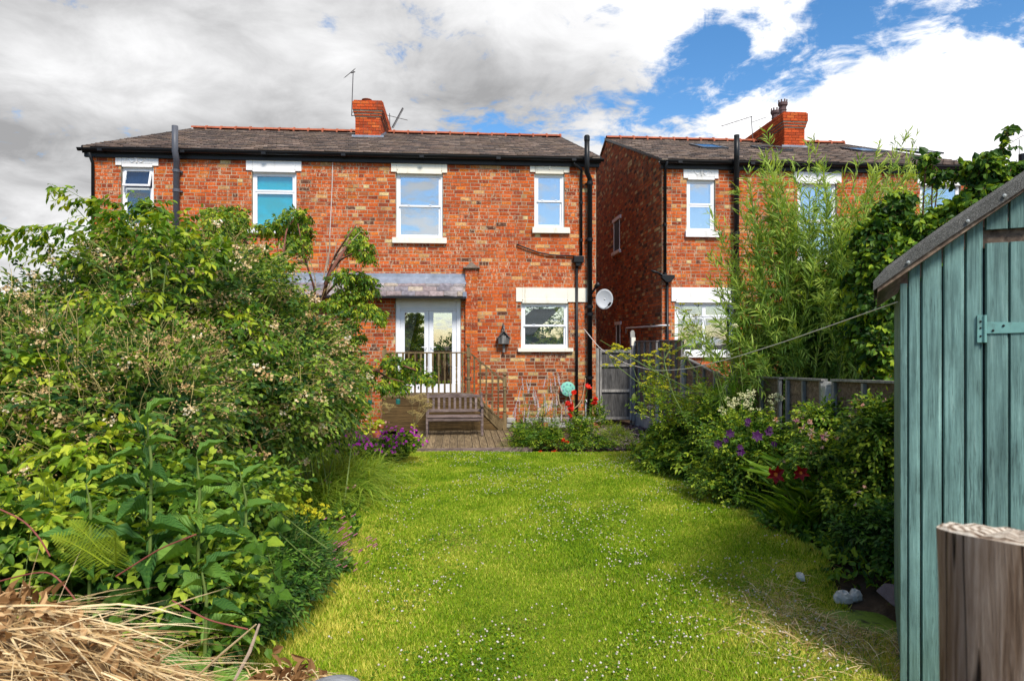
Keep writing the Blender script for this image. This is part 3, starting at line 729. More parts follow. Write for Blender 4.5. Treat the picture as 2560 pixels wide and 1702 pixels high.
# roofs
def roof(root, xa, xb, name, pitch_t=RIDGE_T, mats='slate'):
    """slates course by course on the front slope, ridge tiles as single pieces"""
    ov = .12; z_e = EAVE+.12
    r = Acc(); zb = lambda t: z_e+t*PITCH
    r.prism([(-ov, zb(-ov)), (6.2, zb(6.2)), (12.4+ov, zb(-ov)), (12.4+ov, zb(-ov)-.06), (6.2, zb(6.2)-.08), (-ov, zb(-ov)-.06)][:3], xa+.13, xb-.16, axis='x')
    for x_a, x_b in ((xa-.04, xa+.13), (xb-.16, xb+.04)): r.prism([(-ov, zb(-ov)-.05), (6.2, zb(6.2)-.06), (6.2, zb(6.2)), (-ov, zb(-ov))], x_a, x_b, axis='x'); r.prism([(12.4+ov, zb(-ov)-.05), (6.2, zb(6.2)-.06), (6.2, zb(6.2)), (12.4+ov, zb(-ov))], x_a, x_b, axis='x')
    rf = r.build(name, M['mortar_dark'], root)
    s = Acc(); step = .21; n = int((6.2+ov)/(.195)); pal = np.array([(.105, .070, .056), (.13, .088, .068), (.080, .058, .050), (.17, .125, .10), (.115, .080, .058), (.055, .042, .038)])
    for i in range(n):
        t0 = -ov+i*.195; t1 = min(t0+.23, 6.25); x = xa-.05-(i % 2)*.15
        while x < xb+.05:
            w = .30; p, q = max(x, xa-.06), min(x+w, xb+.06)
            if q-p > .05:
                c = pal[R.integers(6)]*(.6+.75*R.random()); l = .016+.018*R.random(); g = .007
                z0_, z1_ = zb(t0), zb(t1)
                V = [(p+g, t0, z0_+l), (q-g, t0+.012*R.random(), z0_+l), (q-g, t1, z1_+.003), (p+g, t1, z1_+.003), (p+g, t0+.002, z0_-.004), (q-g, t0+.002, z0_-.004)]
                s.add(V, [(0, 1, 2), (0, 2, 3), (4, 5, 0), (5, 1, 0)], c)
            x += w
    tag(s.build('slates', M['slate'], rf), kind='stuff')
    n = int(round((xb-xa)/.45)); me = None
    for i in range(n):
        if me is None:
            b = Acc(); an = np.linspace(.15, pi-.15, 7); rr = .12
            V = [(x, rr*cos(t), rr*sin(t)*.8-.02) for x in (0, .43) for t in an]+[(x, (rr-.02)*cos(t), (rr-.02)*sin(t)*.8-.02) for x in (0, .43) for t in an]
            T = []
            for j in range(6): T += [(j, j+1, j+7), (j+1, j+8, j+7), (14+j, 21+j, 15+j), (15+j, 21+j, 22+j)]
            b.add(V, T); b.lathe([(.135, -.02), (.135, .03)], k=12, axis='x', at=(.43, 0, -.035))
            o = b.build('ridge_tile', M['terracotta'], rf); me = o.data
        else: o = link('ridge_tile', me, rf)
        o.location = (xa+i*(xb-xa)/n, 6.2, zb(6.2)+.02+.008*R.random()); o.scale = ((xb-xa)/n/.43, 1, 1)
        o.rotation_euler = (0, radians(R.uniform(-1, 1)), 0)
    # fascia and gutter
    f = Acc(); f.box(xa-.05, xb+.05, -ov+.02, -ov+.05, z_e-.19, z_e-.06); f.box(xa-.02, xb+.02, -ov+.05, 0, z_e-.19, z_e-.27)
    f.build('fascia', M['black'], root)
    f = Acc(); an = np.linspace(0, pi, 9); rr = .052
    prof = [(-ov-.06+rr*cos(t), z_e-.12-rr*sin(t)) for t in an]
    V = [(x, y, z) for x in (xa-.10, xb+.10) for y, z in prof]; T = []
    for j in range(8): T += [(j, j+9, j+1), (j+1, j+9, j+10)]
    f.add(V, T); f.tube([(xa-.10, -ov-.125, z_e-.115), (xb+.1, -ov-.125, z_e-.115)], .009, 6); f.tube([(xa-.10, -ov+.005, z_e-.115), (xb+.1, -ov+.005, z_e-.115)], .009, 6)
    for x in np.arange(xa+.4, xb, 1.8): f.box(x-.05, x+.05, -ov-.13, -ov+.01, z_e-.175, z_e-.105)
    f.build('gutter', M['black'], root)
    # verges
    for x in (xa-.06, xb+.02): v = Acc(); v.prism([(-ov, zb(-ov)-.05), (6.2, zb(6.2)-.05), (6.2, zb(6.2)+.02), (-ov, zb(-ov)+.01)], x, x+.04, axis='x'); v.build('verge', M['black'], root)
    return rf
roofL = roof(lh, xL-.10, .05, 'roof')

def chimney(root, xc, w, y0, depth, ztop, pots, pal=PAL_CH, plain_side=False):
    c = empty('chimney', (0, 0, 0), parent=root)
    zb = EAVE+.12+y0*PITCH-.05
    core = Acc()
    x0, x1 = xc-w/2, xc+w/2
    lv = [(zb, ztop-.50, 0), (ztop-.50, ztop-.42, .03), (ztop-.42, ztop-.34, .05), (ztop-.34, ztop-.09, .075), (ztop-.09, ztop, .045)]
    for a_, b_, e in lv: core.box(x0-e+.012, x1+e-.012, y0-e+.012, y0+depth+e-.012, a_, b_)
    core.build('core', M['mortar_dark'], c)
    bk = Acc()
    for side in range(3):
        L = w if side == 0 else depth
        z = zb; k = 0
        while z < ztop-.01:
            e = next((e for a_, b_, e in lv if a_-.01 <= z+.03 < b_), .045)
            s = -e-(k % 2)*BL/2
            while s < L+e-.01:
                p, q = max(s, -e), min(s+BL, L+e)
                if q-p > .04:
                    cc = pick(pal); j = .006; h = min(CH, ztop-z)
                    for_ = []
                    for v_ in (z+j, z+h-j):
                        for d_ in (-.012, .006*R.random()+.002):
                            for u_ in (p+j, q-j):
                                if side == 0: for_.append((x0+u_, y0-e-d_, v_))
                                elif side == 1: for_.append((x1+e+d_, y0+u_, v_))
                                else: for_.append((x0-e-d_, y0+L-u_, v_))
                    bk.add(for_, [(2, 3, 6), (3, 7, 6), (0, 1, 2), (1, 3, 2), (4, 6, 5), (5, 6, 7), (0, 2, 4), (2, 6, 4), (1, 5, 3), (3, 5, 7)], cc)
                s += BL
            z += CH; k += 1
    tag(bk.build('brickwork', M['brick_ch'], c), kind='stuff')
    f = Acc(); f.box(x0-.10, x1+.10, y0-.06, y0-.02, zb-.04, zb+.10); f.prism([(y0-.04, zb-.02), (y0+1.8, zb+1.8*PITCH-.02), (y0+1.8, zb+1.8*PITCH+.13), (y0-.04, zb+.13)], x1+.012, x1+.02, axis='x')
    f.build('flashing', M['lead'], c)
    for (px, py, r, h, cr, m) in pots:
        p = Acc(); at = (px, py, ztop)
        p.lathe([(r*1.1, 0), (r, .04), (r*.92, h*.55), (r*1.02, h*.58), (r*1.02, h*.62), (r*.9, h*.65), (r*.95, h*.74), (r*1.25, h*.80), (r*1.3, h*.9), (r*1.2, h*.93), (r*1.0, h*.93), (r*1.0, h*.80)], k=14, at=at)
        if cr:
            for t in np.arange(8)*pi/4: p.obox((px+r*1.1*cos(t), py+r*1.1*sin(t), ztop+h*.97), (.02*sin(t), -.02*cos(t), 0), (.014*cos(t), .014*sin(t), 0), (0, 0, h*.07))
        p.build('chimney_pot', M[m], c, smooth=False)
    return c
M['brick_ch'] = brick_mat('brick_face_chimney', .05)
M['pot_dark'] = plain('pot_dark', (.10, .055, .055), .6, .4, .4, 8)
cxl = fp(920, 300, 4.4)[0]; zc = fp(920, 252, 4.4)[1]
chimney(lh, cxl, .74, 4.4, 3.1, zc, [(cxl-.08, 4.75, .12, .16, False, 'terracotta')])

# lean-to roof over the doors, pier, cables and pipes of the left house
def leanto():
    xa = fp(470, 700)[0]; xb = fp(1163, 700)[0]
    zt = fp(1080, 684)[1]; zf = fp(1080, 706)[1]; ze = fp(1080, 742, -.32)[1]
    r = empty('canopy', (0, 0, 0), parent=lh)
    Zs = zf+.0; yo0, yo1 = -.10, -.42
    zlow = fp(1080, 740, yo1)[1]; zup = fp(1080, 706, yo0)[1]
    b = Acc(); b.prism([(0, zup), (yo0, zup), (yo1, zlow), (yo1, zlow-.03), (0, zlow-.03)], xa, xb, axis='x'); b.build('base', M['mortar_dark'], r)
    f = Acc(); f.prism([(0, zt), (-.012, zt), (-.02, zt-.09), (yo0-.06, zup-.035), (yo0-.06, zup-.05), (0, zup-.05)], xa, xb+.02, axis='x')
    f.box(xb-.06, xb+.03, yo1-.03, -.05, zlow-.05, zlow+.10); f.build('flashing', M['lead'], r)
    pal = np.array([(.20, .16, .165), (.24, .19, .19), (.165, .15, .17), (.30, .25, .20), (.14, .13, .15), (.26, .23, .23)])
    for i in range(3):
        t0 = 1-(i)/3.; t1 = max(t0-.42, 0)
        x = xa-(i % 2)*.16
        while x < xb:
            w = .325+.03*(R.random()-.5); p, q = max(x, xa), min(x+w, xb)
            if q-p > .06:
                s = Acc(); y0_, y1_ = yo0+(yo1-yo0)*t0, yo0+(yo1-yo0)*t1; z0_, z1_ = zup+(zlow-zup)*t0, zup+(zlow-zup)*t1
                l = .026; c = pal[R.integers(6)]*(.8+.5*R.random()); dz = .006*R.standard_normal()
                V = [(p+.005, y0_-.02, z0_+l+dz), (q-.005, y0_-.02, z0_+l-dz), (q-.005, y1_, z1_+.016), (p+.005, y1_, z1_+.016), (p+.005, y0_-.02, z0_+dz), (q-.005, y0_-.02, z0_-dz)]
                s.add(V, [(0, 1, 2), (0, 2, 3), (4, 5, 0), (5, 1, 0), (4, 0, 3), (5, 2, 1)], c).build('slate', M['slate_c'], r)
            x += w
    g = Acc(); g.box(xa, xb+.02, yo1-.035, yo1-.0, zlow-.055, zlow-.012); g.build('drip_edge', M['black'], r)
M['slate_c'] = col_mat('canopy_slate', .7, 30, .6, .5)
leanto()
def pier():
    p = empty('pier', (0, 0, 0), parent=lh)
    x0, x1 = fp(1163)[0], fp(1194)[0]; z1 = fp(1180, 672)[1]
    core = Acc(); core.box(x0+.008, x1-.008, -.10, -.001, DECK, z1); core.build('core', M['mortar'], p)
    b = Acc(); z = DECK; k = 0
    while z < z1-.02:
        ed = [0, x1-x0] if k % 2 else [0, (x1-x0)*.5, x1-x0]
        for i in range(len(ed)-1):
            b.add([(x0+u_, -.10-d_, v_) for v_ in (z+.006, z+CH-.006) for d_ in (-.09, .008) for u_ in (ed[i]+.004, ed[i+1]-.004)], [(2, 3, 6), (3, 7, 6), (0, 1, 2), (1, 3, 2), (4, 6, 5), (5, 6, 7), (0, 2, 4), (2, 6, 4), (1, 5, 3), (3, 5, 7)], pick(PAL))
        z += CH; k += 1
    tag(b.build('brickwork', M['brick'], p), kind='stuff')
    c = Acc(); xm = (x0+x1)/2; c.box(x0-.05, x1+.05, -.17, 0, z1, z1+.035); c.prism([(xm-.13, z1+.036), (xm+.13, z1+.036), (xm+.05, z1+.12), (xm, z1+.145), (xm-.05, z1+.12)], -.15, 0)
    c.build('cap', M['rock_b'], p, bevel=.008)
pier()

def pipe_thing(name, label, pts, r, mat, cat='drainpipe', collars=(), group=None, parts=None):
    e = empty(name, **HF, label=label, cat=cat, group=group)
    a = Acc(); a.tube(pts, r, 12); a.build('pipe', M[mat], e, smooth=True)
    for z, p in collars:
        b = Acc(); b.lathe([(r*1.22, -.035), (r*1.22, .035)], k=14, at=(p[0], p[1], z)); b.box(p[0]-r*1.5, p[0]+r*1.5, p[1]+r, 0, z-.02, z+.02); b.build('bracket', M[mat], e)
    return e
def zP(u, v, yo): return fp(u, v, yo)
# soil pipe right
x_, zt = fp(1468, 345, -.36); xb_, _ = fp(1475, 430, -.16)
zg = fp(1470, 415, -.36)[1]
pipe_thing('soil_pipe', 'thick black soil pipe rising past the gutter at the right corner of the left house',
           [(x_, -.33, zt), (x_, -.33, zg+.06), (x_+.01, -.26, zg-.12), (xb_, -.13, zg-.25), (xb_, -.13, DECK+.02)], .062, 'black',
           collars=[(z, (xb_, -.13)) for z in (zg-.35, 4.2, 2.6, 2.42, .9)])
a_ = Acc(); a_.lathe([(.07, -.06), (.07, .04), (.05, .07), (.0, .075)], k=14, at=(x_, -.33, zt)); a_.build('vent_cap', M['black'], [o for o in COL.objects if o.name.startswith('soil_pipe')][0])
# thin downpipe with hopper
xt, zt = fp(1437, 402, -.25); xm_, zm_ = fp(1453, 425, -.06); xh, zh = fp(1448, 641, -.08); xl_, zl_ = fp(1441, 658, -.06)
e = pipe_thing('downpipe', 'thin black downpipe with a square hopper beside the soil pipe',
               [(xt, -.18, zt+.02), (xt, -.18, zt-.06), (xm_, -.10, zm_), (xm_, -.06, zm_-.15), (xm_, -.06, zh)], .033, 'black', collars=[(z, (xm_, -.06)) for z in (5.1, 4.2)])
h = Acc(); h.box(xh-.14, xh+.10, -.17, -.0, zh-.15, zh); h.prism([(xh-.10, zh-.151), (xh+.06, zh-.151), (xh-.01, zh-.24), (xh-.08, zh-.24)], -.14, -.02); h.build('hopper', M['black'], e, bevel=.01)
h = Acc(); h.tube([(xh-.055, -.06, zh-.2), (xh-.055, -.06, DECK+.02)], .033, 12); h.build('lower_pipe', M['black'], e, smooth=True)
# waste pipe to the hopper
pc = [fp(u, v, -.05) for u, v in ((1293, 612), (1300, 614), (1320, 622), (1345, 631), (1375, 637), (1405, 639), (1440, 641))]
e = pipe_thing('waste_pipe', 'sagging black waste pipe crossing the bricks to the hopper', [(pc[0][0], 0, pc[0][1])]+[(x, -.05, z) for x, z in pc], .018, 'black')
# grey soil pipe left
x_, zt = fp(436, 314, -.36); xb_, _ = fp(441, 430, -.13); zg = fp(436, 388, -.36)[1]
pipe_thing('soil_pipe', 'dark grey soil pipe rising past the gutter beside the tilted window', [(x_, -.33, zt), (x_, -.33, zg+.1), (x_+.01, -.26, zg-.1), (xb_, -.13, zg-.25), (xb_, -.13, DECK)], .068, 'grey_pipe', collars=[(z, (xb_, -.13)) for z in (zg-.3, zg-.75, 3)])
xb_, _ = fp(232, 430, -.06)
pipe_thing('downpipe', 'black downpipe at the far left corner of the left house', [(xb_, -.22, EAVE-.1), (xb_, -.06, EAVE-.3), (xb_, -.06, DECK)], .035, 'black')
# thin cables
pc = [fp(u, v, -.02) for u, v in ((829, 378), (832, 402), (830, 470), (826, 560), (822, 660))]
pipe_thing('cable', 'thin pale cable running down the bricks in the middle of the left house', [(x, -.02, z) for x, z in pc], .009, 'line', cat='cable')

# satellite dish and floodlight at the corner
def dish():
    x, z = fp(1511, 748, -.35)
    wx, wy = to_world(x, -.35)
    e = empty('satellite_dish', (wx, wy, z), radians(-14)+TH, 'grey satellite dish fixed to the corner of the left house', 'satellite dish')
    a = Acc(); k = 24; V = []; T = []
    rs = np.linspace(0, 1, 7)
    for r in rs:
        for t in np.arange(k)*2*pi/k: V.append((r*.205*cos(t), .05*r*r*-1+.02, r*.24*sin(t)))
    for i in range(6):
        for j in range(k): p, q = i*k+j, i*k+(j+1) % k; T += [(p, q, p+k), (q, q+k, p+k)]
    a.add(V, T); d = a.build('reflector', M['dish'], e, smooth=True)
    s = d.modifiers.new('s', 'SOLIDIFY'); s.thickness = .006
    a = Acc(); a.tube([(0, -.0, -.22), (.06, -.16, -.20), (.13, -.25, -.13)], .008, 6); a.tube([(.10, -.22, -.16), (.15, -.27, -.10)], .025, 8); a.build('feed_arm', M['black'], e)
    a = Acc(); a.tube([(0, .02, 0), (-.10, .12, .04), (-.34, .30, .06)], .016, 8); a.build('bracket', M['black'], e)
    x, z = fp(1492, 714, -.25); wx, wy = to_world(x, -.25)
    e = empty('floodlight', (wx, wy, z), TH, 'small black floodlight on a bent bracket above the satellite dish', 'lamp')
    a = Acc(); a.tube([(-.15, .12, -.24), (-.05, .02, -.08), (.0, 0, .0)], .028, 10); a.build('bracket', M['black'], e, smooth=True)
    a = Acc(); a.tube([(-.04, 0, -.04), (.05, -.04, .05)], [.045, .06], 12); a.build('lamp_head', M['black'], e, smooth=True)
dish()

# aerials
def yagi(name, label, base, top, boom, elems, el_len=.28, extra=None, tilt=(0, 0, 1)):
    base = np.array(base, float); e = empty(name, base, 0, label, 'aerial')
    a = Acc(); a.tube([base, top], .014, 6); a.build('mast', M['alu'], e, origin=base)
    b0, b1 = (np.array(q, float) for q in boom)
    a = Acc(); a.tube([b0, b1], .011, 6)
    for f in np.linspace(.03, .97, elems):
        p = b0+(b1-b0)*f; h = np.array((.02, .15, .10)); h = h/np.linalg.norm(h)*el_len/2
        a.tube([p-h, p+h], .005, 4)
    a.build('boom', M['alu'], e, origin=base)
    if extra is not None:
        a = Acc()
        for q0, q1, r in extra: a.tube([q0, q1], r, 6)
        a.build('reflector', M['alu'], e, origin=base)
Zc = 20.6
yagi('tv_aerial', 'tall TV aerial on a mast strapped to the left side of the orange chimney', Wp(879, 290, Zc), Wp(883, 176, Zc), (Wp(862, 194, Zc), Wp(887, 173, Zc)), 9,
     extra=[(Wp(879, 281, Zc), Wp(890, 281, Zc), .012), (Wp(879, 290, Zc), Wp(892, 288, Zc), .012), (Wp(877, 183, Zc), Wp(888, 180, Zc), .016)])
Zc = 23.2
yagi('tv_aerial', 'low crossed TV aerial behind the orange chimney', Wp(975, 328, Zc), Wp(974, 284, Zc), (Wp(962, 287, Zc), Wp(1019, 301, Zc)), 3, .05,
     extra=[(Wp(980, 320, Zc), Wp(1007, 270, Zc), .022), (Wp(983, 321, Zc), Wp(1009, 272, Zc), .010)])
Zc = 23.4
yagi('tv_aerial', 'TV aerial pole with a slanting boom left of the crowned chimney pots', Wp(1882, 350, Zc), Wp(1878, 291, Zc), (Wp(1803, 316, Zc), Wp(1881, 291, Zc)), 7, .2,
     extra=[(Wp(1880, 306, Zc), Wp(1917, 293, Zc), .009)])
Zc = 26
yagi('tv_aerial', 'small distant TV aerial above the climbing leaves at the right edge', Wp(2548, 420, Zc), Wp(2548, 350, Zc), (Wp(2512, 366, Zc), Wp(2560, 338, Zc)), 8, .3)

# ------------------------------------------------------------------ right house
xR0 = fp(1655)[0]; xR1 = fp(2445)[0]
W6 = rect(1717, 449, 1788, 580); W7 = rect(1994, 458, 2092, 652); W8 = rect(2300, 462, 2402, 640); W9 = rect(1687, 756, 1836, 884)
opR = [W6, W7, W8, W9]
brick_wall(rh, 'wall', front, xR0, xR1, BASE, EAVE+.1, opR, pal=PAL, pieces=(xR0, 1.6, xR1, EAVE))
def sidef(s, z, d): return np.array((xR0-d, s, z))
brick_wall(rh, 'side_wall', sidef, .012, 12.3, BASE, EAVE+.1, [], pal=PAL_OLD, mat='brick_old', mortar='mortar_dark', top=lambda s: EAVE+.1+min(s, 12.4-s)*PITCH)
a = Acc(); a.box(xR1-.1, xR1, .12, 12.3, BASE, EAVE+.1); a.box(xR0, xR1, 12.3, 12.4, BASE, EAVE+.1)
a.prism([(.12, EAVE+.1), (12.3, EAVE+.1), (6.2, EAVE+.1+6.1*PITCH)], xR1-.1, xR1, axis='x'); a.build('back_wall', M['mortar'], rh)
window(rh, W6, rect(1708, 421, 1795, 447), rect(1712, 578, 1800, 594), ornate=True, stone='stone_w', inner='int_grey', sash=False, label='narrow window with a small white pot behind the glass')
window(rh, W7, rect(1984, 431, 2102, 457), rect(1988, 650, 2100, 664), stone='stone_w', inner='int_grey', glass='glass', sash=False)
window(rh, W8, rect(2292, 439, 2410, 461), rect(2294, 638, 2408, 652), stone='stone_w', inner='int_grey', glass='glass', sash=False)
window(rh, W9, rect(1678, 719, 1845, 754), rect(1684, 882, 1843, 893), stone='stone_w', inner='interior', glass='glass_m', sash=False, split=.72, cols=2)
# a pot on the sill inside the narrow window
x, z = fp(1752, 580, .14); a = Acc(); a.lathe([(.035, 0), (.05, .09)], k=12, at=(x, .17, W6[1]+.12)); po = a.build('pot', M['stone_w'], rh)
roofR = roof(rh, xR0-.02, xR1+.05, 'roof')
cx = fp(1986, 300, 4.4)[0]; zc = fp(1986, 281, 4.4)[1]
chimney(rh, cx, .66, 4.4, 3.0, zc, [(fp(1957, 280, 5.5)[0], 5.5, .12, .74, True, 'pot_dark'), (fp(1938, 280, 6.3)[0], 6.3, .12, .74, True, 'pot_dark')])
def skylight(u0, u1, v0, v1, lb, t0=2.6):
    zb = lambda t: EAVE+.12+t*PITCH
    # footprint on the slope
    x0 = fp(u0, v1, t0)[0]; w = .78
    x0 = fp((u0+u1)/2+8, (v0+v1)/2, t0+.5)[0]-w/2
    s = empty('skylight', (0, 0, 0), parent=roofR); s.location = (x0, t0, zb(t0)); s.rotation_euler = (math.atan(PITCH), 0, 0)
    L = 1.25
    a = Acc(); bars(a, 0, w, 0, L, .07, -.065, -.015)
    # local: x across, z up the slope needs laying flat
    V = np.concatenate(a.V); V = V[:, [0, 2, 1]]*np.array([1, 1, -1]); a2 = Acc(); a2.add(V, np.concatenate(a.T)[:, ::-1]); a2.build('frame', M['grey_dark'], s)
    g = Acc(); g.box(.06, w-.06, .06, L-.06, .048, .056); g.build('pane', M['glass'], s)
    g = Acc(); g.box(.05, w-.05, .05, L-.05, .0, .02); g.build('blind', M['curtain'], s)
M['grey_dark'] = plain('skylight_frame', (.05, .055, .065), .5, .4, .2, 5)
for (u0, u1, v0, v1, t) in ((1718, 1812, 349, 369, 2.9), (1876, 1970, 358, 372, 2.7), (2103, 2205, 357, 374, 2.9), (2238, 2345, 362, 379, 2.9)): skylight(u0, u1, v0, v1, '', t)
# little windows of the side wall
def slot(y0, y1, z0, z1, full=True):
    s = empty('side_window', (0, 0, 0), parent=rh)
    a = Acc(); a.box(xR0-.05, xR0+.0, y0-.12, y1+.12, z1, z1+.10); a.build('lintel', M['stone_w'], s)
    if full: a = Acc(); a.box(xR0-.08, xR0+.0, y0-.12, y1+.12, z0-.10, z0); a.build('sill', M['stone_w'], s)
    a = Acc(); a.box(xR0-.020, xR0-.014, y0, y1, z0, z1); a.build('pane', M['interior'], s)
    a = Acc(); a.box(xR0-.026, xR0-.012, y1-.06, y1, z0, z1); a.build('frame', M['upvc'], s)
    a = Acc(); a.box(xR0-.026, xR0-.012, y0, y0+.04, z0, z1); a.build('frame', M['upvc'], s)
def depth_on_side(u):
    a = (u-1280)/F
    # points (xR0, t) local -> world; find t with X/Y=a
    lo, hi = 0, 12
    for _ in range(50):
        m = (lo+hi)/2; X, Y = to_world(xR0, m)
        if X/Y > a: lo = m
        else: hi = m
    return m, to_world(xR0, m)[1]
for (u0, u1, va, vb, full) in ((1551, 1536, 552, 628, True), (1552, 1542, 812, 870, False)):
    t0, Ya = depth_on_side(u0); t1, Yb = depth_on_side(u1); Ym = (Ya+Yb)/2
    slot(t0, t1, EYE-(vb-855)/F*Ym, EYE-(va-855)/F*Ym, full)
# pipes of the right house
xb_, _ = fp(1663, 500, -.06); zt = EAVE-.12; xh, zh = fp(1668, 690, -.06)
e = pipe_thing('downpipe', 'black downpipe with a funnel hopper at the near corner of the right house', [(xb_, -.22, zt+.1), (xb_, -.07, zt-.05), (xb_, -.06, zh)], .035, 'black', collars=[(z, (xb_, -.06)) for z in (4.6, 3.4)])
h = Acc(); h.prism([(xh-.16, zh+.02), (xh-.16, zh-.05), (xh-.04, zh-.16), (xh+.04, zh-.16), (xh+.16, zh-.05), (xh+.16, zh+.02)], -.17, -.01); h.build('hopper', M['black'], e, bevel=.01)
h = Acc(); h.tube([(xh, -.06, zh-.12), (xh+.01, -.06, DECK)], .036, 12); h.build('lower_pipe', M['black'], e, smooth=True)
h = Acc(); h.tube([(xh-.10, -.10, zh), (xh-.28, -.14, zh+.08), (xh-.42, -.16, zh+.12)], .026, 8); h.tube([(xh-.10, -.10, zh+.0), (xh-.2, -.12, zh+.05)], .04, 8); h.build('inlet_pipe', M['black'], e, smooth=True)
xb_, _ = fp(1841, 500, -.13)
e = pipe_thing('soil_pipe', 'black soil pipe rising above the right house roof behind the willow', [(fp(1843, 337, -.36)[0], -.33, fp(1843, 337, -.36)[1]), (fp(1843, 337, -.36)[0], -.33, EAVE+.05), (xb_, -.13, EAVE-.25), (xb_, -.13, DECK)], .066, 'black', collars=[(z, (xb_, -.13)) for z in (EAVE-.2, 4.4, 3)])
# white waste pipe on the dark side
t0, Y0 = depth_on_side(1655); t1, Y1 = depth_on_side(1572)
e = empty('waste_pipe', **HF, label='white waste pipe along the dark side wall of the right house', cat='drainpipe')
za, zb_ = EYE-(815-855)/F*Y0, EYE-(820-855)/F*Y1
h = Acc(); h.tube([(xR0+.16, -.07, za+.02), (xR0-.06, -.07, za+.01), (xR0-.07, .3, za), (xR0-.07, t1, zb_), (xR0-.07, t1+.05, zb_-.05), (xR0-.07, t1+.05, zb_-.16)], .024, 10); h.build('pipe', M['white_pipe'], e, smooth=True)

# a slice of the next roof at the right edge
nh = empty('neighbour_house', **HF, label='further red brick house whose roof and black pipe show at the right edge', cat='house')
a = Acc(); a.box(xR1+.35, xR1+6, .0, 9, BASE, EAVE-.3); a.build('wall', M['terracotta'], nh)
a = Acc(); a.prism([(-.3, EAVE-.35), (4.5, EAVE+1.2), (9.3, EAVE-.35)], xR1+.3, xR1+6.2, axis='x'); a.build('roof', M['mortar_dark'], nh)
a = Acc(); a.tube([(fp(2557, 400, -.4)[0], -.4, EAVE-.2), (fp(2557, 400, -.4)[0], -.4, EAVE+.3)], .09, 10); a.build('pipe', M['black'], nh)

# ------------------------------------------------------------------ decking, platform, rails, stairs
PY = to_local(*(Wp(1100, 1076, 14.9)[:2]))[1]      # platform front in the house frame
PTOP = EYE-1.19
xpl = fp(955, 1000, PY)[0]; xpr = fp(1185, 1000, PY)[0]; xst = fp(1262, 1000, PY)[0]
def deck():
    d = empty('patio_deck', **HF, label='low grooved timber deck between the lawn and the raised platform', cat='deck')
    yf = to_local(*(Wp(1160, 1120, 12.45)[:2]))[1]
    xa = fp(1025, 1120, yf)[0]; xb = fp(1330, 1100, yf)[0]
    W = .142; x = xa
    t = Acc(); t.box(xa, xb, yf+.05, -.01, DECK-.16, DECK-.03); t.build('joists', M['mortar_dark'], d)
    i = 0
    while x < xb-.02:
        a = Acc(); a.box(.005, W-.007, 0, -yf-.02, -.028, 0-.006)
        for g in range(7): a.box(.006+g*.0187, .006+g*.0187+.0115, 0, -yf-.02, -.0062, 0)
        o = a.build('deck_board', M['wood_deck'], d); o.location = (x, yf-.01*R.random(), DECK+.002*R.standard_normal()); i += 1
        x += W
    a = Acc(); a.box(xa+.04, xb, yf-.035, yf-.012, DECK-.10, DECK+.004); a.build('edge_board', M['wood_bench'], d)
    a = Acc(); a.box(xa+.04, xb, yf-.025, yf-.0, DECK-.19, DECK-.105); a.build('edge_board', M['wood_plat'], d)
deck()
def grooved(a, x0, x1, y, z0, z1, n=6):
    a.box(x0, x1, y, y+.018, z0, z1)
    h = (z1-z0)/n
    for g in range(n): a.box(x0, x1, y-.005, y-.0002, z0+g*h+.003, z0+(g+1)*h-.004)
def baluster(parent, x, y, z0, z1, m='wood_rail'):
    a = Acc(); L = z1-z0; b = .021
    a.box(x-b, x+b, y-b, y+b, z0, z0+L*.27); a.box(x-b, x+b, y-b, y+b, z1-L*.30, z1)
    p0, p1 = z0+L*.27, z1-L*.30; l = p1-p0
    a.lathe([(.02, p0), (.012, p0+l*.05), (.021, p0+l*.12), (.013, p0+l*.2), (.019, p0+l*.45), (.014, p0+l*.75), (.021, p0+l*.85), (.012, p0+l*.92), (.02, p1)], k=8, at=(x, y, 0))
    return a.build('baluster', M[m], parent)
def newel(parent, x, y, z0, z1):
    a = Acc(); b = .042; h = z1-z0
    a.box(x-b, x+b, y-b, y+b, z0, z0+h*.28); a.box(x-b, x+b, y-b, y+b, z1-.30, z1-.10)
    p0, p1 = z0+h*.28, z1-.30
    a.lathe([(.04, p0), (.028, p0+.03), (.042, p0+.06), (.03, p0+.1), (.036, (p0+p1)/2), (.03, p1-.1), (.042, p1-.06), (.028, p1-.03), (.04, p1)], k=10, at=(x, y, 0))
    a.lathe([(.03, z1-.10), (.022, z1-.08), (.038, z1-.055), (.045, z1-.03), (.036, z1-.01), (.0, z1)], k=10, at=(x, y, 0))
    a.build('newel_post', M['wood_rail'], parent)
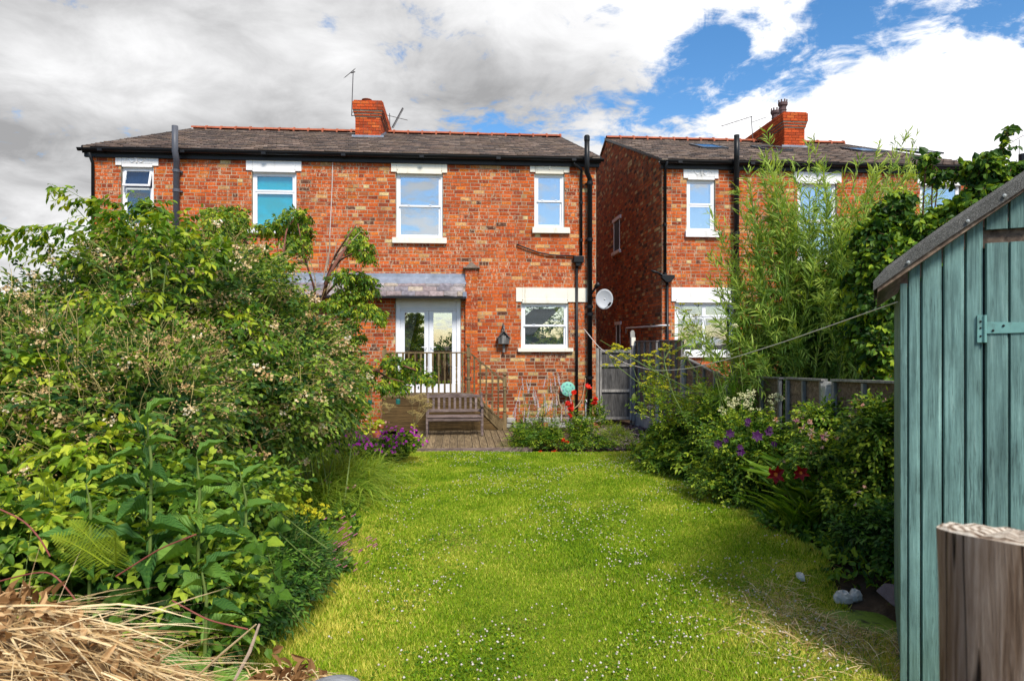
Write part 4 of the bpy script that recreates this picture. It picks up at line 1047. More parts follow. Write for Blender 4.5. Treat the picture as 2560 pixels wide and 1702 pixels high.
def platform():
    p = empty('raised_platform', **HF, label='raised timber platform with steps and turned balusters below the French doors', cat='platform')
    bh = .165; z = PTOP-.03; k = 0
    zb = []
    while z > DECK+.02: zb.append((max(z-bh, DECK+.005), z)); z -= bh+.006
    for i, (a0, a1) in enumerate(zb):
        a = Acc(); grooved(a, 0, xpr-xpl-.003, 0, 0, a1-a0); o = a.build('facing_board', M['wood_plat'], p); o.location = (xpl, PY-.012*(i == 0), a0)
    # floor boards, run left to right at the front nosing
    y = PY-.03
    while y < -.08:
        a = Acc(); a.box(0, xpr-xpl+.03, 0, .135, -.028, 0); o = a.build('floor_board', M['wood_plat'], p); o.location = (xpl-.02, y, PTOP); y += .142
    a = Acc(); a.box(xpl+.01, xpr-.01, PY+.03, -.13, DECK, PTOP-.035); a.build('core', M['mortar_dark'], p)
    # stair flank: string board and triangular cheek
    s0 = (xpr, PTOP-.02); s1 = (xst-.03, DECK+.06)
    for (a0, a1) in zb:
        fz = lambda zz: s0[0]+(s0[1]-zz)/(s0[1]-s1[1])*(s1[0]-s0[0])
        xx0, xx1 = fz(a1)-.12, fz(a0)-.12
        if xx1 > xpr+.02:
            a = Acc(); a.prism([(xpr+.003, a0), (xx1, a0), (max(xx0, xpr+.004), a1), (xpr+.003, a1)], PY+.006, PY+.02); a.build('cheek_board', M['wood_plat'], p)
    dx, dz = s1[0]-s0[0], s1[1]-s0[1]; L = sqrt(dx*dx+dz*dz)
    for n_ in range(6):
        o_ = -.115+n_*.038
        a = Acc(); nx, nz = -dz/L, dx/L
        a.prism([(s0[0]+nx*o_*-1, s0[1]-nz*-o_*-1*-1), (s1[0]+nx*-o_, s1[1]+nz*-o_), (s1[0]+nx*-(o_+.034), s1[1]+nz*-(o_+.034)), (s0[0]+nx*-(o_+.034), s0[1]+nz*-(o_+.034))], PY-.02, PY+.004)
        if n_ == 0: st = Acc()
        st.add(np.concatenate(a.V), np.concatenate(a.T))
    st.build('string_board', M['wood_rail'], p)
    for i in range(4):
        f = (i+1)/4.6; xx = s0[0]+dx*f; zz = PTOP-(PTOP-DECK)*(i+1)/5
        a = Acc(); a.box(xx-.30, xx, PY+.03, -.12, zz-.03, zz); a.build('tread', M['wood_deck'], p)
    rt = fp(1100, 880, PY)[1]
    xn = fp(1171, 870, PY)[0]; xn2 = xst
    xlp = fp(961, 870, PY)[0]
    newel(p, xn, PY+.02, PTOP, fp(1171, 858, PY)[1]); newel(p, xn2, PY+.02, DECK, fp(1259, 932, PY)[1]); newel(p, xlp, PY+.02, PTOP, fp(961, 862, PY)[1])
    a = Acc(); a.box(xlp, xn, PY-.01, PY+.05, rt-.03, rt); a.build('hand_rail', M['wood_rail'], p, bevel=.006)
    a = Acc(); a.box(xlp+.04, xn-.04, PY+.0, PY+.04, PTOP+.0, PTOP+.03); a.build('base_rail', M['wood_rail'], p)
    for x in np.arange(xn-.13, xlp+.05, -.129): baluster(p, x, PY+.02, PTOP+.03, rt-.03)
    r0 = (xn+.03, rt+.0); r1 = (xn2-.03, fp(1259, 949, PY)[1])
    a = Acc(); a.prism([(r0[0], r0[1]-.045), (r1[0], r1[1]-.045), (r1[0], r1[1]), (r0[0], r0[1])], PY-.01, PY+.05); a.build('hand_rail', M['wood_rail'], p)
    n = 5
    for i in range(n):
        f = (i+.75)/(n+.6); x = r0[0]+(r1[0]-r0[0])*f; zt_ = r0[1]+(r1[1]-r0[1])*f-.03; zb_ = s0[1]+dz*((x-s0[0])/dx)+.1
        baluster(p, x, PY+.02, zb_, zt_)
platform()

def bench():
    X = Wp(1137, 1086, 14.2); lx, ly = to_local(X[0], X[1])
    e = empty('garden_bench', (X[0], X[1], DECK+.004), TH, 'weathered slatted wooden garden bench on the low deck', 'bench')
    w = .565; m = 'wood_bench'
    def part(nm, f, bv=.004):
        a = Acc(); f(a); a.build(nm, M[m], e, bevel=bv)
    for s in (-1, 1):
        part('leg', lambda a: a.box(s*w-.022, s*w+.022, -.22, -.175, 0, .60))
        part('leg', lambda a: a.prism([(.20, 0), (.245, 0), (.245, .42), (.31, .86), (.27, .86), (.20, .42)], s*w-.022, s*w+.022, axis='x'))
        part('armrest', lambda a: a.box(s*w-.03, s*w+.03, -.26, .25, .60, .625))
        part('side_rail', lambda a: a.box(s*w-.015, s*w+.015, -.175, .20, .33, .38))
    part('front_rail', lambda a: a.box(-w+.022, w-.022, -.215, -.19, .31, .39))
    for i in range(5): part('seat_slat', lambda a: a.box(-w+.0, w-.0, -.235+i*.085, -.165+i*.085, .395-.006*abs(i-2), .415-.006*abs(i-2)))
    part('back_rail', lambda a: a.box(-w+.022, w-.022, .235, .265, .45, .51))
    def top(a):
        for i in range(12):
            x0 = -w+.022+(2*w-.044)*i/12; x1 = -w+.022+(2*w-.044)*(i+1)/12
            c0, c1 = (.045*(1-(x0/w)**2), .045*(1-(x1/w)**2))
            a.add([(x0, y, z) for z in (0,) for y in (.27, .30) for x0 in (x0, x1)], [], .5) if False else None
            a.prism([(x0, .755), (x1, .755), (x1, .80+c1), (x0, .80+c0)], .275, .305)
    part('top_rail', top, 0)
    for i in range(9):
        x = -w+.022+(2*w-.044)*(i+.85)/9.7
        part('back_slat', lambda a: a.prism([(.245, .51), (.258, .51), (.296, .76), (.283, .76)], x-.024, x+.024, axis='x'), .003)
bench()

def birdhouse():
    x, z = fp(1259, 846, -.1); wx, wy = to_world(x, -.1)
    e = empty('birdhouse', (wx, wy, z), TH, 'old grey birdhouse hanging on the bricks beside the steps', 'birdhouse')
    a = Acc(); a.box(-.13, .13, -.09, .06, -.13, .02); a.build('box', M['wood_gate'], e, bevel=.004)
    a = Acc(); a.box(-.035, .05, -.10, -.092, -.125, .06); a.build('front_board', M['wood_frame'], e)
    a = Acc(); a.prism([(-.15, .02), (.15, .02), (.0, .17)], -.06, .06); a.build('gable', M['wood_gate'], e)
    a = Acc(); a.prism([(-.165, .0), (-.15, -.01), (.0, .165), (.0, .19)], -.11, .08); a.prism([(.165, .0), (.15, -.01), (.0, .165), (.0, .19)], -.11, .08); a.build('roof', M['wood_gate'], e)
    a = Acc(); a.box(-.03, .03, .02, .05, .17, .32); a.build('mounting_board', M['wood_frame'], e)
    a = Acc(); a.box(-.018, .035, .01, .04, -.33, -.13); a.build('mounting_board', M['wood_frame'], e)
    a = Acc(); a.tube([(.0, -.03, .36), (-.03, -.05, .30), (-.03, -.05, .24), (.01, -.04, .20)], .012, 6); a.build('hook', M['black'], e)
birdhouse()

def reel():
    x, z = fp(1419, 972, -.15); wx, wy = to_world(x, -.15)
    e = empty('hose_reel', (wx, wy, z), TH, 'round mint green hose reel on the wall below the window', 'hose reel')
    a = Acc(); a.lathe([(.0, -.075), (.05, -.075), (.06, -.06), (.12, -.055), (.165, -.045), (.175, -.03), (.165, -.02), (.09, .0), (.09, .08), (.16, .10), (.16, .12)], k=28, axis='y')
    a.build('drum', M['mint'], e, smooth=False)
    for t in np.arange(8)*pi/4+.2:
        b = Acc(); b.lathe([(.018, -.062), (.018, -.045)], k=8, axis='y', at=(.115*cos(t), 0, .115*sin(t))); b.build('hub_hole', M['int_blue'], e)
    b = Acc(); b.tube([(-.05, .02, .17), (-.03, 0, .21), (.03, 0, .21), (.05, .02, .17)], .01, 6); b.build('handle', M['black'], e)
    px = [fp(u, v, -.12) for u, v in ((1395, 985), (1398, 1012), (1412, 1025), (1440, 1020), (1456, 998), (1462, 970), (1464, 945))]
    wp = [(*to_world(x_, -.12-.05*sin(i)), z_) for i, (x_, z_) in enumerate(px)]
    e = empty('garden_hose', wp[0], 0, 'thin tan hose looping from the reel to the wall tap', 'hose')
    t = np.linspace(0, 6, 40); wp = np.array(wp); q = np.stack([np.interp(t, range(7), wp[:, i]) for i in range(3)], 1)
    k = np.ones(5)/5; q2 = q.copy(); 
    for i in range(3): q2[2:-2, i] = np.convolve(q[:, i], k, 'valid')
    a = Acc(); a.tube(q2, .011, 6); a.build('tube', M['hose'], e, origin=wp[0], smooth=True)
    x, z = fp(1465, 1000, -.05)
    e = empty('tap_pipe', (*to_world(x, -.05), DECK), TH, 'short white standpipe beside the downpipe', 'pipe')
    a = Acc(); a.tube([(0, 0, 0), (0, 0, z-DECK+.02)], .022, 8); a.tube([(0, 0, z-DECK), (0, -.06, z-DECK), (0, -.08, z-DECK-.04)], .014, 8); a.build('pipe', M['white_pipe'], e, smooth=True)
reel()

# ------------------------------------------------------------------ gate and fences
def gate():
    x0, _ = fp(1499, 900, .15); x1, _ = fp(1578, 900, .15); _, zt = fp(1540, 874, .15); zb = fp(1540, 1050, .15)[1]
    wx, wy = to_world(x0, .15)
    e = empty('garden_gate', (wx, wy, zb), TH, 'dark grey weathered wooden gate in the gap between the houses', 'gate')
    w = x1-x0; h = zt-zb
    n = 8
    for i in range(n):
        a = Acc(); a.box(0, w/n-.004, 0, .018, 0, h-.02-.01*R.random()); o = a.build('gate_board', M['wood_gate'], e); o.location = (i*w/n, .004*R.random(), .0)
    for z_ in (0.02, h*.40, h*.76): 
        a = Acc(); a.box(0.046, w-.046, -.04, -.005, z_, z_+.065); a.build('rail', M['wood_frame'], e)
    a = Acc(); a.box(.046, w-.046, -.04, -.005, h-.07, h-.0); a.build('rail', M['wood_frame'], e)
    for x in (0, w-.045): a = Acc(); a.box(x, x+.045, -.045, -.004, 0, h); a.build('stile', M['wood_frame'], e)
    a = Acc(); a.box(-.09, -.02, -.05, .04, -.02, h+.04); a.box(w+.01, w+.09, -.05, .05, -.02, h+.10); a.build('gate_post', M['wood_frame'], e)
    a = Acc(); a.box(w+.0, w+.10, -.03, .05, h+.1, h+.30); a.build('post_top', M['stone'], e)
gate()

def fx(Z): return 3.02+(17-Z)*.10 if Z > 14.9 else 3.23+(14.9-Z)*.011
def panel(Z0, Z1, top0, top1, label, vertical=True, gravel=.28, battens=5):
    """a run of fence from (fx(Z0),Z0) to (fx(Z1),Z1); faces the lawn (towards -x)"""
    p0 = np.array((fx(Z0), Z0)); p1 = np.array((fx(Z1), Z1)); L = np.linalg.norm(p1-p0); an = atan2(p1[1]-p0[1], p1[0]-p0[0])
    gb = float(min(gz(*p0), gz(*p1)))
    e = empty('wooden_fence', (p0[0], p0[1], gb), an, label, 'fence', 'fence along the right border')
    t0, t1 = top0-gb, top1-gb; sl = (t1-t0)/L
    # local x along the run, local y away; lawn side is which side?
    side = -1 if sin(an) > 0 else 1     # lawn at -x
    side = 1 if an > 0 else -1
    z = gravel+.03; k = 0; hb = .135
    while z < max(t0, t1)-.02:
        a = Acc()
        zz0 = min(z, t0), min(z, t1); zt0, zt1 = min(z+hb, t0), min(z+hb, t1)
        if max(zt0-zz0[0], zt1-zz0[1]) > .02:
            w = .006*R.standard_normal(3)
            xs = [.03, L*.33, L*.66, L-.03]; bt = [zz0[0]+(zz0[1]-zz0[0])*x/L for x in xs]; tp = [zt0+(zt1-zt0)*x/L for x in xs]
            V = []
            for i_, x in enumerate(xs):
                wob = w[i_-1] if 0 < i_ < 3 else 0
                V += [(x, side*.012, bt[i_]-.01+wob), (x, side*.004, tp[i_]+wob), (x, -side*.004, bt[i_]-.01+wob), (x, -side*.006, tp[i_]+wob)]
            T = []
            for i_ in range(3):
                b = 4*i_; T += [(b, b+4, b+1), (b+1, b+4, b+5), (b+2, b+3, b+6), (b+3, b+7, b+6), (b+1, b+5, b+3), (b+3, b+5, b+7), (b, b+2, b+4), (b+2, b+6, b+4)]
            a.add(V, T); a.build('fence_board', M['wood_fence'], e)
        z += hb-.012; k += 1
    for i in range(battens):
        x = .04+(L-.08)*i/(battens-1); tt = t0+sl*x
        a = Acc(); a.box(x-.02, x+.02, min(side*.014, side*.05), max(side*.014, side*.05), gravel+.02, tt-.01); a.build('batten', M['wood_frame'], e)
    a = Acc(); a.add([(x, s_*.035+side*.02, (t0 if x == 0 else t1)+zz) for x in (0, L) for s_ in (-1, 1) for zz in (0, .022)], [(0, 1, 4), (1, 5, 4), (2, 6, 3), (3, 6, 7), (1, 3, 5), (3, 7, 5), (0, 4, 2), (2, 4, 6), (0, 2, 1), (1, 2, 3), (4, 5, 6), (5, 7, 6)]); a.build('capping', M['wood_frame'], e)
    a = Acc(); a.box(0.03, L-.03, -.025, .025, -.1, gravel); a.build('gravel_board', M['concrete'], e)
    return e
def cpost(Z, top, label, r=.055):
    x = fx(Z); g = float(gz(x, Z)); a = Acc()
    a.box(-r, r, -r, r, -.2, top-g-.03); a.prism([(-r, top-g-.03), (r, top-g-.03), (r*.4, top-g+.02), (-r*.4, top-g+.02)], -r, r)
    o = a.build('fence_post', M['concrete'], None, bevel=.008); o.location = (x-.03, Z, g); tag(o, label, 'post', 'concrete fence posts')
    return o
panel(16.9, 15.0, 1.76, 1.76, 'tall dark fence panel nearest the gate, behind yellow umbels'); panel(14.85, 12.9, 1.78, 1.77, 'tall dark fence panel beside the ground floor window of the right house')
panel(12.75, 10.3, 1.45, 1.18, 'fence panel whose capping slopes down towards the camera', battens=5)
panel(10.15, 8.3, 1.24, 1.30, 'low fence panel behind the cream flowers', battens=4); panel(8.15, 7.2, 1.31, 1.34, 'short low fence panel left of the bare concrete post', battens=3); panel(7.0, 5.2, 1.35, 1.42, 'low brown fence panel between the concrete post and the shed', battens=4)
for Z, t, lb in ((16.98, 2.02, 'pale post top beside the gate'), (14.93, 1.55, 'concrete fence post with rounded top by the yellow flowers'), (12.82, 1.5, 'concrete post at the start of the sloping fence'), (10.22, 1.1, 'concrete post hidden behind the cream umbels'), (7.1, 1.32, 'pale leaning concrete post standing before the low fence')): cpost(Z, t, lb)

# ------------------------------------------------------------------ the shed
SA = radians(-28)
S0 = Wp(2257, 1728, 3.4)
def shed():
    e = empty('shed', (S0[0], S0[1], -.02), SA, 'teal painted timber garden shed with felt roof at the right', 'shed')
    # local x along the front to the right (nearer), local -y outwards
    def sx(u, v):    # pixel on the front plane -> local x, z
        a = (u-1280)/F; cx_, cy_ = S0[0], S0[1]; ex, ey = cos(SA), sin(SA)
        # a*Z = cx+l*ex ; Z = cy+l*ey
        l = (cx_-a*cy_)/(a*ey-ex); Z = cy_+l*ey
        return l, EYE-(v-855)/F*Z+.02
    ub = [2253, 2301, 2355, 2411, 2458]
    xs = [0.018]+[sx(u, 900)[0] for u in ub[1:]]
    z_e = sx(2243, 700)[1]; xr_, zr_ = sx(2560, 492); sl = (zr_-z_e)/xr_
    top = lambda x: z_e+sl*x
    while len(xs) < 5: pass
    xd = xs[-1]
    for i in range(4):
        x0, x1 = xs[i], xs[i+1]; n = 3
        a = Acc()
        # shiplap board: flat face with a scooped lip on its left edge
        f = .014
        prof = [(x0+.004, 0), (x0+.010, -.014), (x1-.016, -.016), (x1-.012, -.008), (x1-.002, -.006), (x1-.002, .01), (x0+.004, .01)]
        V = [(p, q, 0) for p, q in prof]+[(p, q, top(p)+.02) for p, q in prof]; k = len(prof); T = []
        for j in range(k): m_ = (j+1) % k; T += [(j, m_, j+k), (m_, m_+k, j+k)]
        a.add(V, T); a.build('shed_board', M['shed'], e)
    # door and boards over it
    zd = sx(2500, 597)[1]
    w = (xs[-1]-xs[0])/4*1.18
    for i in range(7):
        x0 = xd+.006+i*w; x1 = x0+w-.003
        for (za, zb, yo, nm) in ((.06, zd-.02, -.012, 'door_board'), (zd+.045, None, -.002, 'shed_board')):
            a = Acc(); prof = [(x0, yo+.006), (x0+.006, yo-.012), (x1-.008, yo-.012), (x1, yo-.002), (x1, yo+.012), (x0, yo+.012)]
            V = [(p, q, za) for p, q in prof]+[(p, q, (top(p)+.02 if zb is None else zb)) for p, q in prof]; k = len(prof); T = []
            for j in range(k): m_ = (j+1) % k; T += [(j, m_, j+k), (m_, m_+k, j+k)]
            T += [(k, k+j, k+j+1) for j in range(1, k-1)]
            a.add(V, T); a.build(nm, M['shed'], e)
    a = Acc(); a.box(xd-.02, xd+7*w, .012, .03, zd-.04, zd+.06); a.build('door_head', M['wood_fence'], e)
    # corner trim and side wall
    a = Acc(); a.box(-.012, .018, -.02, .02, 0, z_e-.02); a.build('corner_trim', M['shed'], e, bevel=.003)
    for i in range(14):
        a = Acc(); a.box(-.004, .010, .024+i*.11, .024+i*.11+.106, 0, z_e-.02); a.build('side_board', M['shed'], e)
    a = Acc(); a.box(.02, 1.35, .035, 1.55, 0, z_e-.1); a.prism([(.02, z_e-.1), (1.35, z_e-.1), (1.4, top(1.4)-.05), (.02, z_e-.05)], .036, .06); a.build('core', M['black'], e)
    # roof: felt sheet with a turned-down edge
    ts = np.linspace(-.13, 1.42, 30)
    a = Acc()
    th = .066; V = []; T = []
    fy0, fy1 = -.10, 1.75
    for x in ts:
        z = z_e+.110+sl*x-(max(0, -.09-x)*.6)+.006*sin(x*9)
        dz = th*(1+.12*sin(x*5)) if x > -.11 else th*.6
        V += [(x, fy0, z-dz), (x, fy0-.006, z-.012), (x, fy0+.012, z+.008), (x, fy1, z+.008)]
    for i in range(len(ts)-1):
        b = 4*i
        for j in range(3): T += [(b+j, b+4+j, b+j+1), (b+j+1, b+4+j, b+5+j)]
    a.add(V, T); o = a.build('roof_felt', M['felt'], e, smooth=False); s_ = o.modifiers.new('s', 'SOLIDIFY'); s_.thickness = .005
    a = Acc(); a.prism([(-.11, z_e-.11*sl+.02), (1.4, top(1.4)+.02), (1.4, top(1.4)+.06), (-.11, z_e-.11*sl+.06)], fy0+.015, 1.6); a.build('roof_board', M['wood_fence'], e)
    for f in (.02, .26, .40, .62, .8, 1.1):
        b = Acc(); x = f; b.lathe([(.0, -.006), (.008, -.004), (.008, 0)], k=8, axis='y', at=(x, fy0-.008, z_e+.095+sl*x-.035)); b.build('felt_nail', M['alu_nail'], e)
    # hinge
    hz = sx(2460, 820)[1]; hz0, hz1 = sx(2460, 856)[1], sx(2460, 788)[1]
    a = Acc(); a.box(xd-.026, xd+.004, -.026, -.016, hz0, hz1); a.tube([(xd+.004, -.028, hz0), (xd+.004, -.028, hz1)], .007, 8); a.build('hinge_plate', M['galv'], e)
    a = Acc(); a.prism([(xd+.008, hz-.028), (xd+.50, hz-.014), (xd+.50, hz+.014), (xd+.008, hz+.028)], -.031, -.025); a.build('hinge_strap', M['galv'], e, bevel=.002)
    for (x, z) in ((xd+.035, hz-.012), (xd+.075, hz+.010), (xd+.17, hz+.002), (xd-.013, hz1-.03), (xd-.013, hz), (xd-.013, hz0+.03)):
        b = Acc(); b.lathe([(.0, -.036), (.005, -.035), (.006, -.030)] if x > xd else [(.0, -.030), (.004, -.029), (.005, -.026)], k=8, axis='y', at=(x, 0, z)); b.build('screw', M['black'], e)
M['alu_nail'] = plain('nail', (.35, .37, .36), .5, .5, .1, 8, metal=.3)
shed()

def post():
    c = np.array((.556, .75)); zt = 1.75-487/F*.75
    e = empty('wooden_post', (c[0], c[1], 0), 0, 'thick round weathered post with pale sawn top in the near right corner', 'post')
    k = 40; V = []; T = []; zs = np.linspace(0, zt, 26)
    ph = R.random(6)*6
    for i, z in enumerate(zs):
        for t in np.arange(k)*2*pi/k:
            r = .0755*(1+.02*sin(2*t+ph[0])+.012*sin(5*t+ph[1])+.008*sin(9*t+ph[2]+z*2))-.006*(1-z/zt)*0+.001*sin(z*9)
            if z < zt-.06: r -= .0018*max(0, sin(3*t+ph[3]))
            V.append((r*cos(t), r*sin(t), z+(.010*cos(t+2.2) if i == 25 else 0)))
    for i in range(25):
        for j in range(k): p, q = i*k+j, i*k+(j+1) % k; T += [(p, q, p+k), (q, q+k, p+k)]
    a = Acc(); a.add(V, T); a.build('shaft', post_side(), e, smooth=True)
    top = V[-k:]; V2 = []
    for f in (1, .93, .6, .3): V2 += [(x*f, y*f, z*1+(.003 if f < 1 else 0)+.0015*sin(i*2.1)*(f < 1)) for i, (x, y, z) in enumerate(top)]
    V2.append((0, 0, zt+.004)); T = []
    for i in range(3):
        for j in range(k): p, q = i*k+j, i*k+(j+1) % k; T += [(p, q, p+k), (q, q+k, p+k)]
    T += [(3*k+j, 3*k+(j+1) % k, 4*k) for j in range(k)]
    a = Acc(); a.add(V2, T); a.build('sawn_top', post_top(), e)
post()

def line():
    p = [Wp(1460, 822, 16.2), Wp(1500, 872, 14.6), Wp(1560, 908, 12.5), Wp(1640, 928, 10.4), Wp(1720, 922, 9.0), Wp(1830, 896, 7.6), Wp(1960, 855, 6.2), Wp(2100, 806, 4.9), Wp(2243, 755, 3.42)]
    p = np.array(p); t = np.linspace(0, 8, 60); q = np.stack([np.interp(t, range(9), p[:, i]) for i in range(3)], 1)
    for _ in range(3):
        q[1:-1] = (q[:-2]+q[1:-1]*2+q[2:])/4
    r = np.interp(t, [0, 8], [.009, .0035])
    e = empty('washing_line', p[0], 0, 'pale washing line sagging from the house corner to the shed', 'washing line')
    a = Acc(); a.tube(q, r, 6); a.build('rope', M['line'], e, origin=p[0], smooth=True)
line()

# ------------------------------------------------------------------ vegetation toolkit
def nrm(a): return a/(np.linalg.norm(a, axis=-1, keepdims=True)+1e-9)
UP = np.array([0, 0, 1.])
TM = {  # along, across, up
 'leaf': (np.array([(0, 0, 0), (.42, 0, -.03), (1, 0, -.16), (.28, .5, .05), (.28, -.5, .05), (.68, .36, .0), (.68, -.36, .0)]),
          np.array([(0, 1, 3), (0, 4, 1), (1, 5, 3), (1, 2, 5), (1, 4, 6), (1, 6, 2)])),
 'quad': (np.array([(0, 0, 0), (.45, .5, .06), (1, 0, -.10), (.45, -.5, .06)]), np.array([(0, 2, 1), (0, 3, 2)])),
 'narrow': (np.array([(0, 0, 0), (.4, .5, .02), (.4, -.5, .02), (.75, .35, -.08), (.75, -.35, -.08), (1, 0, -.24)]),
            np.array([(0, 2, 1), (1, 2, 3), (2, 4, 3), (3, 4, 5)])),
 'curl': (np.array([(0, 0, 0), (.4, 0, -.10), (1, 0, -.42), (.3, .5, .12), (.3, -.5, .12), (.72, .42, -.05), (.72, -.42, -.05)]),
          np.array([(0, 1, 3), (0, 4, 1), (1, 5, 3), (1, 2, 5), (1, 4, 6), (1, 6, 2)])),
}
def leaves(acc, P, D, N, L, W, tm='leaf', t=.5):
    P = np.asarray(P, float); n = len(P)
    D = nrm(D); S = nrm(np.cross(D, N)); N = np.cross(S, D)
    tv, tt = TM[tm]
    L = np.broadcast_to(L, n); W = np.broadcast_to(W, n)
    V = P[:, None]+(L[:, None]*tv[None, :, 0])[..., None]*D[:, None]+(W[:, None]*tv[None, :, 1])[..., None]*S[:, None]+(L[:, None]*tv[None, :, 2])[..., None]*N[:, None]
    T = tt[None]+len(tv)*np.arange(n)[:, None, None]
    t = np.broadcast_to(t, n)
    acc.add(V.reshape(-1, 3), T.reshape(-1, 3), np.repeat(t, len(tv)))
def rdir(n): return nrm(R.standard_normal((n, 3)))
def twigs(acc, P, Q, r=.003, c=.5, bend=.0):
    """many thin 3-sided stems from P to Q with a mid point"""
    P = np.asarray(P, float); Q = np.asarray(Q, float); n = len(P)
    Mi = (P+Q)/2+np.array([0, 0, 1.])*bend*np.linalg.norm(Q-P, axis=1)[:, None]+R.standard_normal((n, 3))*.03*np.linalg.norm(Q-P, axis=1)[:, None]
    D = nrm(Q-P); A = nrm(np.cross(D, rdir(n))); B = np.cross(D, A)
    an = np.arange(3)*2*pi/3; ring = np.cos(an)[None, :, None]*A[:, None]+np.sin(an)[None, :, None]*B[:, None]
    rr = np.broadcast_to(r, n)[:, None, None]
    V = np.concatenate([P[:, None]+ring*rr, Mi[:, None]+ring*rr*.8, Q[:, None]+ring*rr*.45], 1)
    T = []
    for i in range(2):
        for j in range(3):
            a, b = i*3+j, i*3+(j+1) % 3; T += [(a, b, a+3), (b, b+3, a+3)]
    T = np.array(T)[None]+9*np.arange(n)[:, None, None]
    acc.add(V.reshape(-1, 3), T.reshape(-1, 3), c)
def sprays(acc, P, D, length, k, L, W, droop=.3, ang=55, tm='leaf', tint=None, stem=None, hang=.3, sr=.0022, face=.5):
    """leafy shoots: k leaves along each, alternately left and right, plus one at the tip"""
    P = np.asarray(P, float); n = len(P); D = nrm(D)
    length = np.broadcast_to(length, n)
    tt = np.linspace(.12, 1, k)
    side = nrm(np.cross(D, UP)+.25*R.standard_normal((n, 3)))
    ts = np.broadcast_to(R.random(n) if tint is None else tint, n)
    for i, f in enumerate(tt):
        ff = np.clip(f+.04*R.standard_normal(n), 0, 1)
        pos_ = P+D*(length*ff)[:, None]-UP*(droop*length*ff**2)[:, None]
        T_ = nrm(D-UP*(2*droop*ff)[:, None])
        sg = 1 if i % 2 else -1
        a = radians(ang)*(.7+.6*R.random(n)) if i < k-1 else .15*R.random(n)
        d = T_*np.cos(a)[:, None]+side*(sg*np.sin(a))[:, None]-UP*(hang*R.random(n))[:, None]
        N_ = nrm(np.cross(side, T_)); N_ = N_*np.sign(N_[:, 2:3]+1e-6)
        N_ = nrm(N_+face*R.standard_normal((n, 3)))
        s = (1-.35*abs(f-.5))*(.75+.5*R.random(n))
        leaves(acc, pos_, d, N_, L*s, W*s, tm, np.clip(ts+.16*R.standard_normal(n), 0, 1))
    if stem is not None:
        twigs(stem, P, P+D*length[:, None]-UP*(droop*length)[:, None], sr, bend=droop*.25)
def blob_pts(blobs, n, shell=.55, lump=.22):
    """points in/on ellipsoids (x,y,z,rx,ry,rz[,weight]); returns points, outward dirs"""
    B = np.array([b[:6] for b in blobs], float); w = np.array([(b[6] if len(b) > 6 else 1)*(b[3]*b[4]*b[5])**(2/3) for b in blobs]); w /= w.sum()
    i = R.choice(len(B), n, p=w); d = rdir(n)
    ph = B[i, 0]*3
    lm = 1+lump*np.sin(d[:, 0]*5+ph)*np.cos(d[:, 2]*6+ph*1.7)+lump*.6*np.sin(d[:, 1]*9+d[:, 2]*8)
    r = (shell+(1-shell)*R.random(n)**.6)*lm
    return B[i, :3]+d*B[i, 3:6]*r[:, None], nrm(d*B[i, 3:6]*np.array([1, 1, 1.])), r
def above(P, m=.03):
    return P[:, 2] > gz(P[:, 0], P[:, 1])+m
def plant(name, loc, label, cat, group=None):
    return empty(name, loc, 0, label, cat, group)
def strips(acc, P, D, length, W, droop, seg=6, t=None, taper=1.0, twist=.0, out=None):
    """arching strap leaves or long grass blades"""
    P = np.asarray(P, float); n = len(P); D = nrm(D); length = np.broadcast_to(length, n); W = np.broadcast_to(W, n); droop = np.broadcast_to(droop, n)
    H = np.stack([D[:, 0], D[:, 1], 0*D[:, 0]], 1); H = nrm(H+1e-4)
    S = nrm(np.cross(H, UP)+twist*R.standard_normal((n, 3)))
    f = np.linspace(0, 1, seg+1)
    pos_ = P[:, None]+D[:, None]*(length[:, None]*f)[..., None]+H[:, None]*(length[:, None]*droop[:, None]*.45*f**2)[..., None]-UP*(droop[:, None]*length[:, None]*f**2.2)[..., None]
    w = W[:, None]*np.clip(np.sin(np.pi*np.clip(f*.82+.16, 0, 1))**.7, .05, 1)*np.where(f > .98, .08, 1)
    fold = nrm(np.cross(S, D))
    V = np.stack([pos_-S[:, None]*w[..., None]/2, pos_+S[:, None]*w[..., None]/2], 2).reshape(n, -1, 3)
    T = []
    for i in range(seg): b = 2*i; T += [(b, b+1, b+2), (b+1, b+3, b+2)]
    T = np.array(T)[None]+V.shape[1]*np.arange(n)[:, None, None]
    t = R.random(n) if t is None else np.broadcast_to(t, n)
    acc.add(V.reshape(-1, 3), T.reshape(-1, 3), np.repeat(t, V.shape[1]))
OCV = np.array([(1, 0, 0), (-1, 0, 0), (0, 1, 0), (0, -1, 0), (0, 0, 1), (0, 0, -1)], float)
OCT = np.array([(0, 2, 4), (2, 1, 4), (1, 3, 4), (3, 0, 4), (2, 0, 5), (1, 2, 5), (3, 1, 5), (0, 3, 5)])
def dots(acc, P, r, t):
    n = len(P); r = np.broadcast_to(r, n)
    V = (P[:, None]+OCV[None]*r[:, None, None]).reshape(-1, 3); acc.add(V, (OCT[None]+6*np.arange(n)[:, None, None]).reshape(-1, 3), np.repeat(np.broadcast_to(t, n), 6))
def petals(acc, P, r, t, k=5, N=None):
    """small open flowers of k petals"""
    n = len(P); N = nrm(rdir(n)+np.array([0, -.8, .6])) if N is None else nrm(N)
    A = nrm(np.cross(N, rdir(n))); B = np.cross(N, A)
    for j in range(k):
        a = 2*pi*j/k
        D = A*cos(a)+B*sin(a)+N*.25
        leaves(acc, P, D, N, r, np.asarray(r)*.85, 'quad', t)
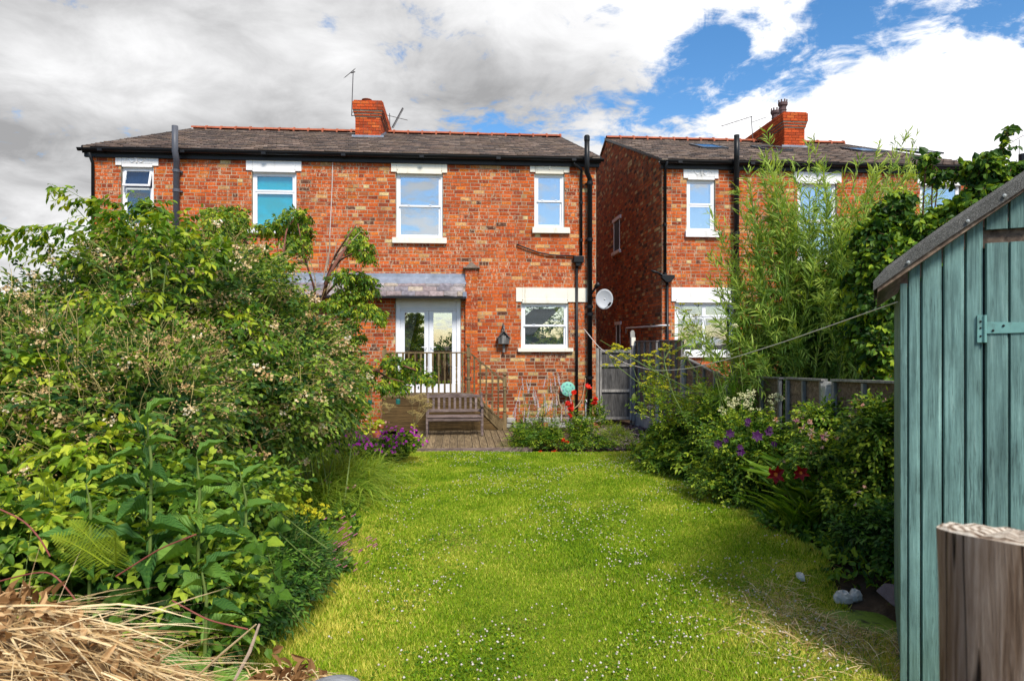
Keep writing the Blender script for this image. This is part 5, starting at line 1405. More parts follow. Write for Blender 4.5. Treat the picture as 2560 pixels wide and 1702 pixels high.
def clusters(acc, P, rad, n, r, tint_lo=.1, tint_hi=1, flat=.7, kind='petal', lowp=.0):
    m = len(P); Q = np.repeat(P, n, 0)+rdir(m*n)*np.array([1, 1, flat])*(np.repeat(np.broadcast_to(rad, m), n)*R.random(m*n)**.5)[:, None]
    base = np.repeat(R.random(m), n)
    t = np.clip(tint_lo+(tint_hi-tint_lo)*np.clip(.5*base+.5*R.random(m*n), 0, 1), 0, 1)
    if kind == 'petal': petals(acc, Q, r*(.6+.8*R.random(m*n)), t, 4)
    else: dots(acc, Q, r*(.6+.8*R.random(m*n)), t)
def leaf_parts(root, name, mat, P, D, N, L, W, tm='leaf', nvar=6):
    """large leaves, each an object of its own"""
    D = nrm(np.asarray(D, float)); S = nrm(np.cross(D, N)); N = np.cross(S, D)
    tv, tt = BIG[tm]; ms = []
    for i in range(nvar):
        me = bpy.data.meshes.new(name); v = tv.copy(); v[:, 2] = v[:, 2]*(.6+.9*R.random())+.02*R.standard_normal(len(v))*(tv[:, 0] > .05)
        me.from_pydata(v.tolist(), [], tt.tolist()); at = me.attributes.new('tint', 'FLOAT', 'POINT'); tval = np.clip(R.random()*.8+.1+.05*R.standard_normal(len(v)), 0, 1).astype(np.float32); at.data.foreach_set('value', tval)
        me.polygons.foreach_set('use_smooth', np.ones(len(me.polygons), bool)); me.materials.append(mat); ms.append(me)
    o0 = np.array(root.location)
    for p, d, s, n_, l, w in zip(P, D, S, N, L, W):
        o = link(name, ms[R.integers(nvar)], root)
        o.matrix_basis = Matrix(((d[0]*l, s[0]*w, n_[0]*l, p[0]-o0[0]), (d[1]*l, s[1]*w, n_[1]*l, p[1]-o0[1]), (d[2]*l, s[2]*w, n_[2]*l, p[2]-o0[2]), (0, 0, 0, 1)))
def big_leaf(prof, droop=.35, fold=.10, rib=.03):
    """prof: half width along the leaf; three columns per side, sunken midrib"""
    V = []; T = []; n = len(prof)
    for i, w in enumerate(prof):
        x = i/(n-1); z = -droop*x*x
        for j, c in enumerate((-1, -.5, 0, .5, 1)):
            V.append((x, c*w, z+fold*abs(c)*w+(rib*.6*((i+j) % 2)*abs(c)*w)))
        if i:
            b = 5*(i-1)
            for j in range(4): T.append((b+j, b+j+1, b+j+6, b+j+5))
    return np.array(V, float), np.array(T)
BIG = {'comfrey': big_leaf([.01, .20, .36, .46, .50, .47, .38, .22, .01], .35, .35, .25),
       'bramble': big_leaf([.02, .34, .50, .46, .34, .18, .01], .18, .30, .22),
       'oval': big_leaf([.01, .30, .47, .50, .40, .22, .01], .15, .25, .15),
       'strap': big_leaf([.35, .45, .5, .5, .5, .46, .38, .25, .02], .62, .02, .0)}

# ------------------------------------------------------------------ far greenery at the left edge
def far_trees():
    for i, (u0, v0, Z, rx, rz, mat, lb, nm, cat) in enumerate([
        (30, 770, 26, 1.9, 1.3, 'L_far', 'dark green far tree at the left edge of the photo', 'far_tree', 'tree'),
        (160, 800, 24, 1.6, 1.0, 'L_far', 'dark green far tree between the left edge and the house', 'far_tree', 'tree'),
        (110, 810, 15, .95, .50, 'L_rust', 'rusty red leaved shrub beyond the rose at the left', 'shrub', 'shrub'),
        (20, 840, 17, 1.3, .75, 'L_far', 'low dark shrub at the left edge under the far tree', 'shrub', 'shrub')]):
        c = Wp(u0, v0, Z); g = -.3
        r = plant(nm, (c[0], c[1], g), lb, cat)
        a = Acc(); st = Acc()
        bl = [(c[0]+R.normal()*rx*.5, c[1]+R.normal()*.5, c[2]-.25*j, rx*.6, .9, rz*.7) for j in range(5)]+[(c[0], c[1], (c[2]+g)/2, rx, .9, (c[2]-g)/2)]
        P, D, rr = blob_pts(bl, 5200 if i < 2 else 4200, .75)
        leaves(a, P, nrm(D+.6*rdir(len(P))), nrm(D+.8*rdir(len(P))), .09*(.6+.8*R.random(len(P))), .07, 'quad', np.clip(.45+.25*R.standard_normal(len(P)), 0, 1))
        tag(a.build('foliage', M[mat], r, origin=r.location), kind='stuff')
        st.tube([(c[0], c[1], g), (c[0], c[1], c[2]-.2)], [.12, .05], 8); st.build('trunk', M['bark'], r, origin=r.location)
far_trees()

# ------------------------------------------------------------------ the big left border
def bush(name, label, cat, blobs, n, L, W, k=5, sl=.22, mat='L_rose', tm='leaf', droop=.25, hang=.35, stems='stem_green', fill=0, bias=(0, -.35, .35), shell=.6, flowers=None, base=None, group=None, tint=None, lump=.22, face=.5, keep=None, canes=0):
    B = np.array([b[:6] for b in blobs]); c = B[:, :3].mean(0)
    bx, by = (c[0], c[1]) if base is None else base
    r = plant(name, (bx, by, float(gz(bx, by))), label, cat, group)
    a, st = Acc(), Acc()
    P, D, rr = blob_pts(blobs, n, shell, lump)
    m = above(P, .06)
    if keep is not None: m &= keep(P)
    P, D = P[m], D[m]
    d = nrm(D+.7*rdir(len(P))+np.array(bias))
    sprays(a, P, d, sl*(.6+.8*R.random(len(P))), k, L, W, droop, 55, tm, tint, st, hang, face=face)
    if fill:
        P2, D2, _ = blob_pts([tuple(np.array(b[:6])*np.array([1, 1, 1, .82, .82, .82])) for b in blobs], fill, .3)
        m = above(P2, .03)
        if keep is not None: m &= keep(P2)
        P2, D2 = P2[m], D2[m]
        leaves(a, P2, rdir(len(P2)), rdir(len(P2)), L*1.5, W*1.6, 'quad', .35*R.random(len(P2)))  # inner leaves kept to dark tints, putting the crown's inner shade into colour
    if 'rose' in name:
        P4, D4, _ = blob_pts(blobs, 2600, .92, lump); m = above(P4, .2)&(D4[:, 1] < .4); P4, D4 = P4[m], D4[m]; tn = Acc()
        Q4 = P4+nrm(D4*.6+.8*rdir(len(P4))+np.array([0, -.2, .5]))*(.10+.22*R.random(len(P4)))[:, None]; twigs(tn, P4, Q4, .0022, bend=.08)
        k4 = R.random(len(Q4)) < .45; Qk = np.repeat(Q4[k4], 3, 0)+.018*R.standard_normal((3*k4.sum(), 3)); dd = Acc(); dots(dd, Qk, .0065, .4*R.random(len(Qk)))
        tag(tn.build('dry_stalks', M['stalk'], r, origin=r.location), kind='stuff'); tag(dd.build('hips', M['B_rose'], r, origin=r.location), kind='stuff')
    if canes:
        P3, D3, _ = blob_pts(blobs, canes, .8); P3 = P3[above(P3, .2)]
        b0 = np.array([bx, by, float(gz(bx, by))])+R.standard_normal((len(P3), 3))*np.array([.25, .2, 0])
        twigs(st, b0, P3, .008, bend=.12)
    tag(a.build('foliage', M[mat], r, origin=r.location), kind='stuff')
    if st.n: tag(st.build('stems', M[stems], r, origin=r.location), kind='stuff')
    if flowers:
        for f in flowers:
            fa = Acc(); nm, fm, cnt, fn = f
            Pf, Df, rf = blob_pts(blobs, cnt*3, .97, lump); mm = above(Pf, .3)&(Df[:, 1] < .35)
            if keep is not None: mm &= keep(Pf)
            Pf = Pf[mm][:cnt]; Df = Df[mm][:cnt]
            fn(fa, Pf, Df); tag(fa.build(nm, M[fm], r, origin=r.location), kind='stuff')
    return r
def rose_fl(rad, n, r):
    def fn(fa, P, D):
        clusters(fa, P+D*.07, rad*(.5+.8*R.random(len(P))), n, r, 0, 1, .7)
        Q = np.repeat(P+D*.05, 3, 0); twigs(fa, Q-np.repeat(D, 3, 0)*.16+.03*rdir(len(Q)), Q+.05*rdir(len(Q)), .0018, .25)
    return fn
def B(u, v, Z, ru, rv, ry, w=1):
    """ellipsoid centred on a seen point; radii given in photograph pixels at that distance, ry in metres"""
    c = Wp(u, v, Z); return (c[0], c[1], c[2], ru/F*Z, ry, rv/F*Z, w)
rose_f = [('blossom', 'B_rose', 330, rose_fl(.085, 22, .0125))]
bush('rambling_rose', 'tall rambling rose with faded blush blossom in the middle of the left border', 'rose',
     [B(470, 760, 6.6, 250, 150, .9), B(680, 890, 7.0, 165, 140, .8), B(300, 850, 6.2, 230, 170, .9), B(560, 980, 6.2, 260, 160, .9), B(800, 950, 7.4, 80, 110, .6), B(400, 670, 6.8, 130, 80, .6), B(590, 770, 7.2, 80, 60, .5)],
     8000, .050, .030, 6, .25, 'L_rose', fill=12000, flowers=[('blossom', 'B_rose', 600, rose_fl(.085, 24, .0125))], canes=60)
bush('rambling_rose', 'nearer rambling rose with dry brown blossom at the left edge', 'rose',
     [B(120, 1000, 4.4, 230, 150, .7), B(330, 1060, 4.3, 200, 140, .6), B(-60, 880, 4.8, 160, 130, .6), B(90, 1190, 3.9, 220, 120, .5), B(420, 960, 5.0, 150, 110, .5)],
     4600, .048, .031, 6, .22, 'L_rose', fill=6000, flowers=[('blossom', 'B_rose', 330, rose_fl(.055, 20, .0095))], canes=60)
bush('leafy_shrub', 'bright green shrub between the rose and the bricks of the left house', 'shrub',
     [B(580, 720, 8.2, 90, 55, .6), B(680, 790, 8.4, 60, 60, .5), B(490, 660, 8.0, 80, 45, .4), B(620, 820, 8, 120, 80, .7), B(640, 665, 8.2, 50, 30, .4)], 1900, .075, .036, 6, .26, 'L_lime', fill=1500, hang=.7, droop=.4, canes=30)
bush('shrub', 'dark green shrub under the small tree next to the long grass', 'shrub',
     [B(740, 1010, 7.6, 120, 100, .6), B(835, 1020, 8.6, 60, 60, .5), B(600, 1080, 6.6, 120, 80, .5), B(700, 940, 7.8, 140, 90, .5)], 3300, .07, .030, 6, .22, 'L_border', fill=3000, canes=30)

def arching():
    """the box-elder like shrub whose branches reach up and left against the sky"""
    b = Wp(420, 1080, 5.6); r = plant('arching_shrub', (b[0], b[1], float(gz(b[0], b[1]))), 'tall arching shrub with hanging leaves reaching up left against the sky', 'shrub')
    st, a = Acc(), Acc()
    paths = [[(420, 1080), (330, 800), (280, 640), (210, 540), (130, 460)], [(280, 640), (180, 570), (60, 575), (-20, 610)], [(300, 700), (200, 640), (100, 600), (0, 560)], [(330, 800), (340, 650), (330, 560), (290, 510)],
             [(400, 900), (410, 700), (430, 590), (410, 510)], [(410, 700), (460, 620), (470, 540)], [(350, 820), (240, 720), (150, 660), (60, 640), (0, 590)], [(330, 560), (380, 520), (350, 500)], [(420, 760), (520, 660), (560, 600)],
             [(300, 700), (260, 610), (230, 510), (160, 470)], [(290, 620), (300, 560), (240, 500)], [(380, 700), (370, 600), (390, 540)]]
    for i, pth in enumerate(paths):
        Z = 5.6+.5*R.standard_normal()*.5
        q = np.array([Wp(u, v, Z+.10*j) for j, (u, v) in enumerate(pth)]); t = np.linspace(0, len(q)-1, 26); q = np.stack([np.interp(t, range(len(q)), q[:, k]) for k in range(3)], 1)
        for _ in range(3): q[1:-1] = (q[:-2]+q[1:-1]*2+q[2:])/4
        st.tube(q, np.linspace(.010 if i == 0 else .006, .002, 26), 5)
        k0 = 6
        P = q[k0:]+.015*R.standard_normal((26-k0, 3)); P = np.concatenate([P, P[:12]+.02]); tg = np.gradient(q, axis=0)[k0:]; tg = np.concatenate([tg, tg[:12]])
        d = nrm(nrm(tg)*.7+rdir(len(P))*.6+np.array([0, -.15, 0]))
        sprays(a, P, d, .13*(.6+.7*R.random(len(P))), 5, .080, .032, .5, 50, 'narrow', np.clip(.55+.25*R.standard_normal(len(P)), 0, 1), st, .8, .0018)
    tag(a.build('foliage', M['L_tree'], r, origin=r.location), kind='stuff'); st.build('branches', M['stem_green'], r, origin=r.location)
arching()

def small_tree():
    b = Wp(850, 1060, 9.6); r = plant('small_tree', (b[0], b[1], float(gz(b[0], b[1]))), 'small open tree with reddish bare branches and clumped green leaves before the left house', 'tree')
    st, pale, a = Acc(), Acc(), Acc()
    Z = 9.6
    limbs = [([(850, 1080), (830, 980), (806, 880), (798, 810), (806, 750), (820, 690), (850, 640), (876, 603)], .045), ([(812, 710), (837, 640), (870, 590), (892, 560)], .02), ([(820, 690), (850, 650), (890, 630), (915, 620)], .018),
             ([(794, 800), (786, 720), (760, 640), (745, 560)], .020), ([(793, 760), (846, 702), (880, 695), (915, 697)], .020), ([(798, 790), (846, 758), (880, 765), (925, 790)], .020), ([(800, 840), (840, 820), (880, 830), (905, 848)], .014),
             ([(830, 985), (862, 948), (888, 935), (951, 922), (988, 908), (1040, 925)], .028), ([(940, 925), (970, 945), (1010, 955)], .016), ([(720, 960), (706, 780), (708, 640), (716, 570), (745, 540)], .022), ([(706, 700), (650, 640), (590, 580), (555, 560)], .018), ([(716, 600), (750, 590), (768, 580)], .012)]
    for pts, r0 in limbs:
        n = len(pts)
        q = np.array([Wp(u, v, Z+.25*sin(j*1.3+r0*90)) for j, (u, v) in enumerate(pts)]); t = np.linspace(0, n-1, 22); q = np.stack([np.interp(t, range(n), q[:, k]) for k in range(3)], 1)
        for _ in range(2): q[1:-1] = (q[:-2]+q[1:-1]*2+q[2:])/4
        st.tube(q, np.linspace(r0, r0*.35, 22), 7)
    for u0, v0, u1, v1 in ((800, 760, 845, 590), (812, 740, 884, 552), (808, 700, 815, 600), (830, 660, 870, 590), (790, 760, 772, 640), (700, 640, 740, 590), (815, 680, 822, 560), (700, 760, 690, 600), (840, 640, 905, 575)):
        q0, q1 = Wp(u0, v0, Z), Wp(u1, v1, Z+.3); pale.tube([q0, (q0+q1)/2+.03, q1], [.012, .008, .003], 5)
    pads = [(557, 556, 46, 36), (540, 540, 34, 26), (585, 540, 34, 28), (570, 585, 36, 24), (600, 560, 22, 26), (746, 537, 34, 18), (680, 572, 40, 17), (768, 572, 18, 26), (755, 615, 20, 20), (716, 560, 34, 22), (735, 600, 26, 20),
            (898, 590, 22, 32), (912, 620, 22, 26), (884, 615, 18, 20), (925, 640, 14, 14), (868, 690, 36, 20), (908, 700, 38, 20), (880, 735, 46, 24), (928, 722, 26, 20), (900, 775, 54, 22), (945, 780, 18, 16), (960, 795, 12, 14), (865, 815, 40, 18), (895, 845, 20, 12), (840, 760, 30, 24),
            (850, 890, 36, 26), (890, 915, 40, 24), (925, 930, 26, 20), (900, 960, 28, 18), (860, 940, 34, 24), (985, 902, 30, 18), (1028, 908, 28, 18), (1000, 938, 38, 20), (1060, 935, 30, 13), (972, 962, 24, 16), (1012, 965, 24, 12), (1080, 945, 14, 8)]
    bl = []
    for (u, v, ru, rv) in pads: c = Wp(u*.995, v, Z+.35*R.standard_normal()); bl.append((c[0], c[1], c[2], ru*.80/F*Z, .26, rv*.72/F*Z))
    P, D, _ = blob_pts(bl, 3600, .2, .3)
    d = nrm(D*.7+rdir(len(P))*.6+np.array([0, -.1, .1]))
    sprays(a, P, d, .085*(.6+.7*R.random(len(P))), 6, .062, .024, .5, 48, 'narrow', np.clip(.45+.28*R.standard_normal(len(P)), 0, 1), st, .95, .002)
    tag(a.build('foliage', M['L_tree'], r, origin=r.location), kind='stuff'); st.build('branches', M['bark'], r, origin=r.location); pale.build('bare_twigs', M['bark_pale'], r, origin=r.location)
small_tree()

def long_grass():
    c = G(765, 1260); r = plant('grass_clump', (c[0], c[1], float(gz(*c))), 'clump of long arching grass where the left border meets the lawn', 'grass clump')
    a = Acc(); n = 2600
    P = np.stack([c[0]+.05+.24*R.standard_normal(n), c[1]+.65+.70*R.standard_normal(n), 0*R.random(n)], 1); P[:, 2] = gz(P[:, 0], P[:, 1])
    d = nrm(np.stack([.35+.55*R.standard_normal(n), -.25+.5*R.standard_normal(n), 1.15+.3*R.random(n)], 1))
    strips(a, P, d, .50+.45*R.random(n), .009+.006*R.random(n), .35+.5*R.random(n), 6, np.clip(.74+.20*R.standard_normal(n), 0, 1))
    tag(a.build('blades', M['L_grass'], r, origin=r.location), kind='stuff')
    b = Acc(); n = 12
    for (u, v) in ((815, 1200), (738, 1190), (752, 1185), (885, 1215), (868, 1218), (826, 1205), (805, 1208), (776, 1240)):
        p = Wp(u, v, c[1]-.1); clusters(b, p[None], .02, 5, .013)
    b.build('flowers', M['B_pink'], r, origin=r.location)['kind'] = 'stuff'
long_grass()

def magenta():
    c = G(955, 1165); r = plant('geranium', (c[0], c[1], float(gz(*c))), 'mound of magenta geranium flowers at the left end of the deck', 'flower')
    a, st = Acc(), Acc()
    bl = [B(930, 1130, c[1]+.15, 65, 32, .35), B(1000, 1110, c[1]+.45, 50, 30, .3), B(880, 1125, c[1], 40, 30, .3)]
    P, D, _ = blob_pts(bl, 900, .5); P = P[above(P)]
    d = nrm(rdir(len(P))+np.array([0, -.2, .8])); sprays(a, P, d, .08, 4, .05, .034, .2, 60, 'leaf', None, st)
    tag(a.build('foliage', M['L_border'], r, origin=r.location), kind='stuff')
    Pf, Df, _ = blob_pts(bl, 420, .98); m = (Df[:, 2] > -.1)&(Df[:, 1] < .5); Pf, Df = Pf[m], Df[m]; Pf = Pf+Df*.04+UP*.05
    f = Acc(); petals(f, Pf[:170], .022+.006*R.random(min(170, len(Pf))), R.random(min(170, len(Pf))), 5, Df[:170]+np.array([0, -.6, .5]))
    tag(f.build('flowers', M['B_magenta'], r, origin=r.location), kind='stuff'); tag(st.build('stems', M['stem_green'], r, origin=r.location), kind='stuff')
magenta()

def umbel(acc, dot_, P, r, n=14, N=(0, -.15, 1), k=10, dr=.006, tint=(.2, 1)):
    N = nrm(np.array(N, float)); A = nrm(np.cross(N, [1, .2, 0])); Bv = np.cross(N, A)
    a = R.random(n)*2*pi; rr = r*np.sqrt(R.random(n))
    Q = P+A*(rr*np.cos(a))[:, None]+Bv*(rr*np.sin(a))[:, None]+N*(r*.25*(1-(rr/r)**2))[:, None]
    b = np.repeat((P-N*r*.8)[None], n, 0)
    twigs(acc, b, Q, .0022)
    S = np.repeat(Q, k, 0)+R.standard_normal((n*k, 3))*r*.11*np.array([1, 1, .5]); dots(dot_, S, dr*(.7+.6*R.random(n*k)), tint[0]+(tint[1]-tint[0])*R.random(n*k))

def seed_heads():
    for (bu, bv, Z, heads, lb) in (((925, 1075), None, 13.6, [(905, 985, 30), (930, 965, 28), (955, 1010, 26), (975, 1015, 22), (912, 1020, 26), (935, 1028, 24), (960, 975, 22)], 'dry straw coloured fennel heads above the terracotta pot'),
                               ((1036, 1095), None, 13.4, [(1030, 998, 22), (1050, 990, 24), (1066, 1003, 22), (1032, 1030, 18), (1047, 1036, 18), (1062, 1018, 20), (1072, 1012, 16), (1055, 1000, 20)], 'dry straw coloured fennel heads before the garden bench')):
        c = Wp(bu[0] if isinstance(bu, tuple) else bu, (bu[1] if isinstance(bu, tuple) else bv), Z); r = plant('fennel_plant', (c[0], c[1], DECK-.05), lb, 'plant')
        st, dt, lf = Acc(), Acc(), Acc()
        for (u, v, s) in heads:
            P = Wp(u, v, Z+.1*R.standard_normal()); rr = s*.75/F*Z
            umbel(st, dt, P, rr, 22, (0.2*R.standard_normal(), -.2, 1), 7, .0055)
            mid = np.array([c[0], c[1], c[2]+.25]); st.tube([c, mid+R.standard_normal(3)*.01, P-UP*rr*.8], [.007, .006, .004], 5)
        n = 14; Pl = c+R.standard_normal((n, 3))*np.array([.06, .05, .03])+UP*.0; leaves(lf, Pl, nrm(rdir(n)+np.array([0, -.2, .2])), nrm(rdir(n)+UP), .12, .05, 'leaf', .9)
        n = 4; Pl = np.repeat((c+UP*.25)[None], n, 0); leaves(lf, Pl, nrm(rdir(n)+UP*.3), nrm(rdir(n)+UP), .09, .07, 'leaf', .95)
        st.build('stems', M['stem_tan'], r, origin=r.location); tag(dt.build('seed_heads', M['B_straw'], r, origin=r.location), kind='stuff'); lf.build('leaves', M['L_lime'], r, origin=r.location)['kind'] = 'stuff'
    c = Wp(942, 1078, 13.9)
    e = empty('flower_pot', (c[0], c[1], DECK), 0, 'terracotta pot with trailing round leaves at the left end of the platform', 'flower pot')
    a = Acc(); a.lathe([(.08, 0), (.115, .18), (.135, .18), (.14, .24), (.12, .24), (.11, .20), (.0, .2)], k=20); a.build('pot', M['pot'], e)
    a = Acc(); n = 46; P = np.stack([.10*R.standard_normal(n), .10*R.standard_normal(n), .24+.06*R.random(n)], 1); leaves(a, P, nrm(rdir(n)+np.array([0, -.1, .2])), nrm(rdir(n)*.6+UP), .075, .08, 'leaf', .5+.5*R.random(n)); tag(a.build('leaves', M['L_lime'], e), kind='stuff')
    a = Acc(); n = 7; P = np.stack([.13*R.standard_normal(n), -.08+.05*R.standard_normal(n), .24+.10*R.random(n)], 1); petals(a, P, .03, .5); a.build('flowers', M['B_apricot'], e)['kind'] = 'stuff'
seed_heads()

def feeders():
    for (u, v, Z, h, lb) in ((995, 985, 12.6, .30, 'clear and green tube bird feeder hanging from the small tree'), (925, 975, 13.2, .48, 'green ended bird feeder hanging before the bricks left of the platform')):
        c = Wp(u, v, Z); e = empty('bird_feeder', c, 0, lb, 'bird feeder')
        a = Acc(); a.tube([(0, 0, -h/2), (0, 0, h/2-.03)], .032, 12); a.build('tube', M['glass_lo'], e)
        a = Acc(); a.lathe([(.0, -h/2-.04), (.04, -h/2-.03), (.042, -h/2+.05), (.034, -h/2+.06)], k=12); a.build('base', M['feeder'], e)
        a = Acc(); a.lathe([(.045, h/2-.035), (.04, h/2-.0), (.0, h/2+.01)], k=12); a.tube([(0, 0, h/2), (0, 0, h/2+.22)], .003, 4); a.build('cap', M['feeder'], e)
M['feeder'] = plain('feeder_green', (.01, .12, .10), .4, .5, .2, 8)
feeders()

bush('leafy_shrub', 'pale yellow green leafy plant at the left edge beside the dry brown rose', 'shrub',
     [B(20, 1120, 3.7, 90, 60, .3), B(100, 960, 4.1, 90, 50, .3), B(260, 1120, 3.7, 70, 40, .25), B(90, 1290, 3.0, 110, 40, .25)], 420, .075, .042, 5, .18, 'L_lime', hang=.5, droop=.4)
bush('leafy_shrub', 'pale shoots rising through the middle of the rambling rose', 'shrub',
     [B(560, 850, 5.9, 120, 60, .3), B(430, 1010, 5.4, 120, 50, .3), B(700, 960, 6.3, 80, 50, .3), B(330, 780, 5.3, 90, 60, .3)], 460, .085, .030, 6, .24, 'L_tree', 'narrow', hang=.6, droop=.5)
# ---- nearest left: comfrey, low shrub, ferns, brambles, dry heap
def comfrey(label, cu, cv, Z, top, nlv, Lm, loc=None):
    c = Wp(cu, cv, Z); g = float(gz(c[0], c[1])); r = plant('comfrey_plant', (c[0], c[1], g), label, 'plant')
    st = Acc(); tp = Wp(*top, Z); st.tube([(c[0], c[1], g), (c+(tp-c)*.5)+np.array([.02, 0, 0]), tp], [.008, .006, .003], 7)
    n = nlv; f = np.linspace(.35, 1, n); P = np.array([c[0], c[1], g])+(tp-np.array([c[0], c[1], g]))*f[:, None]
    a = np.arange(n)*2.4+R.random()*6; el = -.1+.75*f
    D = np.stack([np.cos(a)*np.cos(el), np.sin(a)*np.cos(el)*.8-.2, np.sin(el)], 1)
    N = np.stack([-D[:, 0]*.5, -D[:, 1]*.5-.35, 0*a+1], 1)+.12*R.standard_normal((n, 3))
    L = Lm*(1.3-.85*f)*(.8+.4*R.random(n)); leaf_parts(r, 'leaf', M['L_comfrey'], P, D, N, L*1.15, L*.36, 'comfrey')
    st.build('stem', M['stem_green'], r, origin=r.location)
comfrey('tall comfrey with large lance leaves in the middle of the near left border', 368, 1260, 2.85, (365, 1040), 22, .25)
comfrey('broad leaved comfrey just right of the taller comfrey', 485, 1300, 2.95, (491, 1140), 18, .24)
comfrey('comfrey with leaves hanging over the dark low shrub', 610, 1320, 3.3, (600, 1180), 16, .25)
comfrey('low comfrey whose big leaves lie at the edge of the dry grass heap', 500, 1560, 2.45, (505, 1430), 12, .24)
comfrey('comfrey with dark leaves under the rose at the left', 215, 1330, 2.75, (215, 1210), 14, .22)
bush('shrub', 'low dark glossy shrub spreading onto the lawn at the near left', 'shrub',
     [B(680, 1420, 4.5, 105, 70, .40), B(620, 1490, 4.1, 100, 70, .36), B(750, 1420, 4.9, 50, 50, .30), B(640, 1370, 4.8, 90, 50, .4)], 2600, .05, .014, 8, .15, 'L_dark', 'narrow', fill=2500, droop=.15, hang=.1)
bush('undergrowth_shrub', 'mixed green undergrowth between the comfrey and the rose', 'shrub',
     [B(200, 1260, 3.6, 230, 90, .4), B(420, 1250, 3.9, 180, 90, .4), B(560, 1230, 4.6, 150, 80, .4), B(330, 1400, 3.1, 220, 90, .35), B(60, 1370, 3.0, 150, 110, .3), B(480, 1480, 3.1, 130, 90, .3), B(560, 1560, 3.1, 60, 60, .2)], 2500, .05, .034, 5, .15, 'L_border', fill=5500)
def fern(label, u, v, Z, n, Lf, tips=None, mat='L_fern'):
    c = Wp(u, v, Z); r = plant('fern', (c[0], c[1], c[2]), label, 'fern')
    for i in range(n):
        a = (i/n-.5)*2.0+.2*R.standard_normal(); d = nrm(np.array([sin(a), -.30+.3*R.standard_normal(), 1.0*cos(a)+.15])); L = Lf*(.8+.3*R.random())
        k = 21; f = np.linspace(.12, 1, k); P = c+d*(L*f)[:, None]-UP*(.22*L*f**2)[:, None]; T_ = nrm(np.gradient(P, axis=0)); S = nrm(np.cross(T_, np.array([0, -1., .3])))
        ac, st = Acc(), Acc(); wl = L*.34*(1-f)**.75*np.clip(f*6, 0, 1)+.004
        for sg in (-1, 1):
            dd = nrm(S*sg+T_*.35-UP*.12); Nn = nrm(np.cross(dd, T_))*sg
            for q in np.linspace(.08, .97, 13):
                pp = P+dd*(wl*q)[:, None]; l2 = L/k*.42*(1.1-.7*q)+0*wl
                for s2 in (-1, 1): leaves(ac, pp, nrm(T_*s2+dd*.4), Nn+.1*R.standard_normal(Nn.shape), l2, l2*.45, 'quad', np.clip(.6+.15*R.standard_normal(k), 0, 1))
            twigs(ac, P, P+dd*wl[:, None], .0012, .7)
        ac.tube(P, np.linspace(.004, .001, k), 5, .8)
        ac.build('frond', M[mat], r, origin=r.location)
fern('yellow green fern frond rising before the comfrey at the near left', 290, 1430, 2.7, 3, .33)
fern('pale fern fronds at the lawn edge beside the long grass', 700, 1290, 4.6, 4, .33)
fern('small flat yellow green fern by the pink flower spikes', 850, 1370, 5.6, 4, .30)

def brambles():
    c = Wp(250, 1560, 2.5); r = plant('bramble', (c[0], c[1], float(gz(c[0], c[1]))), 'bramble with pale toothed leaves in threes above the dry heap', 'bramble')
    spots = []
    for _ in range(62):
        u, v = R.uniform(-30, 720), R.uniform(1250, 1620)
        if v > 1400+.33*u+60*R.random() and u < 480: v -= 130
        spots.append((u, v, 2.35+.0011*(1700-v)+.35*R.random()+.0006*u))
    P, D, N, L = [], [], [], []
    st = Acc()
    for (u, v, Z) in spots:
        p = Wp(u, v, Z); a0 = R.random()*6.28; nn_ = nrm(np.array([.25*R.standard_normal(), -.55, .8])+.2*R.standard_normal(3)); A = nrm(np.cross(nn_, [1, .1, .2])); Bv = np.cross(nn_, A); l = .055+.03*R.random()
        for j, da in enumerate((0, 1.5, -1.5)):
            P.append(p); D.append(A*cos(a0+da)+Bv*sin(a0+da)); N.append(nn_+.15*R.standard_normal(3)); L.append(l*(1.15 if j == 0 else .9))
        q = p+np.array([.1*R.standard_normal(), .12, -.22]); st.tube([q, (p+q)/2+.02*R.standard_normal(3), p], [.0035, .003, .002], 5)
    L = np.array(L); leaf_parts(r, 'leaf', M['L_bramble'], P, np.array(D), np.array(N), L, L*.80, 'bramble')
    tag(st.build('stems', M['stem_green'], r, origin=r.location), kind='stuff')
    s2 = Acc()
    for pts in ([(-10, 1268), (60, 1300), (100, 1345), (125, 1390)], [(0, 1452), (60, 1436), (130, 1425), (190, 1500)], [(430, 1500), (520, 1550), (620, 1572)], [(0, 1530), (90, 1520), (175, 1500)], [(290, 1440), (400, 1370), (490, 1335)]):
        q = np.array([Wp(u, v, 2.35) for u, v in pts]); t = np.linspace(0, len(q)-1, 16); q = np.stack([np.interp(t, range(len(q)), q[:, k]) for k in range(3)], 1)
        for _ in range(4): q[1:-1] = (q[:-2]+q[1:-1]*2+q[2:])/4
        s2.tube(q, .0028, 6)
    s2.build('cane', M['stem_red'], r, origin=r.location)['kind'] = 'stuff'
brambles()

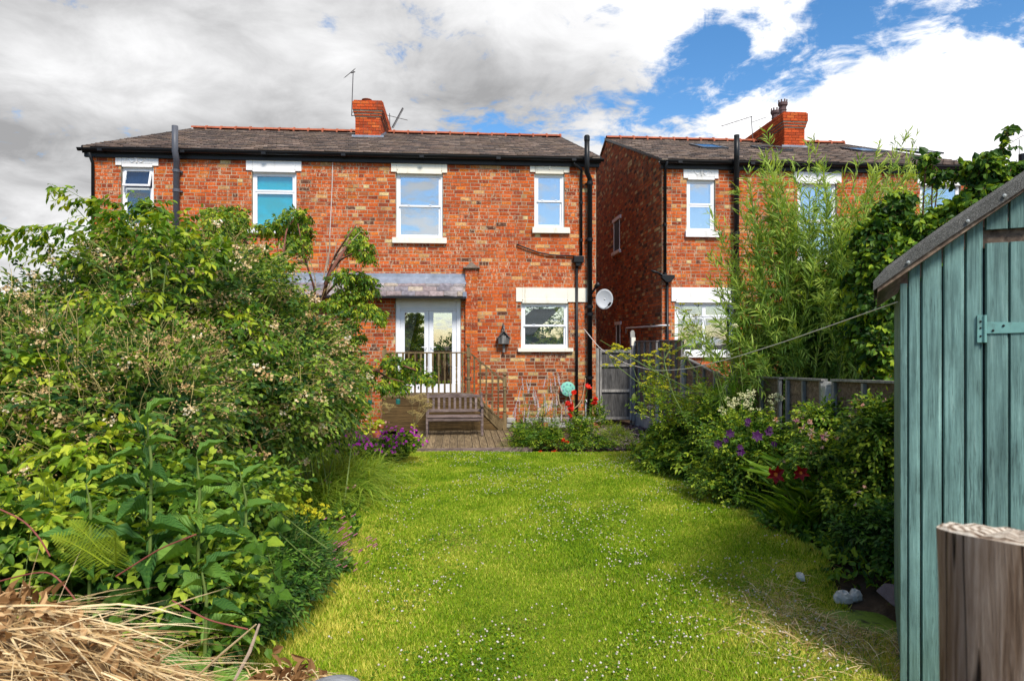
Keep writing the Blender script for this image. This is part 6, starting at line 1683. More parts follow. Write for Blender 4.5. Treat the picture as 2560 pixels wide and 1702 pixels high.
def dry_heap():
    # a mound of compost carrying straw and dead leaves
    c = np.array((-1.05, 1.75)); r = plant('compost_heap', (c[0], c[1], 0.05), 'heap of dry straw and dead brown leaves in the near left corner', 'heap')
    def hz(x, y): return .05+1.03*np.exp(-(((x+1.35)/.80)**2+((y-1.55)/.75)**2)**1.3)
    g = 40; X, Y = np.meshgrid(np.linspace(-2.6, .1, g), np.linspace(.7, 2.7, g)); Z = hz(X, Y)+.02*np.sin(X*17)*np.cos(Y*15)
    i = (np.arange(g-1)[:, None]*g+np.arange(g-1)[None]).ravel(); a = Acc(); a.add(np.stack([X, Y, Z], -1).reshape(-1, 3), np.concatenate([np.stack([i, i+1, i+g], 1), np.stack([i+1, i+g+1, i+g], 1)]))
    a.build('mound', M['straw_mound'], r, origin=r.location, smooth=True)
    n = 11000; x = -2.2+2.3*R.random(n); y = .9+1.7*R.random(n); h = hz(x, y); m = h > .25; x, y, h = x[m], y[m], h[m]; n = len(x)
    P = np.stack([x, y, h+.01+.035*R.random(n)], 1); a0 = .62*R.standard_normal(n)+.35; a0 = np.where(R.random(n) < .3, R.random(n)*6.28, a0); D = np.stack([np.cos(a0), -np.sin(a0)*.7, .20*R.standard_normal(n)-.06], 1)
    s = Acc(); strips(s, P, D, .10+.28*R.random(n)**2, .0022+.0045*R.random(n)**2, .05+.35*R.random(n)**2, 4, np.clip(.55+.32*R.standard_normal(n), 0, 1), twist=.8)
    tag(s.build('straw', M['straw'], r, origin=r.location), kind='stuff')
    n = 2600; x = -2.1+1.9*R.random(n); y = 1.3+1.1*R.random(n); h = hz(x, y); P = np.stack([x, y, h+.02+.06*R.random(n)], 1)
    s = Acc(); leaves(s, P, rdir(n), nrm(rdir(n)+UP*.7),   .028+.022*R.random(n), .017, 'curl', np.clip(.5+.3*R.standard_normal(n), 0, 1)); tag(s.build('dead_leaves', M['L_dead'], r, origin=r.location), kind='stuff')
    s = Acc()   # longer straws sticking out of the heap
    for (u0, v0, u1, v1) in ((30, 1590, 56, 1462), (165, 1525, 420, 1702), (60, 1702, 330, 1590), (0, 1560, 260, 1702), (230, 1702, 300, 1600), (480, 1702, 640, 1560), (300, 1650, 430, 1690), (110, 1560, 126, 1702), (380, 1702, 470, 1600), (0, 1640, 200, 1702)):
        p0, p1 = Wp(u0, v0, 1.75), Wp(u1, v1, 1.65); s.tube([p0, (p0+p1)/2+.01*R.standard_normal(3), p1], [.0030, .0028, .0015], 5, .75)
    s.build('stalks', M['straw'], r, origin=r.location)['kind'] = 'stuff'
    # a smaller dry tuft and stone at the bottom centre
    c2 = Wp(720, 1700, 2.1); r2 = plant('dead_grass_tuft', (c2[0], c2[1], 0.02), 'dead tuft of pale grass and crumpled leaves at the bottom edge', 'tuft')
    n = 260; P = c2+R.standard_normal((n, 3))*np.array([.055, .05, .012])-UP*.03; D = nrm(np.stack([.9*R.standard_normal(n), -.2+.4*R.standard_normal(n), .45+.4*R.random(n)], 1))
    s = Acc(); strips(s, P, D, .07+.13*R.random(n), .004, .6+.5*R.random(n), 4, np.clip(.6+.25*R.standard_normal(n), 0, 1), twist=.5); tag(s.build('blades', M['straw'], r2, origin=r2.location), kind='stuff')
    n = 60; P = c2+R.standard_normal((n, 3))*np.array([.04, .04, .02])+UP*.0; s = Acc(); leaves(s, P, rdir(n), rdir(n), .05, .025, 'curl', .5*R.random(n)); s.tube([(c2[0], c2[1], .02), c2], [.10, .05], 8, .2); tag(s.build('dead_leaves', M['L_dead'], r2, origin=r2.location), kind='stuff')
    c3 = Wp(835, 1725, 2.0); e = empty('boulder', (c3[0], c3[1], .02), 0, 'smooth grey stone cut by the bottom edge beside the dead tuft', 'stone')
    k = 18; a = Acc(); prof = [(.10, 0), (.105, c3[2]-.08), (.098, c3[2]-.035), (.08, c3[2]-.012), (.045, c3[2]+.0), (.0, c3[2]+.006)]; a.lathe(prof, k=24); o = a.build('stone', M['rock'], e, smooth=True)
    p0, p1 = Wp(585, 1702, 2.1), Wp(648, 1560, 2.3); tw = Acc(); tw.tube([p0, (p0+p1)/2+np.array([.008, 0, 0]), p1], [.005, .006, .004], 6); o = tw.build('twig', M['bark_pale'], None); tag(o, 'pale dry twig standing at the foot of the left border', 'twig')
M['straw_mound'] = plain('straw_mound', (.22, .14, .07), .95, .1, .7, 30, bmp=1, stain=(.10, .06, .03))
dry_heap()
def spikes():
    c = G(830, 1440); r = plant('persicaria', (c[0], c[1], float(gz(*c))), 'thin plant with small dusky pink flower spikes leaning over the lawn', 'flower')
    st, f = Acc(), Acc()
    for _ in range(46):
        u, v = R.normal(868, 34), R.normal(1365, 34); p = Wp(u, v, c[1]-.05+.1*R.standard_normal()); b = np.array([c[0]-.25+.15*R.random(), c[1]+.1, float(gz(*c))]); st.tube([b, (b+p)/2+np.array([0, 0, .06]), p], [.002, .0015, .001], 4)
        n = 9; q = p[None]+np.linspace(-.018, .018, n)[:, None]*np.array([.8, 0, .5]); dots(f, q, .005, R.random(n))
    tag(st.build('stems', M['stem_green'], r, origin=r.location), kind='stuff'); tag(f.build('flowers', M['B_pink'], r, origin=r.location), kind='stuff')
spikes()
def euphorbia():
    c = G(800, 1350); r = plant('yellow_flower', (c[0], c[1], float(gz(*c))), 'small cluster of yellow green blossom beside the pale ferns', 'flower')
    f, l = Acc(), Acc(); P = Wp(780, 1275, c[1])+R.standard_normal((26, 3))*np.array([.09, .08, .06]); clusters(f, P, .025, 9, .012); leaves(l, np.repeat(P, 3, 0)-UP*.05, rdir(78), nrm(rdir(78)+UP), .05, .02, 'leaf', .8)
    f.build('flowers', M['B_yellow'], r, origin=r.location)['kind'] = 'stuff'; l.build('leaves', M['L_lime'], r, origin=r.location)['kind'] = 'stuff'
euphorbia()

# ------------------------------------------------------------------ bed by the house wall
def mid_bed():
    c = Wp(1350, 1120, 13.0); x0 = c[0]
    # stone edging behind the bed
    e = empty('raised_bed', (*to_world(fp(1350)[0], -1.0), DECK), TH, 'low raised bed of old stones against the wall under the window', 'raised bed')
    for i in range(11):
        for j in range(2):
            a = Acc(); w = .17+.05*R.random(); a.box(-w/2, w/2, -.08, .08, 0, .11); o = a.build('stone', M[['rock_b', 'concrete', 'brick_loose'][R.integers(3)]], e, bevel=.02); o.location = (-.85+i*.20+.08*j, -.02+.03*R.standard_normal(), .01+j*.115); o.rotation_euler = (0, 0, .1*R.standard_normal())
    # pale spires
    r = plant('culvers_root', (c[0]-.15, c[1], DECK-.08), 'pale lilac flower spires over narrow green leaves between deck and hose reel', 'flower')
    lf, st, f, lo = Acc(), Acc(), Acc(), Acc()
    for _ in range(40):
        u = R.uniform(1285, 1425); v = R.uniform(930, 1030); Z = 13.1+.25*R.standard_normal(); p = Wp(u, v, Z); b = np.array([Wp(R.normal((u+1345)/2, 20), 1110, Z)[0], Z, DECK-.05])
        st.tube([b, (b+p)/2+.02*R.standard_normal(3), p], [.005, .0035, .0015], 5)
        nn_ = 26; h = .22+.12*R.random(); d = nrm(np.array([.18*R.standard_normal(), 0, -1])); q = p[None]+np.linspace(0, h, nn_)[:, None]*d[None]+.004*R.standard_normal((nn_, 3)); dots(f, q, np.linspace(.006, .014, nn_), .3+.7*R.random(nn_))
        k = 34; fz = R.random(k)*.62; q = b+(p-b)*fz[:, None]; an = R.random(k)*6.28; dd = np.stack([np.cos(an), np.sin(an), .1+.2*R.random(k)], 1); leaves(lf, q, dd, nrm(UP+.4*rdir(k)), .10, .022, 'narrow', R.random(k))
    P, D, _ = blob_pts([B(1330, 1100, 12.8, 48, 28, .35), B(1300, 1090, 12.9, 22, 30, .3), B(1375, 1095, 12.8, 36, 26, .3)], 700, .4); P = P[above(P, 0)]; sprays(lf, P, nrm(rdir(len(P))+UP), .12, 5, .085, .018, .2, 55, 'narrow')
    P = np.stack([c[0]-.55+.28*R.random(160), 12.6+.2*R.random(160), np.full(160, DECK-.1)], 1); strips(lf, P, nrm(np.stack([.4*R.standard_normal(160), -.2+.2*R.standard_normal(160), 1+0*P[:, 0]], 1)), .35+.15*R.random(160), .008, .6, 5)
    tag(lf.build('foliage', M['L_border'], r, origin=r.location), kind='stuff'); tag(st.build('stems', M['stem_green'], r, origin=r.location), kind='stuff'); tag(f.build('flower_spires', M['B_lilac'], r, origin=r.location), kind='stuff')
    # red flowers
    r = plant('red_flower', (Wp(1440, 1100, 13.1)[0], 13.1, DECK-.08), 'red flowers on tall stems in front of the downpipes', 'flower')
    st, lf = Acc(), Acc()
    for (u, v, s) in ((1435, 980, 13), (1420, 1008, 13), (1428, 1012, 13), (1427, 1023, 14), (1425, 1037, 12), (1470, 967, 13), (1488, 997, 13), (1486, 1007, 14), (1350, 1132, 13), (1388, 1132, 15), (1408, 1100, 9), (1417, 1105, 9)):
        Z = 12.9 if v < 1050 else 12.55
        p = Wp(u, v, Z); rr = s*.5/F*Z*1.05; f = Acc(); n = 15; petals(f, p+.25*rr*R.standard_normal((n, 3)), rr*(.7+.3*R.random(n)), R.random(n), 5); tag(f.build('flower', M['B_red'], r, origin=r.location))
        b = np.array([Wp(1440 if v < 1050 else u, 1120, Z)[0]+.05*R.standard_normal(), Z+.05, DECK-.08]); st.tube([b, (b+p)/2+.02*R.standard_normal(3), p], .004, 5)
        k = 14; fz = R.random(k)*.9; q = b+(p-b)*fz[:, None]; leaves(lf, q, rdir(k), nrm(rdir(k)+UP), .06, .03, 'leaf', R.random(k))
    P, D, _ = blob_pts([B(1450, 1075, 12.9, 38, 38, .35), B(1495, 1040, 13.2, 20, 40, .25)], 620, .3); P = P[above(P, 0)]; sprays(lf, P, nrm(rdir(len(P))+UP), .10, 5, .05, .024, .2)
    tag(lf.build('foliage', M['L_border'], r, origin=r.location), kind='stuff'); tag(st.build('stems', M['stem_green'], r, origin=r.location), kind='stuff')
    bush('columbine', 'low plant with cream blossom at the lawn edge right of the red flowers', 'flower', [B(1470, 1110, 12.7, 50, 24, .3), B(1500, 1120, 12.6, 36, 18, .25), B(1420, 1118, 12.6, 40, 18, .25)], 700, .05, .032, 4, .09, 'L_border', flowers=[('blossom', 'B_cream', 46, lambda fa, P, D: clusters(fa, P+D*.03, .03, 5, .014))])
    bush('fine_shrub', 'feathery yellow green shrub beside the slate chippings', 'shrub', [B(1550, 1100, 12.9, 34, 26, .3), B(1530, 1090, 13.0, 26, 26, .25)], 900, .035, .006, 7, .12, 'L_lime', 'narrow', droop=.1)
    c = Wp(1578, 1120, 12.7); e = empty('wooden_block', (c[0], c[1], DECK-.08), 0, 'short grooved timber block at the end of the flower bed', 'timber block'); a = Acc(); grooved(a, -.09, .09, -.08, 0, .10, 5); a.box(-.09, .09, -.07, .08, 0, .099); a.build('block', M['wood_plat'], e)
    c = Wp(1498, 1062, 14.2); a = Acc(); a.lathe([(.10, 0), (.14, .05), (.14, .13), (.09, .18), (0, .19)], k=14); o = a.build('boulder', M['rock_b'], None, smooth=True); o.location = (c[0], c[1], DECK-.03); o.scale = (1.4, 1, .9); tag(o, 'rounded brown boulder by the foot of the gate', 'stone')
    # slate chippings
    n = 2600; lx = R.uniform(fp(1480)[0], fp(1480)[0]+2.0, n); y = R.uniform(12.6, 16.3, n); x = np.array([to_world(l, 0)[0] for l in lx]); x = R.uniform(1.55, 3.1, n)
    P = np.stack([x, y, gz(x, y)-.02+.02*R.random(n)], 1); a = Acc(); leaves(a, P, nrm(rdir(n)*np.array([1, 1, .3])), nrm(rdir(n)*.5+UP), .05+.05*R.random(n), .05, 'quad', R.random(n)); tag(a.build('slate_chippings', ramp_mat('chippings', [(0, (.06, .045, .055)), (.6, (.16, .12, .14)), (1, (.28, .22, .24))], .8), None), 'purple grey slate chippings spread before the gate', 'chippings', kind='stuff')
M['brick_loose'] = plain('brick_loose', (.36, .12, .06), .9, .1, .4, 12)
mid_bed()

# ------------------------------------------------------------------ right border
def K(zmin=None): return lambda P: P[:, 0] < 3.28
bush('border_shrub', 'leafy green shrub at the far end of the right border below the teasels', 'shrub',
     [B(1720, 1110, 10.6, 75, 60, .5), B(1790, 1150, 9.6, 90, 50, .5), B(1660, 1120, 11.3, 50, 40, .4), B(1700, 1160, 10.2, 80, 34, .4)], 2600, .085, .036, 5, .18, 'L_border', fill=1500, keep=K())
bush('flowering_shrub', 'fine leaved green shrub with purple clematis growing through it', 'shrub',
     [B(1880, 1120, 8.0, 110, 85, .5), B(1950, 1150, 7.8, 100, 55, .4), B(1830, 1210, 8.0, 90, 45, .4), B(1800, 1060, 9.4, 80, 70, .4)], 3200, .038, .028, 6, .14, 'L_border', fill=2000, keep=K())
bush('honeysuckle', 'dark leaved honeysuckle with pink and apricot flowers along the low fence', 'climber',
     [B(2100, 1140, 6.6, 100, 60, .35), B(2190, 1160, 6.0, 60, 80, .3), B(2150, 1250, 6.0, 70, 50, .3), B(2200, 1060, 5.9, 60, 60, .2), B(2060, 1060, 6.9, 60, 40, .2), B(2040, 1190, 7.0, 60, 40, .25)], 3000, .05, .026, 5, .16, 'L_border', fill=3000, keep=K(),
     flowers=[('blossom', 'B_apricot', 60, lambda fa, P, D: clusters(fa, P+D*.05, .022, 7, .012))])
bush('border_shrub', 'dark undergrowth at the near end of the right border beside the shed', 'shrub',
     [B(2170, 1340, 5.6, 50, 40, .22), B(2235, 1330, 5.3, 26, 50, .2), B(2240, 1400, 5.2, 20, 40, .15)], 900, .045, .026, 5, .13, 'L_dark', fill=1600, keep=K())

def umbellifers():
    c = Wp(1780, 1160, 10.0); r = plant('tall_fennel', (c[0], c[1], float(gz(c[0], c[1]))), 'tall fennel with flat yellow umbels leaning left across the tall fence', 'plant')
    st, dt, lf = Acc(), Acc(), Acc()
    stems = [[(1960, 1180), (1870, 1080), (1740, 980), (1640, 930), (1560, 885), (1500, 850)], [(1900, 1180), (1830, 1060), (1760, 960), (1720, 900), (1700, 840), (1715, 780)], [(1860, 1150), (1800, 1040), (1700, 990), (1600, 960), (1530, 905)],
             [(1830, 1160), (1770, 1040), (1740, 940), (1770, 860), (1760, 800)], [(1780, 1150), (1720, 1060), (1680, 980), (1660, 900), (1680, 860)]]
    for s_ in stems:
        q = np.array([Wp(u, v, 9.2+.35*j) for j, (u, v) in enumerate(s_)]); t = np.linspace(0, len(q)-1, 20); q = np.stack([np.interp(t, range(len(q)), q[:, k]) for k in range(3)], 1); st.tube(q, np.linspace(.013, .004, 20), 6)
    heads = [(1540, 863), (1553, 868), (1538, 872), (1522, 880), (1568, 873), (1534, 896), (1512, 913), (1552, 888), (1561, 893), (1548, 905), (1577, 888), (1590, 890), (1612, 888), (1624, 888), (1635, 880), (1613, 904), (1627, 905), (1583, 911), (1544, 914), (1662, 863), (1652, 874), (1668, 873), (1674, 866), (1677, 882), (1688, 880), (1646, 893), (1669, 911), (1679, 912), (1675, 902), (1700, 896), (1712, 895), (1716, 880), (1722, 885), (1620, 931), (1632, 933), (1640, 936), (1625, 943), (1675, 938), (1696, 941), (1711, 936), (1720, 917), (1728, 920), (1610, 961), (1625, 966), (1638, 958), (1655, 960), (1662, 968), (1658, 983), (1745, 930), (1742, 945), (1720, 965), (1735, 972), (1780, 920),
             (1690, 770), (1702, 760), (1720, 778), (1733, 815), (1716, 822), (1738, 830), (1728, 845), (1745, 760), (1740, 790)]
    sa = np.concatenate([np.array([Wp(u, v, 9.2+.35*j) for j, (u, v) in enumerate(s_)]) for s_ in stems])
    for (u, v) in heads:
        P = Wp(u, v, 10.7+.5*R.standard_normal()*.5); umbel(st, dt, P, .050+.022*R.random(), 12, (.3*R.standard_normal(), -.25, 1), 8, .0062)
        d = np.linalg.norm((sa-P)*np.array([1, .3, 1])-np.array([0, 0, -.12]), axis=1); b = sa[d.argmin()]; b = b+(P-b)*.1; Q = P-UP*.045; st.tube([b, (b+Q)/2-UP*.03, Q], [.0045, .0035, .002], 4)
    P, D, _ = blob_pts([B(1680, 1020, 10.3, 90, 60, .4), B(1640, 960, 10.8, 50, 50, .3), B(1770, 1010, 9.8, 60, 60, .3)], 520, .1); sprays(lf, P, nrm(rdir(len(P))+UP*.4), .16, 6, .055, .024, .2, 60, 'leaf', None, st)
    tag(st.build('stems', M['stem_green'], r, origin=r.location), kind='stuff'); tag(dt.build('umbels', M['B_yellow'], r, origin=r.location), kind='stuff'); tag(lf.build('foliage', M['L_lime'], r, origin=r.location), kind='stuff')
    # creamy meadow rue
    c = Wp(1860, 1120, 8.2); r = plant('meadow_rue', (c[0], c[1], float(gz(c[0], c[1]))), 'fluffy cream flower heads above the right border before the low fence', 'flower'); st, f = Acc(), Acc()
    for (u, v, s) in ((1855, 990, 22), (1875, 985, 18), (1862, 1010, 20), (1830, 1003, 18), (1838, 1010, 14), (1880, 1030, 16), (1812, 1022, 18), (1805, 1030, 14), (1925, 1000, 14), (1940, 995, 16), (1948, 990, 12), (1930, 1028, 12), (1865, 1000, 22), (1760, 825, 18), (1772, 835, 16), (1750, 820, 12), (1840, 815, 12), (1700, 1015, 0)):
        if not s: continue
        Z = 8.3; p = Wp(u, v, Z); clusters(f, (p[None]+s*.4/F*Z*R.standard_normal((5, 3))), s*.45/F*Z, 16, .0085, .1, 1, .7)
        b = np.array([c[0]+.15*R.standard_normal(), Z+.1, float(gz(c[0], Z))+.3]); st.tube([b, (b+p)/2+.03*R.standard_normal(3), p], [.005, .004, .002], 5)
    tag(f.build('flower_heads', M['B_cream'], r, origin=r.location), kind='stuff'); tag(st.build('stems', M['stem_green'], r, origin=r.location), kind='stuff')
    c = Wp(1640, 1150, 11.0); r = plant('teasel', (c[0], c[1], float(gz(c[0], c[1]))), 'two green teasel heads on bare curved stems before the fence', 'plant')
    for (u, v, w, pts) in ((1620, 982, 13, [(1660, 1060), (1635, 1010), (1622, 990)]), (1585, 993, 10, [(1660, 1065), (1610, 1030), (1588, 1000)])):
        p = Wp(u, v, 11); h = Acc(); h.lathe([(.0, -.055), (.03, -.045), (.042, -.01), (.034, .03), (.012, .062), (.0, .065)], k=10, at=tuple(p)); h.build('seed_head', M['B_teasel'], r, origin=r.location)
        s = Acc(); s.tube([Wp(1690, 1100, 11)]+[Wp(a, b, 11) for a, b in pts], .006, 6); s.build('stem', M['stem_green'], r, origin=r.location)
    r = plant('yarrow', (*Wp(1660, 1150, 11.4)[:2], -.2), 'white flat flower heads beside the tall fence', 'flower'); st, dt = Acc(), Acc()
    for (u, v, s) in ((1714, 982, 16), (1705, 990, 12), (1624, 1019, 14), (1673, 1020, 7), (1630, 1021, 8), (1720, 985, 10)):
        p = Wp(u, v, 11.2); umbel(st, dt, p, s/F*11.2*.8, 14, (0, -.3, 1), 8, .007); b = np.array([p[0]+.1, p[1], p[2]-.7]); st.tube([b, p-UP*.05], .004, 5)
    tag(st.build('stems', M['stem_green'], r, origin=r.location), kind='stuff'); tag(dt.build('flower_heads', M['B_white'], r, origin=r.location), kind='stuff')
M['B_teasel'] = plain('teasel_head', (.30, .34, .10), .8, .1, .3, 60)
umbellifers()

def clematis():
    c = Wp(1880, 1180, 7.4); r = plant('clematis', (c[0], c[1], float(gz(c[0], c[1]))), 'deep purple clematis flowers in the right border above the red lilies', 'flower'); st = Acc()
    for (u, v, s) in ((1893, 1090, 16), (1825, 1084, 13), (1795, 1110, 13), (1815, 1100, 9), (1870, 1052, 9), (1922, 1080, 12), (1925, 1072, 9), (1935, 1110, 9), (1852, 1130, 12), (1850, 1118, 9), (1880, 1165, 9), (1868, 1060, 8), (1658, 1062, 7)):
        p = Wp(u, v, 7.2 if u > 1700 else 10.5); f = Acc(); rr = s/F*7.3; petals(f, p[None], np.array([rr]), R.random()*.9, 6, np.array([[.2*R.standard_normal(), -1, .4]])); petals(f, p[None]+[[0, -.004, 0]], np.array([rr*.35]), 1., 5, np.array([[0, -1, .4]]))
        f.build('flower', M['B_purple'], r, origin=r.location); st.tube([p+np.array([0, .02, 0]), p+np.array([.05, .12, -.15])], .002, 4)
    tag(st.build('stems', M['stem_green'], r, origin=r.location), kind='stuff')
    f = Acc()
clematis()

def lily_flower(root, P, rr, mat, rot):
    f = Acc()
    for j in range(6):
        a = rot+j*pi/3+.15*R.standard_normal(); d = np.array([[cos(a), -.75+.3*R.random(), sin(a)]]); tv, tt = BIG['oval']
        leaves(f, P[None], d, np.array([[0, -1., .2]]), rr*(1 if j % 2 else .9), rr*(.46 if j % 2 else .66), 'leaf', .25+.3*(j % 2))
    petals(f, P[None]+[[0, -.012, 0]], np.array([rr*.22]), 1.0, 6, np.array([[0, -1, .2]]))
    f.build('flower', mat, root, origin=root.location)
def daylily():
    c = G(2005, 1325); c = (c[0]-.06, c[1]-.36); r = plant('daylily', (c[0], c[1], float(gz(*c))), 'daylily clump with two dark red open flowers at the right lawn edge', 'flower')
    n = 80; an = R.uniform(pi*.95, pi*2.05, n); D = np.stack([np.cos(an)*.40, np.sin(an)*.22, 1.1+.7*R.random(n)], 1); P = np.stack([c[0]+.10*R.standard_normal(n), c[1]+.12+.09*R.standard_normal(n), np.full(n, float(gz(*c)))], 1)
    N = nrm(np.stack([-D[:, 0]*.7, -D[:, 1]*.7, np.sqrt(D[:, 0]**2+D[:, 1]**2)], 1)); L = .34+.20*R.random(n); leaf_parts(r, 'leaf', M['L_grass'], P, D, N, L, np.full(n, .026), 'strap')
    st = Acc()
    for (u, v, s, rot) in ((1938, 1185, 30, .3), (2000, 1181, 26, .8)):
        p = Wp(u, v, c[1]-.42); lily_flower(r, p, s/F*c[1]*.88, M['B_crimson'], rot); b = np.array([c[0], c[1]+.1, float(gz(*c))]); st.tube([b, (b+p)/2+np.array([.03, 0, .03]), p], [.006, .005, .004], 6)
    p = Wp(1925, 1176, c[1]-.1); f = Acc(); f.lathe([(0, -.03), (.010, -.01), (.012, .01), (0, .035)], k=8, at=tuple(p)); f.build('bud', M['B_crimson'], r, origin=r.location)
    st.build('stem', M['stem_green'], r, origin=r.location)
    c = G(2110, 1330); c = (c[0], c[1]+.2); r = plant('daylily', (c[0], c[1], float(gz(*c))), 'upright strap leaved clump with small yellow flowers behind the red daylily', 'flower')
    n = 110; an = R.random(n)*2*pi; D = np.stack([np.cos(an)*.5, np.sin(an)*.4, .9+.5*R.random(n)], 1); P = np.stack([c[0]+.16*R.standard_normal(n), c[1]+.12*R.standard_normal(n), np.full(n, float(gz(*c)))], 1)
    N = nrm(np.stack([-D[:, 0], -D[:, 1], .4+0*an], 1)); L = .6+.4*R.random(n); leaf_parts(r, 'leaf', M['L_strap'], P, D, N, L, np.full(n, .024), 'strap')
    for (u, v) in ((2080, 1190), (2060, 1195), (2140, 1170), (2175, 1172), (2200, 1175), (2135, 1220), (2160, 1218), (2145, 1222), (2170, 1250), (2190, 1083), (2065, 1190), (2130, 1130)):
        p = Wp(u, v, c[1]-.25); f = Acc(); petals(f, p[None], np.array([.030]), R.random(), 6, np.array([[.3*R.standard_normal(), -1, .5]])); f.build('flower', M['B_apricot'] if R.random() < .4 else M['B_yellow'], r, origin=r.location)
daylily()
def right_flowers():
    c = Wp(2090, 1150, 6.1); r = plant('honeysuckle_blooms', (c[0], c[1], float(gz(c[0], c[1]))), 'pink and cream honeysuckle heads in front of the brown fence', 'flower'); st = Acc()
    for (u, v, s) in ((2146, 1008, 16), (2136, 1014, 12), (1990, 1052, 10), (2006, 1068, 10), (2030, 1078, 10), (2062, 1090, 12), (2092, 1096, 9), (2055, 1092, 8), (2205, 1080, 13), (2210, 1090, 10), (2026, 1090, 9), (1940, 1050, 8), (2160, 1095, 8)):
        p = Wp(u, v, 6.0); f = Acc(); n = 16; d = nrm(rdir(n)+np.array([0, -.5, .4])); leaves(f, np.repeat(p[None], n, 0), d, rdir(n), s*1.2/F*6, .008, 'narrow', R.random(n)); f.build('flower', M['B_apricot'] if R.random() < .7 else M['B_pink'], r, origin=r.location)
        st.tube([p, p+np.array([.03, .08, -.12]), p+np.array([.05, .2, -.35])], .0025, 5)
    tag(st.build('stems', M['stem_green'], r, origin=r.location), kind='stuff')
    # fan palm
    c = Wp(1840, 1000, 9.0); r = plant('fan_palm', (c[0], c[1], float(gz(c[0], c[1]))), 'small grey green fan palm leaves behind the cream flowers', 'palm'); 
    for (u, v, Lf) in ((1835, 985, .40), (1860, 1000, .30), (1800, 990, .28)):
        p = Wp(u, v, 8.9+.2*R.random()); n = 22; a = np.linspace(-1.9, 1.9, n)+pi/2; d = np.stack([np.cos(a), -.35+0*a, np.sin(a)], 1); f = Acc(); strips(f, np.repeat(p[None], n, 0), d, Lf, .014, .12, 4, np.full(n, .6)); f.build('leaf', M['L_strap'], r, origin=r.location)
        s = Acc(); s.tube([p, (p[0]+.05, p[1]+.05, p[2]-.7)], .006, 5); s.build('leaf_stalk', M['stem_green'], r, origin=r.location)
    # butterfly bush and pink flowers beyond the fence
    c = Wp(1850, 935, 11.5); r = plant('buddleja', (c[0], c[1], -.25), 'purple and pink flowers peeping over the fence under the willow', 'flower'); f, f2, lf = Acc(), Acc(), Acc()
    for (u, v) in ((1835, 925), (1845, 930), (1850, 922), (1840, 915), (1878, 925), (1872, 920), (1832, 932)):
        p = Wp(u, v, 11.5); q = p[None]+R.standard_normal((60, 3))*np.array([.04, .03, .06]); dots(f, q, .012, R.random(60))
    for (u, v) in ((1892, 900), (1880, 930), (1900, 915), (1915, 905), (1890, 910)):
        p = Wp(u, v, 11.5); q = p[None]+R.standard_normal((26, 3))*np.array([.05, .03, .05]); dots(f2, q, .014, R.random(26))
    P, D, _ = blob_pts([(c[0]+.1, c[1]+.1, .5, .6, .3, .7)], 500, .3); sprays(lf, P, rdir(len(P)), .15, 5, .09, .025)
    tag(f.build('purple_blossom', M['B_mauve'], r, origin=r.location), kind='stuff'); tag(f2.build('pink_blossom', M['B_pink'], r, origin=r.location), kind='stuff'); tag(lf.build('foliage', M['L_border'], r, origin=r.location), kind='stuff')
right_flowers()

def willow():
    r = plant('willow', (4.5, 9.4, -.2), 'tall fountain of narrow willow leaves behind the low fence', 'willow')
    st, a = Acc(), Acc()
    tops = [(1840, 470, .5), (1870, 420, .4), (1905, 375, .2), (1915, 330, .1), (1945, 380, .2), (1985, 400, .3), (2020, 360, 0), (2035, 350, .1), (2060, 420, .3), (2110, 440, .2), (2150, 400, 0), (2180, 430, .4), (2200, 360, .0), (2240, 350, .2), (2270, 330, .1), (2290, 340, .2), (2300, 420, .3), (1815, 560, .5), (1790, 640, .5), (1770, 700, .6), (1800, 760, .6), (2080, 480, .5), (2140, 500, .6), (2230, 480, .4), (2310, 480, .4), (2000, 470, .6), (1960, 500, .7), (1900, 520, .7), (1860, 620, .8), (2350, 460, .2)]
    allp = tops+[(u+R.normal()*45, v+abs(R.normal())*120+40, R.random()) for (u, v, w) in tops for _ in range(5)]
    for (u, v, w) in allp:
        Z = 9.4+.55*R.standard_normal(); Z = max(Z, 8.5); p = Wp(u, v, Z)
        b = np.array([max(3.6, 4.3+.42*R.standard_normal()+.22*(p[0]-4.4)), 9.4+.3*R.standard_normal(), -.2]); mid = b+(p-b)*.55+np.array([-.18*(p[0]-b[0]), 0, .12])
        t = np.linspace(0, 1, 22)[:, None]; q = (1-t)**2*b+2*t*(1-t)*mid+t*t*p; st.tube(q, np.linspace(.011, .002, 22), 5)
        n = 140; ff = .18+.82*R.random(n)**.85; i = ff*21; pos_ = np.stack([np.interp(i, range(22), q[:, k]) for k in range(3)], 1); tg = nrm(np.stack([np.interp(i, range(22), np.gradient(q[:, k])) for k in range(3)], 1))
        d = nrm(tg*.85+rdir(n)*.75); leaves(a, pos_, d, nrm(rdir(n)+np.array([0, -.4, .4])), .10+.11*R.random(n), .014+.007*R.random(n), 'narrow', np.clip(.25+.5*ff+.2*R.standard_normal(n), 0, 1))
        # side shoots
        n = 11; ii = R.integers(3, 20, n); sp = q[ii]; sd_ = nrm(rdir(n)+np.array([0, -.2, .5])); sprays(a, sp, sd_, .34, 13, .130, .015, .35, 38, 'narrow', np.clip(.25+.5*ii/22+.15*R.standard_normal(n), 0, 1), st, .35, .0022)
    tag(a.build('foliage', M['L_willow'], r, origin=r.location), kind='stuff'); st.build('stems', M['stem_green'], r, origin=r.location)['kind'] = 'stuff'
willow()
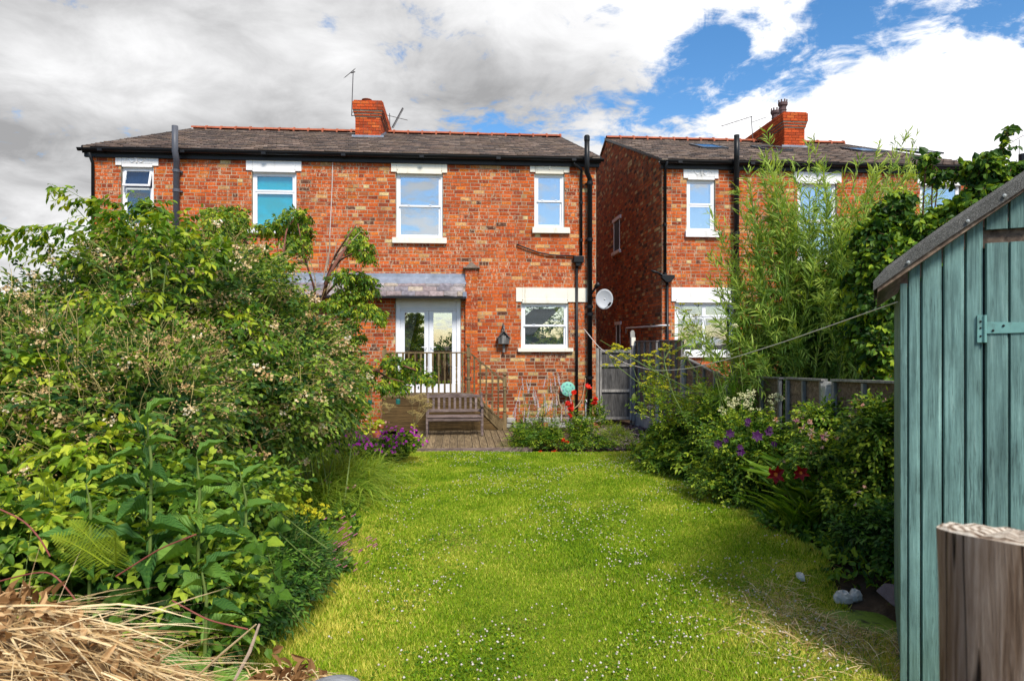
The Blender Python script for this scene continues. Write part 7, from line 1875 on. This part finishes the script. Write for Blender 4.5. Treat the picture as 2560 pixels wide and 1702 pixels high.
bush('hedge_shrub', 'dark shrubbery behind the low fence under the willow', 'shrub', [B(1950, 850, 10.6, 110, 80, .4), B(2060, 860, 9.8, 140, 80, .4), B(2180, 800, 9.0, 100, 130, .4), B(2100, 760, 10, 100, 70, .4)], 1500, .12, .018, 7, .22, 'L_dark', 'narrow', fill=1500, keep=lambda P: P[:, 0] > fx(P[:, 1])+.1 if False else P[:, 0] > 3.5, base=(5, 9.6))

def hazel():
    r = plant('hazel_tree', (5.0, 7.6, -.1), 'dark twisted hazel with curled leaves above the shed roof', 'tree'); st, a = Acc(), Acc()
    bl = [B(2225, 520, 7.4, 26, 26, .35), B(2185, 590, 7.3, 26, 46, .35), B(2260, 580, 7.3, 46, 36, .4), B(2340, 560, 7.2, 46, 30, .4), B(2210, 660, 7.1, 46, 46, .4), B(2300, 650, 7.0, 46, 46, .4), B(2200, 760, 7.0, 36, 46, .35), B(2150, 700, 7.3, 16, 46, .3), B(2195, 880, 6.6, 28, 56, .25), B(2215, 960, 6.4, 12, 26, .2), B(2150, 830, 7.2, 20, 46, .3),
          B(2440, 420, 7.0, 22, 20, .3), B(2500, 440, 6.9, 22, 20, .3), B(2460, 475, 6.9, 36, 12, .3), B(2400, 520, 7.0, 36, 16, .3), B(2420, 570, 7.0, 46, 26, .35), B(2315, 390, 7.2, 6, 8, .12), B(2345, 440, 7.2, 20, 6, .15), B(2330, 415, 7.2, 6, 6, .12), B(2500, 375, 7.0, 6, 10, .12), B(2514, 335, 7, 6, 6, .08), B(2545, 430, 6.8, 6, 16, .2)]
    P, D, _ = blob_pts(bl, 2500, .2, .35); m = P[:, 0] > 3.42; P, D = P[m], D[m]
    t = np.clip(.30+.25*R.standard_normal(len(P))+.4*(R.random(len(P)) < .12), 0, 1)
    sprays(a, P, nrm(D+.8*rdir(len(P))), .09, 5, .070, .052, .3, 60, 'curl', t, st, .5, .003, face=.8)
    P2, D2, _ = blob_pts(bl, 700, .1, .1); m = P2[:, 0] > 3.42; P2 = P2[m]; leaves(a, P2, rdir(len(P2)), rdir(len(P2)), .10, .085, 'curl', .25*R.random(len(P2)))  # filler leaves tinted dark as painted shade inside the crown
    for b in bl:
        b0 = np.array([5.0+.1*R.standard_normal(), 7.6, -.1]); p = np.array(b[:3]); mid = (b0+p)/2+np.array([.3*R.standard_normal(), .1, -.2]); tt = np.linspace(0, 1, 14)[:, None]; q = (1-tt)**2*b0+2*tt*(1-tt)*mid+tt*tt*p+.03*np.sin(tt*20); st.tube(q, np.linspace(.03, .006, 14), 6)
    tag(a.build('foliage', M['L_hazel'], r, origin=r.location), kind='stuff'); st.build('branches', M['bark'], r, origin=r.location)['kind'] = 'stuff'
hazel()

# ------------------------------------------------------------------ pond corner
def pond():
    zc = float(gz(*PONDC))+.10
    k = 28; a = Acc(); V = [(PONDC[0], PONDC[1], zc)]+[(PONDC[0]+.50*cos(t), PONDC[1]+.70*sin(t), zc) for t in np.arange(k)*2*pi/k]; a.add(V, [(0, j+1, (j+1) % k+1) for j in range(k)])
    m, nt, out = new_mat('duckweed'); p = pos(nt); n = noise(nt, p, 5, 5); f = noise(nt, p, 120, 3, .8); c = ramp(nt, f, [(.3, (.03, .07, .01)), (.6, (.14, .22, .02))]); w = nn(nt, 'ShaderNodeMapRange', {'Value': n, 'From Min': .36, 'From Max': .44}).outputs[0]
    c = mixc(nt, w, (.006, .008, .006), c); prin(nt, out, c, .5, .4); o = a.build('pond_water', m, None); tag(o, kind='structure')
    def stone(u, v, Z, sx, sy, sz, mt, lb, rot=0, cat='stone', prof=None):
        c = Wp(u, v, Z); a = Acc(); V = []; kk = 12; T = []; ph = R.random(4)*6
        for i, (r_, h) in enumerate(((.55, 0), (1, .2), (.95, .6), (.6, .92), (.0, 1))):
            for t in np.arange(kk)*2*pi/kk: q = 1+.14*sin(3*t+ph[0])+.10*sin(5*t+ph[1]+i); V.append((r_*q*cos(t)*sx, r_*q*sin(t)*sy, h*sz*(1+.12*sin(2*t+ph[2]))))
        for i in range(4):
            for j in range(kk): p_, q_ = i*kk+j, i*kk+(j+1) % kk; T += [(p_, q_, p_+kk), (q_, q_+kk, p_+kk)]
        a.add(V, T); o = a.build('stone', M[mt], None); o.location = (c[0], c[1], float(gz(c[0], c[1]))-.02); o.rotation_euler = (0, 0, rot); tag(o, lb, cat)
    stone(2000, 1443, 5.35, .040, .034, .065, 'rock_w', 'single small white stone lying in the lawn')
    stone(2106, 1428, 5.2, .065, .05, .10, 'rock_w', 'white flint at the rim of the pond')
    stone(2138, 1425, 5.2, .045, .04, .09, 'rock_w', 'smaller pale flint right of the white one at the pond')
    c = Wp(2208, 1455, 4.6); a = Acc(); a.prism([(-.05, -.22), (.05, -.24), (.09, .08), (.04, .20), (-.04, .22), (-.07, .05)], 0, .035, axis='z'); o = a.build('slate_slab', M['rock_p'], None, bevel=.006); o.location = (2.80, 4.85, -.10); o.rotation_euler = (radians(10), radians(-50), .15); tag(o, 'tilted purple slate slab at the far rim of the pond', 'stone')
    # dry grass and straw by the shed
    n = 4200; P = np.stack([2.02+.32*R.standard_normal(n), 4.2+.48*R.standard_normal(n), 0*R.random(n)], 1); d0 = ((P[:, 0]-PONDC[0])/.42)**2+((P[:, 1]-PONDC[1])/.58)**2; P = P[d0 > .9]; n = len(P); P[:, 2] = gz(P[:, 0], P[:, 1])+.01
    s = Acc(); strips(s, P, nrm(np.stack([R.standard_normal(n), .7*R.standard_normal(n), .05+.45*R.random(n)], 1)), .06+.15*R.random(n), .0036, .4, 3, np.clip(.55+.3*R.standard_normal(n), 0, 1), twist=.5); o = s.build('dry_grass', M['straw'], None); tag(o, 'dry straw coloured grass between the pond and the shed', 'grass', kind='stuff')
    n = 2200; P = np.stack([2.1+.34*R.standard_normal(n), 4.3+.6*R.standard_normal(n), 0*R.random(n)], 1); d0 = ((P[:, 0]-PONDC[0])/.42)**2+((P[:, 1]-PONDC[1])/.58)**2; P = P[d0 > .8]; n = len(P); P[:, 2] = gz(P[:, 0], P[:, 1])
    s = Acc(); strips(s, P, nrm(np.stack([.5*R.standard_normal(n), .5*R.standard_normal(n), 1+0*P[:, 0]], 1)), .07+.09*R.random(n), .0035, .5, 3, np.clip(.5+.25*R.standard_normal(n), 0, 1), twist=.3); o = s.build('rough_grass', M['L_grass'], None); tag(o, 'rough longer grass at the pond edge', 'grass', kind='stuff')
pond()

# low tangle filling the soil of the borders
def ground_cover():
    a = Acc(); n = 20000
    y = R.uniform(2.4, 12.6, n); x0, x1 = lawn_x(y); left = R.random(n) < .6
    x = np.where(left, x0-R.random(n)**1.5*2.4+.05, x1+R.random(n)*np.maximum(fx(5)-x1-.1, .1)-.03)
    d0 = ((x-PONDC[0])/.42)**2+((y-PONDC[1])/.58)**2; m = (d0 > 1.0)&((x < 1.9)|(y > 4.1)); x, y = x[m], y[m]; n = len(x)
    P = np.stack([x, y, gz(x, y)+.02+.10*R.random(n)], 1); leaves(a, P, nrm(rdir(n)+np.array([0, -.3, .3])), nrm(rdir(n)*.7+UP+np.array([0, -.4, 0])), .05+.04*R.random(n), .035, 'leaf', R.random(n)*.8)
    tag(a.build('ground_cover', M['L_border'], None), 'low leafy weeds covering the soil of both borders', 'ground cover', kind='stuff')
ground_cover()

# what the panes mirror: the hedge and trees at the far end of the garden, behind the camera
def behind():
    r = plant('garden_hedge', (0, -7, 0), 'dark hedge and treetops seen mirrored low in the door and window glass', 'hedge')
    a = Acc(); bl = [(x, -7+.5*sin(x*3), 1.0, .9, .6, 1.15+.35*sin(x*1.7)) for x in np.arange(-9, 10, 1.0)]+[(4.4, -6, 3.0, 1.6, 1, 1.6), (-9, -8, 2.4, 1.6, 1, 1.6)]
    P, D, _ = blob_pts(bl, 16000, .6); leaves(a, P, nrm(D+.6*rdir(len(P))), nrm(D+.8*rdir(len(P))), .14, .11, 'quad', .5*R.random(len(P)))
    tag(a.build('foliage', M['L_border'], r, origin=r.location), kind='stuff')
behind()
